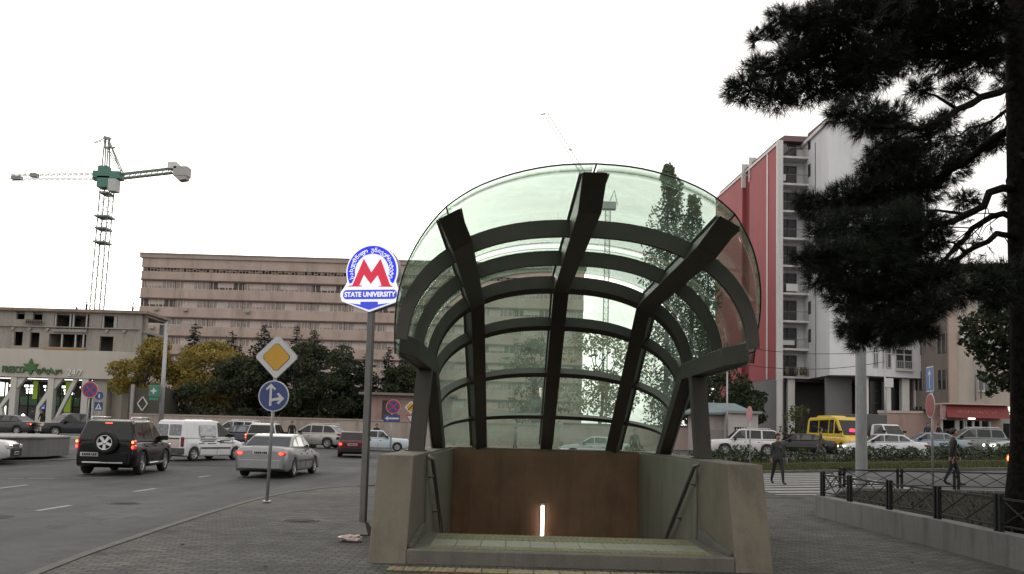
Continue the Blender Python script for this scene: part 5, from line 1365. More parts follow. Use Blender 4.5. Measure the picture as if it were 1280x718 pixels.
    # roof edge clutter and workers (own things)
    for px, hgt, lb in ((108, 1.7, 'worker in dark clothes standing on the unfinished roof by the crane mast'), (166, 1.7, 'worker standing alone at the right end of the unfinished roof'), (96, 1.2, 'worker bending down on the unfinished roof left of the crane mast')):
        p = at(px, 385, Y + 1.2); person(lb, (p.x * (Y + 5.5) / (Y + 1.2), Y + 5.5, gz + zr - .0), R.uniform(0, 6), P_char, P_dk, .12, .05, hgt, detail=False)
    return c, gz, zr
SHOP = shop()

# --- red and white apartment tower
def tower():
    root = thing('apartment_tower', 'tall apartment tower with dark red side wall, white balconies and grey white front', 'building', (28.7, 95, g(28.7, 80) + RD), radians(3.6))
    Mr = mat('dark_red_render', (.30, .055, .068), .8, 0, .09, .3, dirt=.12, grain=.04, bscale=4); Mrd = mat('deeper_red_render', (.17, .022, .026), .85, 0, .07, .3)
    Mg = mat('grey_white_render', (.62, .62, .65), .8, 0, .06, .25, dirt=.15); Mwt = mat('white_trim', (.60, .58, .57), .7, 0, .05, 1, dirt=.15); Mgd = mat('dark_base_render', (.15, .15, .155), .85, 0, .1, .4)
    T = 33.0; Bz = 7.2; fl = 3.05
    mb = MB(); mb.box(0, .4, 0, 9.1, Bz, T); mb.box(0, .4, 11.8, 23, Bz - 4, T); mb.build('red_wall', Mr, root)
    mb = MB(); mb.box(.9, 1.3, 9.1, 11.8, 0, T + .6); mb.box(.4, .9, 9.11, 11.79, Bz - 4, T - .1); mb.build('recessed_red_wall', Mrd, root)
    mb = MB(); mb.box(-.1, .55, -.35, -.002, Bz - .3, T + .5); mb.box(-.06, .0 - .002, 2.8, 3.15, Bz, T + .3); mb.box(-.1, .5, 0, 9.1, T + .002, T + .25); mb.box(-.1, .5, 11.8, 23, T + .002, T + .25); mb.box(-.1, .8, 9.0, 9.2, T - 1.5, T + 1.5); mb.box(-.1, .8, 11.7, 11.9, T - 1.5, T + 1.5)
    mb.build('white_edge_trim', Mwt, root)
    mb = MB(); mb.box(.4, 3.6, 1.6, 9.05, Bz, T + .2); mb.box(1.4, 3.6, 9.06, 22.8, Bz, T + .2); mb.box(3.6, 13.6, 1.2, 22.5, Bz, T + .2); mb.build('core_wall', Mg, root)
    # protruding bay with kinked front
    bay = [(3.6, 1.8), (3.05, -6.5), (6.2, -7.2), (13.4, -5.6), (13.4, 1.3), (3.6, 1.19)]
    holes_z = []
    mb = MB(); mb.prism(bay, 'z', Bz, T + .4); mb.build('bay_wall', Mg, root)
    mb = MB(); mb.prism([(3.35, -2.4), (3.30, -2.55), (3.22, -2.55), (3.28, -2.38)], 'z', Bz, T - .4); mb.build('downpipe', mat('blue_grey_pipe', (.16, .18, .22), .6), root)
    mb = MB(); mb.prism([(3.3, 1.9), (2.8, -6.7), (6.2, -7.5), (13.7, -5.8), (13.7, 22.6), (.3, 22.8), (.3, 1.2)], 'z', T + .41, T + .75); mb.build('roof_edge', Mwt, root)
    # mansard roof storey, dark red
    mb = MB(); mb.loft([[(.2, .6, T + .76), (13.5, .6, T + .76), (13.5, 22, T + .76), (.2, 22, T + .76)], [(1.6, 2.0, T + 1.9), (12.5, 2.0, T + 1.9), (12.5, 21, T + 1.9), (1.6, 21, T + 1.9)]], smooth=False)
    mb.loft([[(3.0, -6.2, T + .76), (6.2, -7.0, T + .76), (13.3, -5.4, T + .76), (13.3, .5, T + .76), (3.5, .5, T + .76)], [(3.7, -5.2, T + 1.7), (6.3, -6.0, T + 1.7), (12.6, -4.6, T + 1.7), (12.6, .5, T + 1.7), (3.7, .5, T + 1.7)]], smooth=False)
    mb.build('mansard_roof', mat('dark_red_roof', (.065, .03, .032), .8, 0, .15, .8), root)
    # balconies in the recess
    nfl = 8
    def bal():
        s = MB(); s.box(.40, 3.5, -.15, 1.6, -.22, 0); sl = s.build('balcony', Mwt, root)
        s = MB(); s.box(1.05, 2.75, 1.52, 1.6, .05, 2.35); w = s.build('door_glass', M_pane, sl)
        s = MB()
        for x in (1.0, 1.82, 2.70): s.box(x, x + .08, 1.44, 1.53, .0, 2.42)
        for z in (0, 1.75, 2.36): s.box(1.08, 2.7, 1.45, 1.53, z, z + .07)
        s.build('door_frame', mat('brown_frame', (.10, .085, .08), .6), sl)
        s = MB()
        for k in range(14): x = .5 + 2.95 * k / 13; s.bar((x, -.1, 0), (x, -.1, .95), .022)
        s.box(.48, 3.46, -.13, -.07, .95, 1.0); s.build('railing', mat('thin_railing', (.15, .145, .14), .5, .3), sl)
        return sl
    b0 = bal(); bs = [b0]
    for k in range(1, nfl + 1):
        bs.append(copy_tree(b0, root))
    for k, b in enumerate(bs): b.location = (0, 0, Bz + .22 + k * fl)
    mb = MB(); mb.box(1.0, 2.3, -.16, -.11, .15, .95); mb.build('banner', mat('white_banner', (.6, .6, .6), .6, 0, .1, 3), bs[3])
    mb = MB(); mb.box(.6, 1.9, -.16, -.11, .35, .85); mb.build('banner', mat('white_banner2', (.5, .5, .5), .6), bs[1])
    mb = MB(); mb.box(.5, .9, -.25, .1, .2, .9, .04); mb.build('air_conditioner', MS_white, bs[7])
    mb = MB()
    for x in (1.0, 2.0, 3.0, 2.6): mb.lathe([(.0, .0), (.16, .05), (.25, .5), (.1, .9), (0, .95)], 9, Matrix.Translation((x, -.35, .1)))
    mb.build('balcony_plants', mat('dry_plants', (.10, .09, .06), .9, 0, .4, 4), bs[0])
    # windows of the bay's front (right of the kink)
    d = Vector((7.2, 1.6)).normalized()
    def wx(t): return Matrix.Translation((6.2 + d.x * t, -7.2 + d.y * t, 0)) @ Matrix.Rotation(atan2(d.y, d.x), 4, 'Z')
    for k in range(10):
        z = Bz + .9 + k * fl
        for t, w in ((1.2, .55), (2.3, 1.0), (3.9, 2.0)):
            if z > T - 2: continue
            M = wx(t) @ Matrix.Translation((0, 0, z))
            mb = MB(); mb.box(0, w, -.03, .03, 0, 2.0, M=M); wd = mb.build('window', M_pane, root)
            mb = MB()
            for x in (0, w / 2, w): mb.box(x - .045, x + .045, -.07, -.031, 0, 2.0, M=M)
            for zz in (0, 1.45, 2.0): mb.box(-.05, w + .05, -.075, -.0305, zz - .04, zz + .04, M=M)
            mb.build('frame', M_frame, wd)
            if t > 3: 
                mb = MB()
                for q in range(9): mb.bar(M @ Vector((w * q / 8, -.3, -.15)), M @ Vector((w * q / 8, -.3, .75)), .03)
                mb.bar(M @ Vector((-.05, -.3, .75)), M @ Vector((w + .05, -.3, .75)), .04); mb.box(-.05, w + .05, -.36, -.08, -.25, -.15, M=M); mb.build('railing', M_frame, wd)
    # small side windows on the kinked left face of the bay
    for k in range(1, 9): mb = MB(); mb.box(3.40, 3.56, -.9, -.2, Bz + .9 + k * fl, Bz + 2.3 + k * fl); mb.build('side_window', M_pane, root)
    # ground floor: columns, dark recess
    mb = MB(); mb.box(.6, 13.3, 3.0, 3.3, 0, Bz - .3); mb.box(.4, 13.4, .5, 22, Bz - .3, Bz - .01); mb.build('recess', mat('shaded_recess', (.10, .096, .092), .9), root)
    mb = MB(); mb.box(.02, .9, .2, 9.0, 0, Bz - .01); mb.build('base_wall', Mgd, root); mb = MB(); mb.box(3.5, 6.2, -4.6, -4.2, 0, Bz - .01); mb.build('base_wall', Mgd, root)
    for x, y, w in ((.0, -.3, .55), (1.3, .2, .8), (6.25, -6.4, .9), (9.4, -5.6, .5), (11.2, -5.3, .8), (12.7, -5.0, .5)):
        mb = MB(); mb.box(x, x + w, y, y + w * .8, 0, Bz - .02, .03); mb.build('column', Mwt, root)
    mb = MB()
    for k in range(5): mb.box(6.9, 13.2, -4.4, -4.3, .6 + k * 1.3, .72 + k * 1.3)
    for k in range(6): x = 7 + k * 1.2; mb.box(x, x + .1, -4.45, -4.28, 0, Bz - .3)
    mb.box(6.9, 13.2, -4.2, -4.1, 0, Bz - .3); mb.build('dark_glazing', mat('dark_frames', (.02, .02, .021), .3), root)
tower()

# --- beige corner building far right
def beige():
    Y = 86; c = at(1191, 540, Y); gz = g(c.x, Y) + RD
    root = thing('apartment_block', 'plain beige corner building right of the tower, partly behind the pine', 'building', (c.x, Y, gz), radians(-8))
    Mb = mat('beige_render', (.40, .345, .305), .85, 0, .07, .3, dirt=.25); Mb2 = mat('beige_corner', (.36, .28, .24), .85, 0, .07, .3)
    H = 17.2
    mb = MB(); mb.box(.45, 14, 0, 12, 3.6, H); mb.build('wall', Mb, root)
    mb = MB(); mb.loft([[(.45, .0, 0), (.45, 12, 0), (-3.6, 12, 0), (-3.6, 7.5, 0)], [(.45, .0, H), (.45, 12, H), (-3.6, 12, H), (-3.6, 7.5, H)]], smooth=False); mb.build('side_wall', mat('beige_render_in_shade', (.20, .165, .15), .85, 0, .08, .3, dirt=.2), root)  # side face: shade put into a darker copy of the beige
    mb = MB(); mb.box(-.3, .46, -.12, .3, 0, H + .1); mb.build('corner_pier', Mb2, root)
    mb = MB(); mb.box(.47, 14, -.06, 11.9, 0, 3.59); mb.build('plinth', mat('plinth_pinkish', (.26, .2, .18), .85, 0, .1, .4), root)
    mb = MB(); mb.box(-4, 14.4, -.5, 12.4, H + .1, H + .5); mb.build('roof', mat('roof_grey', (.1, .09, .085), .9), root)
    zs = [at(1226, y, Y).z - gz for y in (489, 441, 393)]
    for z in zs:
        for x in (2.4, 6.0, 9.6):
            mb = MB(); mb.box(x, x + 1.05, -.02, .05, z, z + 1.6); w = mb.build('window', M_pane, root)
            mb = MB()
            for q in (0, .52, 1.05): mb.box(x + q - .04, x + q + .04, -.06, -.021, z, z + 1.6)
            for q in (0, 1.6): mb.box(x - .06, x + 1.11, -.065, -.0205, z + q - .05, z + q + .05)
            mb.build('frame', M_frame, w)
            mb = MB(); mb.box(x - .1, x + 1.15, -.16, -.07, z - .1, z - .055); mb.build('sill', M_frame, w)
    d = Vector((-4.05, 7.5)); L = d.length; d.normalize()
    for k in range(4):
        for t in (1.2, 4.2):
            M = Matrix.Translation((.45 + d.x * t, d.y * t, 1.8 + k * 3.6)) @ Matrix.Rotation(atan2(-d.y, -d.x), 4, 'Z')
            mb = MB(); mb.box(-1.1, 0, -.05, .06, 0, 1.9, M=M); w = mb.build('window', M_pane, root)
            mb = MB()
            for q in (-1.1, -.55, 0): mb.box(q - .05, q + .05, -.10, -.051, 0, 1.9, M=M)
            mb.build('frame', mat('dull_frame', (.24, .22, .2), .6), w)
    mb = MB(); mb.box(.7, 1.4, -.5, -.07, 10.2, 10.9, .03); mb.build('air_conditioner', MS_white, root)
    mb = MB(); mb.tube([(2.0, -.4, 4.2), (2.0, -.4, 8.4), (2.3, -.4, 8.6), (2.5, -.4, 8.4), (2.5, -.4, 4.4)], .07, 6); mb.build('vent_pipe', M_galv, root)
beige()

# --- low shop with the red board, white lit sign, and the long pink wall
def kiosk():
    Y = 77; c = at(1166, 556, Y); gz = g(c.x, Y) + RD; X = lambda px: at(px, 530, Y).x - c.x; Z = lambda py, px=1205: at(px, py, Y).z - gz
    root = thing('corner_shop', 'low pink shop with a dark red board and one lit tube over its door', 'shop', (c.x, Y, gz))
    Mp = mat('pink_render', (.34, .22, .19), .85, 0, .08, .5, dirt=.2)
    zt, zb = Z(507), Z(523)
    holes = [(X(1177), X(1195), .6, Z(526)), (X(1197), X(1216), 0.02, Z(526)), (X(1218), X(1237), .6, Z(526))]
    mb = MB(); wallgrid(mb, X(1166), X(1251), 0, zt - .3, holes, 0, .3); mb.build('wall', Mp, root)
    mb = MB(); mb.box(X(1166), X(1251), 3.5, 3.8, 0, zt - .3); mb.box(X(1166), X(1251), .31, 3.5, zt - .6, zt - .45); mb.build('inside', M_dark, root)
    mb = MB()
    for i in range(14): a = X(R.uniform(1178, 1234)); mb.box(a, a + R.uniform(.2, .7), 1.2, 1.6, .6, R.uniform(.8, 2.0))
    mb.build('goods', mat('shop_goods', (.14, .13, .12), .7, 0, .9, 2), root)
    mb = MB()
    for px in (1177, 1195.3, 1197.5, 1205.5, 1207, 1216.5, 1237): mb.box(X(px) - .09, X(px) + .09, -.06, .1, 0, Z(526))
    mb.build('door_frame', M_frame, root)
    mb = MB(); mb.prism([(-1.5, zb), (0.02, zb + .1), (.02, zt), (-1.1, zt)], 'x', X(1174), X(1251)); bd = mb.build('sign_board', mat('dark_red_board', (.17, .018, .02), .6, 0, .12, .8), root)
    mb = MB(); faint_marks(mb, X(1188), X(1234), Z(517.2), Z(513.6), zb, zt); mb.build('lettering', mat('faded_letters', (.30, .09, .08), .6), bd)
    mb = MB(); mb.box(X(1170), X(1251), -1.55, .1, zt + .002, zt + .12); mb.build('roof_edge', mat('pale_pink_edge', (.42, .33, .29), .8), root)
    mb = MB(); mb.box(X(1167.5), X(1174.5), -1.2, -1.05, zb - .2, zt); mb.build('small_board', mat('grey_pink_board', (.30, .2, .2), .7, 0, .4, 5), root)
    mb = MB(); mb.box(X(1205), X(1213.5), -.8, -.68, Z(524.3), Z(522.8), .03); mb.build('lit_tube', mat('white_tube_lit', (1, 1, 1), .4, emit=(1, 1, .95), estr=4), root)
    root2 = thing('neighbour_shop', 'narrow grey shop with a bright white lit sign at the right edge', 'shop', (c.x, Y, gz))
    mb = MB(); wallgrid(mb, X(1251) + .02, X(1300), 0, Z(506), [(X(1257), X(1267), .02, Z(528)), (X(1270), X(1290), .9, Z(530))], .4, .7); mb.build('wall', mat('grey_shop_wall', (.30, .29, .27), .8, 0, .1, .6), root2)
    mb = MB(); mb.box(X(1252), X(1299), 3, 3.2, 0, Z(508)); mb.build('inside', M_dark, root2)
    mb = MB(); mb.box(X(1270), X(1290), .46, .5, .95, Z(530)); mb.build('window', M_pane, root2)
    mb = MB(); mb.box(X(1252), X(1284), -.2, .35, Z(517), Z(507.5), .05); s = mb.build('sign_box', mat('white_sign_lit', (.8, .8, .75), .5, emit=(.95, 1, .85), estr=.8), root2)
    mb = MB()
    for a, b, z0, z1 in ((1254, 1257, 515.5, 512), (1262, 1266, 512.5, 510), (1272, 1275, 514, 511), (1259, 1262, 515, 513.5), (1267, 1270, 515, 513), (1277, 1281, 513, 510)): mb.prism(rrect(X(a), X(b), Z(z0), Z(z1), .06), 'y', -.22, -.203)
    mb.build('sign_marks', mat('sign_marks', (.12, .12, .12), .6), s)
kiosk()
def wall_thing(name, label, cat, a, b, h, m, th=.3, cap=None, post=None, capm=None):
    a, b = Vector(a), Vector(b); L = (b - a).length; rz = atan2(b.y - a.y, b.x - a.x)
    gz = min(g(a.x, a.y), g(b.x, b.y)) + RD
    o = thing(name, label, cat, (a.x, a.y, gz), rz)
    mb = MB(); mb.box(0, L, 0, th, -.6, h); mb.build('panel', m, o)
    if cap: mb = MB(); mb.box(-.05, L + .05, -.07, th + .07, h + .002, h + cap); mb.build('coping', capm or M_kerb, o)
    if post:
        k = 0
        while k * post < L:
            mb = MB(); mb.box(k * post, k * post + .2, -.06, -.002, -.5, h - .02); mb.build('pilaster', capm or M_kerb, o); k += 1
    return o, L
p = at(1098, 555, 80); q = at(1170, 555, 78.5)
wall_thing('garden_wall', 'long plain pink wall left of the shop with the red board', 'wall', (p.x, p.y), (q.x, q.y), at(1140, 507, 79).z - g(45, 79) - RD - .25, mat('pink_wall_render', (.33, .23, .20), .85, 0, .08, .5, dirt=.25), cap=.22, capm=mat('pale_coping', (.40, .33, .29), .8))
o, L = wall_thing('boundary_wall', 'long low pinkish concrete panel wall behind the left parked cars', 'wall', (at(161, 545, 83).x, 83), (at(700, 550, 80).x, 80), 2.15, mat('pinkish_concrete_panels', (.32, .27, .24), .88, 0, .12, .4, dirt=.35, grain=.06), th=.2, post=2.4, cap=.15, capm=mat('panel_post_concrete', (.28, .235, .205), .88, 0, .12, .6, dirt=.3))
o, L = wall_thing('boundary_wall', 'pale pink rendered wall seen through the canopy and beside its right post', 'wall', (at(700, 550, 79).x + .3, 79), (at(872, 555, 76).x, 76), 2.3, mat('pale_pink_wall', (.34, .27, .245), .85, 0, .1, .4, dirt=.25), th=.25, cap=.14)
# small pink building behind the wall
Y = 88; c = at(455, 540, Y)
o = thing('outbuilding', 'small pink rendered outbuilding with a thin flat roof and one boarded window behind the wall', 'building', (c.x, Y, g(c.x, Y) + RD), radians(2))
mb = MB(); mb.box(0, 8.5, 0, 5, 0, 4.7); mb.build('wall', mat('pink_brick_render', (.28, .19, .17), .9, 0, .18, .8, dirt=.35, grain=.1, bscale=7), o)
mb = MB(); mb.box(-.6, 9.1, -.7, 5.6, 4.71, 4.95); mb.build('roof', mat('roof_edge_grey', (.17, .15, .14), .9), o)
mb = MB(); mb.box(1.7, 3.2, -.04, .02, 2.2, 4.2); mb.build('window', mat('boarded_window', (.06, .04, .035), .9), o)
# dark shed with white diamond, pale strip building behind the yellow trees
Y = 90; c = at(158, 540, Y)
o = thing('shed', 'dark olive shed wall carrying a white diamond outline behind the lamp post', 'shed', (c.x, Y, g(c.x, Y) + RD))
mb = MB(); mb.box(.0, 3.6, 0, 4, 0, 4.6); mb.build('wall', mat('olive_wall', (.06, .055, .045), .9, 0, .2, .7), o)
mb = MB(); mb.box(.3, .6, -.3, -.002, 0, 4.9); mb.build('pier', mat('pale_pier', (.26, .25, .23), .8), o)
mb = MB(); cx, cz = at(178.5, 505, Y).x - c.x, at(178.5, 505, Y).z - g(c.x, Y) - RD
for A, B in (((0, .72), (.5, 0)), ((.5, 0), (0, -.72)), ((0, -.72), (-.5, 0)), ((-.5, 0), (0, .72))):
    mb.bar((cx + A[0], -.05, cz + A[1]), (cx + B[0], -.05, cz + B[1]), .09, .2, up=(0, 1, 0))
mb.build('diamond_outline', M_frame, o)
Y = 104; c = at(235, 540, Y)
o = thing('low_building', 'pale low building with dark windows glimpsed under the yellow trees', 'building', (c.x, Y, g(c.x, Y) + RD))
mb = MB(); mb.box(0, 9, 0, 6, 0, 4.4); mb.build('wall', mat('pale_low_wall', (.36, .32, .29), .85, 0, .12, .5, dirt=.3), o)
mb = MB(); mb.box(.6, 2.2, -.03, .02, 2.2, 4.0); mb.build('window', M_pane, o)
mb = MB(); mb.box(-.2, 9.2, -.3, 6.2, 4.41, 4.65); mb.build('roof', mat('grey_roof', (.15, .13, .12), .9), o)
# pavilion and hut to the right of the canopy
Y = 72; c = at(872, 556, Y); gz = g(c.x, Y) + RD
o = thing('pavilion', 'low pavilion with a blue green hipped roof beside the right canopy post', 'building', (c.x, Y, gz))
zt = at(900, 513, Y).z - gz; zr = at(900, 503, Y).z - gz
mb = MB(); mb.box(0, 4.6, 0, 4, 0, zt - .4); mb.build('wall', mat('pinkish_white_wall', (.36, .32, .31), .85, 0, .1, .6, dirt=.2), o)
mb = MB(); mb.loft([[(-.6, -.6, zt - .38), (4.8, -.6, zt - .38), (4.8, 4.6, zt - .38), (-.6, 4.6, zt - .38)], [(-.6, -.6, zt - .2), (4.8, -.6, zt - .2), (4.8, 4.6, zt - .2), (-.6, 4.6, zt - .2)], [(.9, 1.6, zr), (3.4, 1.6, zr), (3.4, 2.4, zr), (.9, 2.4, zr)]], smooth=False); mb.build('roof', mat('blue_green_roof', (.12, .17, .18), .5, 0, .2, 1), o)
mb = MB(); mb.box(.5, 3.8, -.12, -.004, .3, zt - 1.6); mb.build('panel', mat('grey_panel', (.25, .23, .22), .8), o)
Y = 70; c = at(912, 556, Y); gz = g(c.x, Y) + RD
o = thing('hut', 'white flat roofed hut with one dark barred window behind the white off-roader', 'building', (c.x, Y, gz))
zt = at(930, 514, Y).z - gz
mb = MB(); mb.box(0, 2.25, 0, 3, 0, zt - .2); mb.build('wall', mat('white_hut_wall', (.40, .37, .36), .85, 0, .08, .6, dirt=.2), o)
mb = MB(); mb.box(-.15, 2.5, -.3, 3.2, zt - .198, zt); mb.build('roof', mat('hut_roof', (.22, .21, .2), .9), o)
mb = MB(); mb.box(.35, 1.35, -.02, .02, zt - 2.1, zt - 1.25); w = mb.build('window', M_dark, o)
mb = MB()
for k in range(6): mb.bar((.35 + .2 * k, -.05, zt - 2.1), (.35 + .2 * k, -.05, zt - 1.25), .03)
for k in range(3): mb.bar((.35, -.05, zt - 2.1 + .42 * k), (1.35, -.05, zt - 2.1 + .42 * k), .03)
mb.build('bars', M_frame, w)

# --- tower cranes
def lattice(mb, a, b, w, n, chord=.09, lace=.05, up=(0, 1, 0)):
    a, b = Vector(a), Vector(b); t = (b - a).normalized(); u = Vector(up)
    x = t.cross(u).normalized(); y = x.cross(t).normalized()
    C = [x * sx * w / 2 + y * sy * w / 2 for sx, sy in ((-1, -1), (1, -1), (1, 1), (-1, 1))]
    for c in C: mb.bar(a + c, b + c, chord, chord, up=up)
    for i in range(n):
        p, q = a.lerp(b, i / n), a.lerp(b, (i + 1) / n)
        for k in range(4):
            c, d = C[k], C[(k + 1) % 4]
            mb.bar(p + c, q + d if i % 2 else q + d, lace, lace, up=up); mb.bar(q + c, q + d, lace, lace, up=up)
def crane1():
    Y = 140; b = at(121, 400, Y); top = at(134, 232, Y); k = Y / FPX
    root = thing('tower_crane', 'green lattice tower crane with level jib and grey counterweight above the unfinished roof', 'crane', (b.x, Y, 0))
    Mc = mat('crane_green_grey', (.21, .26, .235), .7, .1, .15, 2); Mcp = mat('crane_glare_pale', (.55, .57, .56), .7, .1, .1, 2); Mgn = mat('crane_green', (.06, .17, .13), .6, 0, .15, 1)  # the pale tone has the glare of the bright sky in it
    P = lambda px, py, dy=0: at(px, py, Y + dy) - Vector((b.x, Y, 0))
    mb = MB(); m0 = Vector((P(118, 470).x + .0, 0, 0)); mt = P(134, 236)
    lattice(mb, (P(121, 385).x - (mt.x - P(121, 385).x) * .9, 0, 0), mt, 1.55, 22, .145, .065); mb.build('mast', Mc, root)
    for y in (243, 272, 287, 304):
        px = 121 + (385 - y) / 149 * 13; w = {243: 5.5, 272: 9, 287: 7, 304: 7.5}[y]; mb = MB(); c = P(px, y); mb.box(c.x - w * k, c.x + w * k, -1.3, 1.3, c.z - .12, c.z + .16); mb.build('platform', Mc, root)
    mb = MB(); c = P(132, 229); mb.box(c.x - 1.0, c.x + 1.0, -1, 1, c.z - .9, c.z + .9); c = P(137, 220); mb.box(c.x - 2.3, c.x + 2.0, -1, 1, c.z - .6, c.z + .55); c = P(130, 213); mb.box(c.x - .7, c.x + .9, -.8, .8, c.z - .6, c.z + .6, .1); mb.build('slewing_unit', Mgn, root)
    c = P(144, 234); mb = MB(); mb.box(c.x - .55, c.x + .75, -1.5, .2, c.z - 1.05, c.z + 1.0, .06); cab = mb.build('cab', mat('cab_white', (.4, .42, .41), .6), root)
    mb = MB(); a, t, e = P(129, 213), P(132, 171), P(154, 219)
    for s in (-.5, .5):
        S_ = Vector((0, s, 0)); mb.bar(a + S_, t + S_ * .4, .16, up=(0, 1, 0)); mb.bar(P(135, 213) + S_, P(136.5, 173) + S_ * .4, .16, up=(0, 1, 0)); mb.bar(P(136, 176) + S_ * .4, e + S_, .15, up=(0, 1, 0)); mb.bar(P(133.5, 184) + S_, P(150, 213) + S_, .12, up=(0, 1, 0))
    mb.bar(P(131, 184.5), P(144, 184.8), .25, up=(0, 1, 0)); mb.bar(P(130, 172), P(138, 174), .45, up=(0, 1, 0)); mb.bar(P(131, 173), P(117.5, 178.5), .12, up=(0, 1, 0)); mb.bar(P(131, 175.5), P(118.5, 179.5), .09, up=(0, 1, 0)); mb.build('apex', Mc, root)
    mb = MB(); lattice(mb, P(154, 220.5), P(216, 213.5), .75, 9, .2, .08); mb.build('counter_jib', Mc, root)
    mb = MB(); c = P(227, 217); mb.box(c.x - 1.1, c.x + 1.25, -.9, .9, c.z - .6, c.z + 1.0, .06); c2 = P(224, 224); mb.prism([(c.x - 1.0, c.z - .6), (c.x + 1.1, c.z - .6), (c.x + 1.0, c.z - 1.1), (c.x - .2, c.z - 1.35)], 'y', -.8, .8); mb.build('counterweight', mat('counterweight_concrete', (.34, .34, .33), .8, 0, .15, 1), root)
    c = P(217.5, 208); mb = MB(); mb.box(c.x - .75, c.x + .75, -.9, .9, c.z - .6, c.z + .5, .04); mb.build('winch_house', Mcp, root)
    mb = MB(); lattice(mb, P(126, 220.5), P(13, 221.9), .8, 16, .10, .045); mb.build('jib', Mcp, root)
    mb = MB(); c = P(43, 219.5); mb.box(c.x - .5, c.x + .5, -.5, .5, c.z - .3, c.z + .3); c = P(21, 223); mb.box(c.x - .7, c.x + .7, -.5, .5, c.z - .25, c.z + .35); c = P(121, 222); mb.box(c.x - .5, c.x + .6, -.5, .5, c.z - .5, c.z + .2); mb.build('trolley', Mc, root)
    mb = MB(); mb.tube([P(131, 173), P(60, 217)], .02, 4); mb.build('tie_rod', Mcp, root)
crane1()
def crane2():
    Y = 175; b = at(754, 540, Y)
    root = thing('tower_crane', 'thin pale luffing crane with raised jib seen above and through the canopy glass', 'crane', (b.x, Y, 0))
    Mc = mat('far_crane_grey', (.55, .56, .56), .8, 0, .1, 1); P = lambda px, py: at(px, py, Y) - Vector((b.x, Y, 0))
    mb = MB(); lattice(mb, (0, 0, 0), P(760, 262), .95, 40, .13, .06); mb.build('mast', Mc, root)
    mb = MB(); lattice(mb, P(757, 262), P(682, 142), .85, 30, .07, .035); mb.build('jib', Mc, root)
    mb = MB(); a = P(760, 258); mb.box(a.x - 1.1, a.x + 1.6, -.8, .8, a.z - .7, a.z + .8, .08); mb.build('machine_deck', Mc, root)
    mb = MB(); mb.bar(P(760, 258), P(768, 238), .16, up=(0, 1, 0)); mb.bar(P(768, 238), P(772, 257), .14, up=(0, 1, 0)); mb.bar(P(682, 142), P(676, 143.5), .25, up=(0, 1, 0)); mb.bar(P(711, 187), P(715, 187.5), .3, up=(0, 1, 0)); mb.build('stay_frame', Mc, root)
crane2()
# ------------------------------------------------------------------ vegetation
def leafquad(bm, p, s, n=None, r=R):
    n = n or Vector((r.gauss(0, 1), r.gauss(0, 1), r.gauss(0, .8) + .3)); n.normalize()
    a = n.orthogonal().normalized(); a = (Matrix.Rotation(r.uniform(0, 6.28), 3, n) @ a); b = n.cross(a); s1 = s * r.uniform(.7, 1.3)
    vs = [bm.verts.new(p + a * (s1 * x) + b * (s1 * y * .62)) for x, y in ((-.5, 0), (0, -.5), (.6, 0), (0, .5))]
    bm.faces.new(vs)
def in_clump(c, rad, r):
    while True:
        v = Vector((r.uniform(-1, 1), r.uniform(-1, 1), r.uniform(-1, 1)))
        if v.length <= 1 and v.length > r.random() * .75: return Vector((c[0] + v.x * rad[0], c[1] + v.y * rad[1], c[2] + v.z * rad[2]))
def limb(mb, a, b, r0, r1, r, wob=.06, n=6):
    a, b = Vector(a), Vector(b); L = (b - a).length; pts = []; 
    for i in range(n + 1):
        k = i / n; p = a.lerp(b, k); w = wob * L * sin(pi * k); pts.append(p + Vector((r.uniform(-w, w), r.uniform(-w, w), r.uniform(-w, w) * .6 + L * .04 * sin(pi * k))))
    mb.tube(pts, [r0 + (r1 - r0) * i / n for i in range(n + 1)], 7); return pts
def broadleaf(name, label, loc, h, crown_r, leaves, leaf, ml, seed, cz=.62, group=None, cat='tree', clumps=26, sx=1.0, trunk_r=None, fill=.55, bark=None):
    r = random.Random(seed); root = thing(name, label, cat, loc, 0, group); tr = trunk_r or h * .02
    mb = MB(); top = Vector((r.uniform(-.1, .1) * h * .3, r.uniform(-.1, .1), h * cz))
    limb(mb, (0, 0, -.2), top, tr, tr * .45, r, .03)
    cl = []
    for i in range(clumps):
        a = r.uniform(0, 2 * pi); q = r.random() ** .5; e = r.uniform(-1, 1)
        rr = sqrt(max(0, 1 - e * e * .92))
        c = Vector((cos(a) * q * rr * crown_r * sx, sin(a) * q * rr * crown_r, h * cz + e * h * (1 - cz) * .86)); s = crown_r * r.uniform(.24, .42)
        cl.append((c, (s * 1.15, s * 1.1, s * .85)))
        if i % 2 == 0: limb(mb, Vector((0, 0, h * r.uniform(.3, .6))).lerp(top, .3), c, tr * .35, tr * .08, r, .08, 5)
    mb.build('trunk', bark or M_bark, root)
    mb = MB(); wts = [s[0] for _, s in cl]
    for i in range(leaves):
        c, s = r.choices(cl, wts)[0]; leafquad(mb.bm, in_clump(c, s, r), leaf, r=r)
    mb.build('crown', ml, root, recalc=False); return root
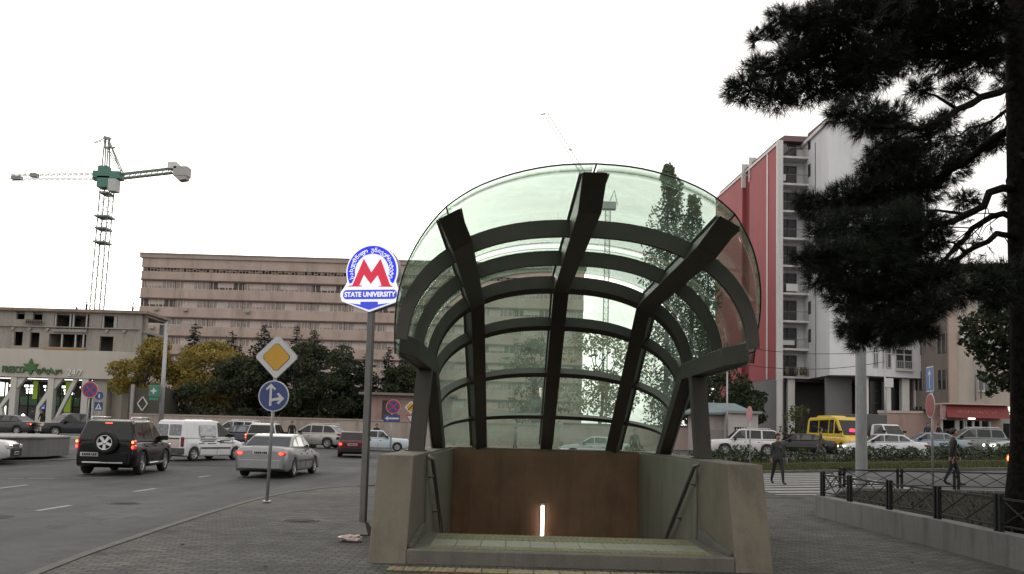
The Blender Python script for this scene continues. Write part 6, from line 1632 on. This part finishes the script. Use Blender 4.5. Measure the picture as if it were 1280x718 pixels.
def conifer(name, label, loc, h, rad, ml, seed, leaves=2600, group=None, base=.06, power=.62, leaf=.5, gap=.0):
    r = random.Random(seed); root = thing(name, label, 'tree', loc, 0, group)
    mb = MB(); mb.tube([(0, 0, -.2), (r.uniform(-.1, .1), 0, h * .5), (0, 0, h * .99)], [h * .014, h * .009, .02], 7)
    tiers = int(h * 3.4); br = []
    for i in range(tiers):
        k = base + (1 - base) * i / tiers; z = h * k
        for j in range(r.randint(4, 6)):
            a = r.uniform(0, 2 * pi); L = rad * (1 - k) ** power * r.uniform(.6, 1.15) + .12
            e = Vector((cos(a) * L, sin(a) * L, z - L * r.uniform(.05, .35))); br.append((Vector((0, 0, z)), e))
            if i % 2 == 0: mb.tube([(0, 0, z), e], [.035, .008], 4)
    mb.build('trunk', M_bark, root)
    mb = MB(); w = [(e - s).length + .22 for s, e in br]
    for i in range(leaves):
        s, e = r.choices(br, w)[0]; k = r.random() ** .7; p = s.lerp(e, k); sp = .10 + .16 * (e - s).length * (1.1 - k)
        p = p + Vector((r.gauss(0, sp), r.gauss(0, sp), r.gauss(0, sp * .45) - .05)); d = (e - s).normalized() + Vector((r.gauss(0, .5), r.gauss(0, .5), r.gauss(0, .3)))
        leafquad(mb.bm, p, leaf * r.uniform(.55, 1.1) * (.55 + .45 * min(1, (h - p.z) / 4)), Vector((r.gauss(0, .6), r.gauss(0, .6), 1)), r)
    mb.build('crown', ml, root, recalc=False); return root
ML_yel = mat_leaf('autumn_leaves', (.12, .105, .032), (.33, .24, .052)); ML_dk = mat_leaf('dark_conifer_needles', (.010, .018, .013), (.028, .038, .022), .08)
ML_grn = mat_leaf('dull_green_leaves', (.018, .028, .014), (.050, .058, .026)); ML_mid = mat_leaf('mid_green_leaves', (.035, .05, .018), (.10, .11, .04)); ML_pop = mat_leaf('poplar_leaves', (.055, .08, .05), (.14, .17, .10), .4)
ML_brn = mat_leaf('dry_shrub_leaves', (.05, .04, .025), (.11, .085, .05)); ML_deep = mat_leaf('deep_green_leaves', (.014, .022, .012), (.04, .052, .022))  # the second set is simply a darker green
def tpos(px, Y): p = at(px, 545, Y); return (p.x, p.y, g(p.x, p.y) + RD)
def hgt(px, py, Y): p = at(px, py, Y); return p.z - g(p.x, p.y) - RD
grp = 'trees behind the left boundary wall'
broadleaf('autumn_tree', 'yellowing round tree left of the white lamp post', tpos(178, 97), hgt(180, 423, 97), 3.0, 9000, .32, ML_yel, 1, .62, grp, sx=1.05)
broadleaf('autumn_tree', 'larger golden round tree just right of the white lamp post', tpos(250, 99), hgt(250, 426, 99), 3.7, 12000, .32, ML_yel, 2, .64, grp, sx=1.15, clumps=32)
broadleaf('broadleaf_tree', 'low dark green bushy tree under the golden tree', tpos(238, 93), 5.2, 2.6, 2600, .32, ML_grn, 31, .55, grp, sx=1.5)
for i, (px, Y, top, rad, lb) in enumerate(((284, 108, 412, 2.6, 'dark conifer with a thin tip between the golden tree and the diamond sign'), (325, 104, 404, 2.7, 'tallest dark conifer, behind the diamond sign'), (236, 118, 402, 1.8, 'slim dark conifer tip above the golden tree'), (365, 112, 404, 1.5, 'slender dark conifer with a thin bent tip right of the diamond sign'), (388, 106, 410, 2.6, 'broad dark conifer right of the diamond sign'), (455, 104, 440, 1.9, 'low dark conifer behind the metro sign pole'), (482, 106, 431, 1.2, 'narrow pointed dark conifer right of the metro sign pole'), (503, 107, 434, 1.9, 'dark conifer nearest the left canopy post'))):
    conifer('conifer', lb, tpos(px, Y), hgt(px, top, Y), rad * 1.55, ML_dk, 40 + i, 5600 if rad > 1.6 else 2600, grp, leaf=.42)
for i, (px, Y, top, rad, lb, m) in enumerate(((300, 95, 447, 3.0, 'dark rounded tree behind the blue arrow sign, left half', ML_grn), (352, 96, 436, 3.3, 'dark rounded tree behind the blue arrow sign, right half', ML_dk), (398, 94, 424, 3.9, 'biggest dark bushy tree left of the metro sign pole', ML_grn), (436, 98, 445, 2.6, 'dark bushy tree touching the metro sign pole', ML_dk), (520, 100, 452, 2.2, 'grey green loose tree behind the left canopy post', ML_mid), (497, 96, 455, 2.2, 'dark tree above the pink outbuilding', ML_grn))):
    broadleaf('broadleaf_tree', lb, tpos(px, Y), hgt(px, top, Y), rad, 9000, .34, m, 60 + i, .52, grp, clumps=30)
# behind and right of the canopy
broadleaf('broadleaf_tree', 'loose bright leaved tree seen through the middle of the canopy glass', tpos(752, 82), hgt(755, 411, 82), 3.8, 3300, .30, mat_leaf('sunlit_tone_leaves', (.10, .085, .03), (.30, .24, .085), .4), 71, .62, None, clumps=30)  # sunlight on the leaves is put into their colour
broadleaf('broadleaf_tree', 'green leafy tree seen through the canopy glass left of the central beam', tpos(668, 86), hgt(668, 425, 86), 3.2, 3200, .30, ML_mid, 72, .6, None)
def poplar(label, px, Y, top, w, seed, z0=.08, n=4200):
    r = random.Random(seed); h = hgt(px, top, Y); root = thing('poplar_tree', label, 'tree', tpos(px, Y), 0, 'poplars behind the canopy')
    mb = MB(); mb.tube([(0, 0, 0), (.1, 0, h * .5), (0, 0, h * .97)], [.32, .2, .03], 8); cl = []
    for i in range(46):
        k = z0 + (1 - z0) * (i + r.random()) / 46; prof = (sin(pi * min(1, k * .92 + .10)) ** .55); a = r.uniform(0, 6.28); q = r.random() ** .5 * w * .62 * prof
        c = Vector((cos(a) * q, sin(a) * q, h * k)); s = w * .36 * (.45 + .6 * prof); cl.append((c, (s, s, s * 2.0))); 
        if i % 2: mb.tube([(0, 0, h * k - 1.6), c], [.05, .015], 5)
    mb.build('trunk', M_bark, root); mb = MB()
    for i in range(n): c, s = r.choice(cl); p = in_clump(c, s, r); p.z = min(p.z, h + r.uniform(-.6, .2)); leafquad(mb.bm, p, .34, r=r)
    mb.build('crown', ML_pop, root, recalc=False)
poplar('tallest narrow poplar whose tip pokes above the canopy glass', 831, 92, 207, 3.9, 81, n=9000)
poplar('second narrow poplar, a little shorter, right beside the tallest', 862, 94, 246, 3.2, 82, n=7000)
poplar('short poplar right of the two tall ones behind the canopy', 883, 96, 288, 2.2, 83, n=4000)
broadleaf('broadleaf_tree', 'dark dense tree over the pavilion roof right of the canopy post', tpos(893, 80), hgt(893, 462, 80), 3.3, 4600, .34, ML_deep, 84, .58, None, sx=1.1)
broadleaf('broadleaf_tree', 'dark dense tree at the foot of the red wall', tpos(925, 84), hgt(925, 478, 84), 2.4, 3600, .34, ML_deep, 85, .55, None)
broadleaf('shrub', 'bare looking shrub with pale leaves under the tower in front of its columns', tpos(1003, 76), hgt(1003, 508, 76), 1.7, 500, .28, ML_mid, 86, .6, None, 'shrub')

# hedge on the verge: each bush its own
proto = None
r5 = random.Random(5)
def bush(mb, rad, h, n, leaf, r, up=0.0):
    for i in range(n):
        v = in_clump((0, 0, h * .5), (rad, rad * .8, h * .5), r); leafquad(mb.bm, v, leaf, r=r)
hm = mat_leaf('hedge_leaves', (.016, .026, .012), (.045, .06, .022), .1)
HP_ = []
for i in range(4):
    root = thing('hedge_bush', 'dark clipped bush in the hedge on the verge', 'bush', (0, 0, 0), 0, 'bushes of the verge hedge')
    rr = random.Random(200 + i); mb = MB(); bush(mb, .75, 1.0, 420, .13, rr); mb.build('foliage', hm, root, recalc=False)
    mb = MB()
    for k in range(6): a = rr.uniform(0, 6.28); mb.tube([(0, 0, 0), (cos(a) * .35, sin(a) * .3, .75)], [.02, .008], 4)
    mb.build('stem', M_bark, root); HP_.append(root)
used = set()
x = 6.4; i = 0
while x < 31:
    k = r5.randrange(4); o = HP_[k]
    if k in used: o = copy_tree(o)
    used.add(k); y = 45.4 + r5.uniform(-.3, .3); s = r5.uniform(.85, 1.12)
    if r5.random() < .12: s *= .7
    o.location = (x, y, g(x, y) + RD + .08); o.rotation_euler = (0, 0, r5.uniform(0, 6.28)); o.scale = (s, s, s * r5.uniform(.85, 1.1))
    o['label'] = 'dark clipped bush in the hedge on the verge'; x += r5.uniform(.95, 1.25); i += 1
# a few singled-out shrubs
for px, Y, h, rad, lb, m, n in ((843, 26.5, 1.0, .42, 'spiky reddish shrub at the foot of the right canopy post', ML_brn, 320), (862, 27.5, .85, .40, 'second small shrub right beside the spiky one', ML_deep, 300), (905, 30, 1.0, .55, 'dark round shrub behind the right side wall', ML_deep, 500), (822, 27.5, .7, .4, 'small grey shrub behind the canopy glass', ML_brn, 260)):
    p = at(px, 575, Y); root = thing('shrub', lb, 'shrub', (p.x, p.y, g(p.x, p.y) + (RD if Y > 26 else 0)))
    rr = random.Random(int(px)); mb = MB(); bush(mb, rad, h, n, .12, rr); mb.build('foliage', m, root, recalc=False)
    mb = MB()
    for k in range(7): a = rr.uniform(0, 6.28); mb.tube([(0, 0, 0), (cos(a) * rad * .5, sin(a) * rad * .5, h * .5), (cos(a) * rad * .9, sin(a) * rad * .8, h * rr.uniform(.8, 1.15))], [.02, .014, .006], 4)
    mb.build('stem', M_bark, root)
# grass on the verge and in the raised bed
def grass(name, x0, x1, y0, y1, n, h, off, m, seed, keep=None):
    r = random.Random(seed); mb = MB()
    for i in range(n):
        x, y = r.uniform(x0, x1), r.uniform(y0, y1)
        if keep and not keep(x, y): continue
        z = (off(x, y) if callable(off) else g(x, y) + off); a = r.uniform(0, 6.28); hh = h * r.uniform(.5, 1.2); w = h * .16
        dx, dy = cos(a) * w, sin(a) * w; lx, ly = r.gauss(0, .35) * hh, r.gauss(0, .35) * hh
        mb.bm.faces.new([mb.bm.verts.new(q) for q in ((x - dx, y - dy, z), (x + dx, y + dy, z), (x + lx, y + ly, z + hh))])
    return struct(mb.build(name, m, recalc=False), 'stuff')
ML_grass = mat_leaf('grass_blades', (.030, .042, .012), (.085, .090, .028), .2)
grass('verge_grass', 2.5, 34, 38.5, 43.0, 16000, .16, RD + .10, ML_grass, 3)
grass('verge_grass', 2.5, 34, 43.3, 47.5, 9000, .22, RD + .10, ML_grass, 4)

# ---- the big pine: trunk in the raised bed, limbs reaching left over the pavement
def pine():
    r = random.Random(11); T = Vector((7.72, 13.2, .36))
    root = thing('pine_tree', 'huge dark long needled pine whose limbs hang over the right half of the picture', 'tree', T)
    P = lambda px, py, Y: at(px, py, Y) - T
    mb = MB(); base = Vector((0, 0, 0)); tp = P(1268, -330, 13.2)
    pts = [(0, 0, -.3), (0, 0, .15)] + [tuple(P(px, py, 13.2)) for px, py in ((1288, 560), (1286, 430), (1281, 300), (1278, 170), (1274, 30), (1268, -150))] + [tuple(tp)]
    mb.tube(pts, [.42, .34, .27, .25, .235, .22, .20, .14, .04], 16)
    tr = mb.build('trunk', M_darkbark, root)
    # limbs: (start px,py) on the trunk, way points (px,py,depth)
    limbs = [
        ([(1268, 60, 13.2), (1200, 70, 13.0), (1120, 60, 12.6), (1040, 75, 12.1), (960, 95, 11.6), (915, 110, 11.4)], .085),
        ([(1266, -60, 13.2), (1180, -20, 12.6), (1100, 0, 12.0), (1020, 15, 11.5), (965, 35, 11.2)], .08),
        ([(1268, 110, 13.2), (1215, 130, 12.2), (1165, 155, 11.4), (1110, 160, 10.9), (1055, 140, 10.6)], .06),
        ([(1270, 150, 13.2), (1225, 190, 13.8), (1170, 225, 14.3), (1110, 250, 14.8), (1050, 260, 15.2), (1005, 262, 15.4)], .075),
        ([(1273, 225, 13.2), (1240, 245, 12.6), (1190, 275, 12.2), (1130, 300, 11.9), (1065, 315, 11.7), (1008, 322, 11.5)], .065),
        ([(1274, 268, 13.2), (1240, 272, 13.5), (1205, 295, 13.9), (1175, 330, 14.2), (1130, 370, 14.5), (1085, 405, 14.8), (1065, 425, 14.9)], .055),
        ([(1276, 295, 13.2), (1245, 292, 12.7), (1205, 315, 12.4), (1170, 350, 12.2), (1150, 385, 12.1), (1120, 405, 12.0)], .05),
        ([(1268, 20, 13.2), (1240, -20, 11.5), (1200, -40, 10.4), (1150, -10, 9.7), (1090, 25, 9.3)], .06),
        ([(1270, 90, 13.2), (1275, 120, 14.6), (1240, 150, 15.8), (1200, 165, 16.6), (1150, 190, 17.2)], .05),
        ([(1272, 190, 13.2), (1300, 210, 12.0), (1280, 330, 10.8), (1250, 355, 10.4), (1210, 365, 10.2)], .04),
        ([(1268, 40, 13.2), (1330, 20, 13.8), (1400, 30, 14.2)], .06), ([(1272, 150, 13.2), (1340, 160, 12.6), (1410, 190, 12.2)], .05)]
    LP = []
    for wp, rad in limbs:
        pt = [P(*w) for w in wp]; n = len(pt); mb = MB()
        q = []
        for a, b in zip(pt, pt[1:]):
            for k in range(3): q.append(a.lerp(b, k / 3) + Vector((r.gauss(0, .03), r.gauss(0, .04), r.gauss(0, .03))))
        q.append(pt[-1]); m = len(q)
        mb.tube(q, [rad * (1 - .82 * i / (m - 1)) for i in range(m)], 9); LP.append(q); mb.build('branch', M_darkbark, root)
    allp = [p for q in LP for p in q]
    # foliage clumps: (px, py, radius px, depth)
    cl = []
    def C(px, py, rp, Y, dens=1.0): cl.append((P(px, py, Y), rp * .97 * Y / FPX, dens))
    for a in ((930, 112, 24, 11.4), (968, 118, 28, 11.6), (948, 85, 20, 11.4), (985, 80, 26, 11.6), (945, 48, 10, 11.2), (962, 45, 14, 11.2), (978, 22, 20, 11.2), (1010, 30, 30, 11.4), (1005, 62, 30, 11.8), (1010, 112, 28, 11.9), (1045, 18, 36, 11.8), (1045, 65, 38, 12.0), (1060, 105, 34, 12.0), (1090, 30, 40, 12.2),
              (1090, 80, 42, 11.5), (1120, 10, 40, 12.4), (1135, 60, 40, 12.6), (1170, 20, 40, 12.4), (1185, 65, 40, 12.8), (1215, 20, 38, 12.6), (1225, 70, 30, 13.0), (1245, 30, 26, 12.9), (1052, 142, 20, 10.7), (1085, 150, 28, 11.0), (1115, 150, 26, 11.2), (1150, 112, 18, 12.3), (1200, 112, 20, 12.6), (1160, 170, 24, 11.6),
              (1110, 190, 30, 14.6), (1140, 200, 30, 15.0), (1150, 235, 32, 14.5), (1185, 210, 28, 14.2), (1215, 180, 30, 15.5), (1105, 240, 36, 14.8), (1062, 250, 34, 15.1), (1022, 258, 26, 15.3), (1005, 250, 14, 15.4), (1040, 285, 30, 12.5),
              (1080, 290, 36, 12.2), (1120, 285, 34, 12.4), (1008, 322, 16, 11.5), (1030, 320, 26, 11.6), (1065, 325, 34, 11.7), (1105, 330, 38, 12.0), (1140, 315, 30, 12.4), (1160, 280, 24, 12.3), (1030, 345, 24, 12.2), (1060, 365, 32, 12.8), (1095, 370, 36, 13.5), (1135, 360, 32, 13.0), (1160, 340, 20, 13.5),
              (1070, 405, 26, 14.6), (1100, 410, 30, 14.4), (1130, 405, 30, 12.4), (1150, 410, 22, 12.1), (1165, 385, 22, 12.2), (1075, 425, 16, 14.8), (1120, 425, 16, 12.8), (1185, 350, 18, 12.3), (1205, 365, 22, 10.3), (1235, 355, 24, 10.4), (1265, 345, 26, 10.7), (1258, 100, 18, 14.2), (1262, 70, 24, 13.8), (1275, 20, 26, 13.9), (1248, 180, 14, 14), (1262, 250, 10, 13.8), (1205, 250, 16, 12.6), (1172, 300, 18, 12.6), (1225, 335, 14, 10.6), (1190, 335, 12, 12.6), (1250, 375, 16, 10.5),
              (1150, -20, 40, 11.0), (1080, -25, 40, 11.0), (1220, -30, 40, 12.0), (1320, 30, 50, 13.8), (1390, 60, 50, 14.1), (1340, 170, 46, 12.7), (1400, 200, 40, 12.3), (1180, 150, 18, 13.0), (1130, 265, 22, 13.2), (1090, 215, 22, 15)): C(*a)
    # twigs from the nearest limb point
    mb = MB()
    NV = []; NF = []; ga, un = r.gauss, r.uniform
    def tuft(p, d, L, cnt=20):
        d = d.normalized(); a = d.orthogonal().normalized(); b = d.cross(a)
        for k in range(cnt):
            t = un(0, 6.283); sp = un(.2, 1.0); v = (d * un(.35, 1.0) + (a * cos(t) + b * sin(t)) * sp).normalized() * (L * un(.7, 1.2))
            v.z -= L * .10; w = v.cross(d if k % 2 else a).normalized() * .0036
            o = p + d * un(-.06, .03); i = len(NV)
            NV.extend((o - w, o + w, o + v)); NF.append((i, i + 1, i + 2))
    for c, rad, dens in cl:
        near = min(allp, key=lambda q: (q - c).length)
        a = near; k = c + Vector((r.gauss(0, .05), r.gauss(0, .05), 0))
        mb.tube([a, a.lerp(k, .5) + Vector((0, 0, .05)), k], [.028, .018, .010], 5)
        n = int(225 * (rad / .35) ** 2.0 * dens)
        for i in range(n):
            v = Vector((r.gauss(0, 1), r.gauss(0, 1), r.gauss(0, 1))).normalized() * (r.random() ** .42)
            p = c + Vector((v.x * rad, v.y * rad * 1.25, v.z * rad * .82))
            dr = (p - c) * 1.2 + Vector((r.gauss(0, .15), r.gauss(0, .15), .12 + r.gauss(0, .1))) * rad * 2
            tuft(p, dr, r.uniform(.12, .20))
            if i % 6 == 0: mb.tube([k, k.lerp(p, .5) + Vector((0, 0, .02)), p], [.009, .006, .003], 3, cap=False)
    for q in LP:                                         # sparse tufts along the limbs
        for p, p2 in zip(q[5:], q[6:]):
            for j in range(5): tuft(p.lerp(p2, r.random()) + Vector((r.gauss(0, .10), r.gauss(0, .10), r.gauss(0, .08))), (p2 - p) + Vector((r.gauss(0, .2), r.gauss(0, .2), .15)), r.uniform(.10, .17))
    # bare hanging twigs in the gaps
    for i in range(46):
        q = r.choice(LP[:9]); p = r.choice(q[2:9]); e = p + Vector((r.gauss(-.25, .3), r.gauss(0, .3), r.gauss(-.35, .25)))
        mb.tube([p, p.lerp(e, .5) + Vector((r.gauss(0, .06), 0, r.gauss(.05, .05))), e], [.012, .008, .003], 4)
        tuft(e, e - p, .13); tuft(p.lerp(e, .8), e - p, .11)
    mb.build('twigs', M_darkbark, root)
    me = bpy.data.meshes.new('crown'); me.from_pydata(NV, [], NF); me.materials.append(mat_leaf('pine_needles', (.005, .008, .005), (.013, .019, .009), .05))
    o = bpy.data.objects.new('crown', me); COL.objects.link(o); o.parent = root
    # a few cones
    for i in range(9):
        mb = MB(); c = r.choice(cl)[0] + Vector((r.gauss(0, .08), r.gauss(0, .08), r.gauss(0, .06))); mb.lathe([(0, .05), (.022, .02), (.026, -.01), (0, -.05)], 8, Matrix.Translation(c)); mb.build('cone', M_bark, root)
pine()
# leafy tree behind the pine trunk at the right edge
def edge_tree():
    r = random.Random(17); Y = 23.5; T = Vector((at(1296, 600, Y).x, Y, g(15, Y) + .35))
    root = thing('broadleaf_tree', 'loose leafy tree behind the pine trunk at the right edge', 'tree', T)
    P = lambda px, py, dy=0: at(px, py, Y + dy) - T
    mb = MB(); mb.tube([(0, 0, -.3), P(1294, 500), P(1288, 420), P(1292, 330)], [.22, .17, .13, .07], 10); cl = []
    for px, py, rp, dy in ((1212, 412, 13, 0), (1228, 400, 18, .4), (1250, 388, 24, -.4), (1240, 425, 22, .3), (1265, 410, 26, -.6), (1222, 438, 15, 0), (1245, 452, 20, .5), (1270, 445, 26, 0), (1232, 470, 9, -.2), (1252, 478, 15, .2), (1275, 475, 22, .4), (1290, 395, 30, 0), (1300, 450, 30, .2), (1262, 375, 16, 0), (1206, 400, 8, .1), (1218, 425, 10, -.3), (1285, 350, 26, .3), (1320, 400, 34, .2), (1204, 428, 6, 0), (1240, 492, 7, 0)):
        c = P(px, py, dy); s = rp * Y / FPX; cl.append((c, (s, s * 1.2, s * .8))); a = P(1290, py - 10 if py > 400 else py + 15); mb.tube([a, a.lerp(c, .5) + Vector((0, 0, .12)), c], [.035, .02, .008], 5)
    mb.build('trunk', M_darkbark, root); mb = MB()
    for i in range(5200): c, s = r.choices(cl, [q[1][0] ** 2 for q in cl])[0]; leafquad(mb.bm, in_clump(c, s, r), .14, r=r)
    mb.build('crown', ML_deep, root, recalc=False)
edge_tree()

# unseen trees added beyond the frame to shade the pavement and fill canopy reflections
for i, (x, y, h, cr, lb) in enumerate(((13.5, 5.5, 12.5, 4.6, 'unseen tall tree added for shade to the right of the camera'), (10.5, -6.5, 13, 4.8, 'unseen tall tree added for shade behind the camera on the right'), (-1.5, -10, 12, 4.2, 'unseen tall tree added for shade straight behind the camera'), (18.5, 12.5, 12, 4.4, 'unseen tall tree added for shade farthest right beside the bed'))):
    broadleaf('shade_tree', lb, (x, y, 0), h, cr, 5200, .42, ML_grn, 300 + i, .62, 'unseen trees added for shade around the camera', clumps=34)
# ------------------------------------------------------------------ raised bed with low wall and black fences
M_wallw = mat('bed_wall_limewash', (.165, .165, .16), .9, 0, .12, 1.5, bump=.2, bscale=30, dirt=.45, grain=.08)
M_fence = mat('fence_black_paint', (.007, .009, .009), .55, .0, .15, 8, spec=.25)
A = Vector((6.70, 19.4, 0)); Bn = Vector((6.62, 6.0, 0)); 
A = at(1018, 643, 19.4); A.z = 0; B1 = at(1273, 712, 11.7); B1.z = 0
dn = (B1 - A).normalized(); Bn = A + dn * 16
Cf = at(1045, 609, 23.3); Cf.z = 0; df = (at(1268, 616, 23.9) - Cf); df.z = 0; df.normalize(); Df = Cf + df * 22
BH = .42
def bed():
    o = thing('retaining_wall', 'low whitewashed stained wall round the raised bed under the pine', 'wall', (A.x, A.y, 0))
    mb = MB(); th = .28
    def seg(p, q, nrm, h0=BH, h1=BH):
        n = max(2, int((q - p).length / .9)); V = []
        for i in range(n + 1):
            c = p.lerp(q, i / n) - A; w = r9.uniform(-.006, .006); zg = g(c.x + A.x, c.y + A.y) * 0
            V.append([c + Vector((0, 0, -.3)), c + Vector((0, 0, BH + w)), c + nrm * th + Vector((0, 0, BH + w)), c + nrm * th + Vector((0, 0, -.3))])
        mb.loft([[tuple(v) for v in q_] for q_ in V], smooth=False)
    r9 = random.Random(9)
    n1 = Vector((-dn.y, dn.x, 0)); n1 = n1 if n1.x > 0 else -n1
    seg(A, Bn, n1)
    s = (Cf - A); n2 = Vector((s.y, -s.x, 0)).normalized(); n2 = n2 if n2.x > 0 else -n2
    seg(A + s.normalized() * .29, Cf - s.normalized() * .27, n2)
    n3 = Vector((df.y, -df.x, 0)); n3 = n3 if n3.y < 0 else -n3
    seg(Cf, Df, n3)
    mb.build('wall_face', M_wallw, o)
    # soil, with the pine's shade put into its dark colour
    mb = MB(); i0 = A + n1 * .25 + s.normalized() * .2; i1 = Bn + n1 * .25; i2 = Df + n3 * .25; i3 = Cf + n3 * .25 + n2 * .2
    N_ = 14; V = {}
    for a in range(N_ + 1):
        for b in range(N_ + 1):
            p = i0.lerp(i1, a / N_).lerp(i3.lerp(i2, a / N_), b / N_); V[a, b] = mb.bm.verts.new((p.x, p.y, BH - .06 + .05 * noise.noise(p * .8)))
    for a in range(N_):
        for b in range(N_): mb.bm.faces.new((V[a, b], V[a + 1, b], V[a + 1, b + 1], V[a, b + 1]))
    struct(mb.build('raised_bed_soil', mat('bed_soil_shaded', (.020, .018, .013), .95, 0, .4, 1.2, bump=.5, bscale=14, spec=.05)))
    def keep(x, y):
        p = Vector((x, y, 0)); return (p - A).dot(n1) > .35 and (p - Cf).dot(n3) > .35 and (p - A).dot(n2) > .4
    grass('bed_grass', 5.5, 26, 4, 24, 9000, .10, lambda x, y: BH - .07, mat_leaf('bed_blades_shaded', (.012, .016, .007), (.034, .034, .015), .1), 21, keep)  # blade colour darkened to hold the pine's shade
bed()
def fence(p, q, stops, label, h=.47):
    d = (q - p); L = d.length; o = thing('fence', label, 'fence', (p.x, p.y, BH), atan2(d.y, d.x), 'low black fences round the raised bed')
    mb = MB(); mb.box(0, L, -.014, .014, h - .03, h); mb.box(0, L, -.014, .014, .07, .095); mb.build('rail', M_fence, o)
    for a, b in zip(stops, stops[1:]):
        for x in (a, b):
            pass
        a2, b2 = a + .09, b - .09; m = (a2 + b2) / 2; mb = MB()
        for x0, x1 in ((a2, m), (m, b2)):
            mb.bar((x0, 0, .095), (x1, 0, h - .03), .016, .016, up=(0, 1, 0)); mb.bar((x0, .002, h - .03), (x1, .002, .095), .016, .016, up=(0, 1, 0))
        mb.build('lattice_panel', M_fence, o)
    for x in stops:
        mb = MB(); mb.box(x - .085, x - .03, -.03, .03, -.02, h + .05, .004); mb.box(x + .03, x + .085, -.03, .03, -.02, h + .05, .004); mb.box(x - .03, x + .03, -.012, .012, .3, .36); mb.build('post', M_fence, o)
    return o
off1 = Vector((-dn.y, dn.x, 0)); off1 = off1 if off1.x > 0 else -off1
p = A + off1 * .14
def along(px, py):
    q = at(px, py, 15); t = (q - EYEV); n_ = off1; k = (p - EYEV).dot(n_) / t.dot(n_); h_ = EYEV + t * k; return (h_ - p).dot(dn)
st = sorted(along(px, py) for px, py in ((1062, 626), (1111.6, 637), (1172, 650), (1249, 668)))
step = st[-1] - st[-2]
st = [.12] + st + [st[-1] + step * k for k in (1, 2, 3)]
fence(p, p + dn * (st[-1] + .1), st, 'nearer low black metal fence with crossed bars on top of the whitewashed wall')
n3 = Vector((df.y, -df.x, 0)); n3 = n3 if n3.y < 0 else -n3
p3 = Cf + n3 * .14
fence(p3, p3 + df * 9.7, [.1, 1.7, 3.3, 4.9, 6.5, 8.1, 9.6], 'farther low black metal fence with crossed bars along the road side of the bed')
s = (Cf - A); L_ = s.length - .5
fence(A + s.normalized() * .25 + off1 * .14, A + s.normalized() * (.25 + L_) + off1 * .14, [.25, L_ - .1], 'short end section of low black metal fence joining the two long rows')

# low stone planter block on the traffic island at the left
c = gnd(-10, 575, RD); 
def island():
    pts = [gnd(px, py, RD) for px, py in ((-60, 581), (40, 578), (98, 575), (99, 569), (60, 563), (-60, 561))]
    mb = MB(); mb.prism([(p.x, p.y) for p in pts], 'z', RD - .1, RD + .14); o = struct(mb.build('traffic_island', M_kerb))
    k = gnd(40, 573, RD); 
    o = thing('planter_block', 'long low grey stone planter block on the traffic island at the left', 'planter', (k.x, k.y, k.z + .14), 0)
    mb = MB(); P = [gnd(px, py, RD + .14) - k for px, py in ((-70, 576), (56, 572.0), (86, 568.5), (60, 562), (-70, 562))]
    h = .82; mb.prism([(p.x, p.y) for p in P], 'z', 0, h - .08, bevel=.02); mb.build('block', mat('grey_stone', (.12, .12, .125), .75, 0, .12, 1.5, dirt=.3), o)
    cx = sum(p.x for p in P) / 5; cy = sum(p.y for p in P) / 5
    mb = MB(); mb.prism([(cx + (p.x - cx) * 1.02, cy + (p.y - cy) * 1.06) for p in P], 'z', h - .078, h, bevel=.02); mb.build('top_slab', mat('pale_stone', (.24, .235, .23), .7, 0, .12, 1.5, dirt=.3), o)
island()
# crumpled bag by the sign foot
b = gnd(440, 676); mb = MB(); bmesh.ops.create_icosphere(mb.bm, subdivisions=3, radius=.10)
for v in mb.bm.verts:
    n_ = noise.noise(v.co * 14) * .05 + noise.noise(v.co * 30 + Vector((3, 1, 2))) * .025; v.co += v.co.normalized() * n_; v.co.x *= 1.7; v.co.z = max(-.035, v.co.z * .55)
o = mb.build('litter_bag', mat('crumpled_plastic', (.45, .36, .34), .35, 0, .3, 12), None, (b.x, b.y, b.z + .03)); tag(o, 'crumpled pale pinkish plastic bag lying by the foot of the metro sign', 'litter')
# scattered small litter and leaves on the pavement
r8 = random.Random(8); mb = MB()
for i in range(420):
    x, y = r8.uniform(-6, 7), r8.uniform(8, 22)
    if -1.9 < x < 3.4 and y > 9.9: continue
    if x < -5.3 + (y - 9) * .12: continue
    leafquad(mb.bm, Vector((x, y, .006 + r8.random() * .008)), r8.uniform(.03, .07), Vector((r8.gauss(0, .2), r8.gauss(0, .2), 1)), r8)
struct(mb.build('fallen_leaves', ML_brn, recalc=False), 'stuff')
# overhead cables on the right
def cable(label, a, b, sag):
    pts = [a.lerp(b, k / 16) - Vector((0, 0, sag * 4 * (k / 16) * (1 - k / 16))) for k in range(17)]
    mb = MB(); mb.tube(pts, .022, 5); o = mb.build('overhead_cable', M_black); tag(o, label, 'cable')
cable('upper overhead cable crossing in front of the white balconies', at(905, 430, 66), at(1108, 438, 68), .5)
cable('lower overhead cable crossing in front of the white balconies', at(905, 452, 66), at(1108, 452, 68), .6)
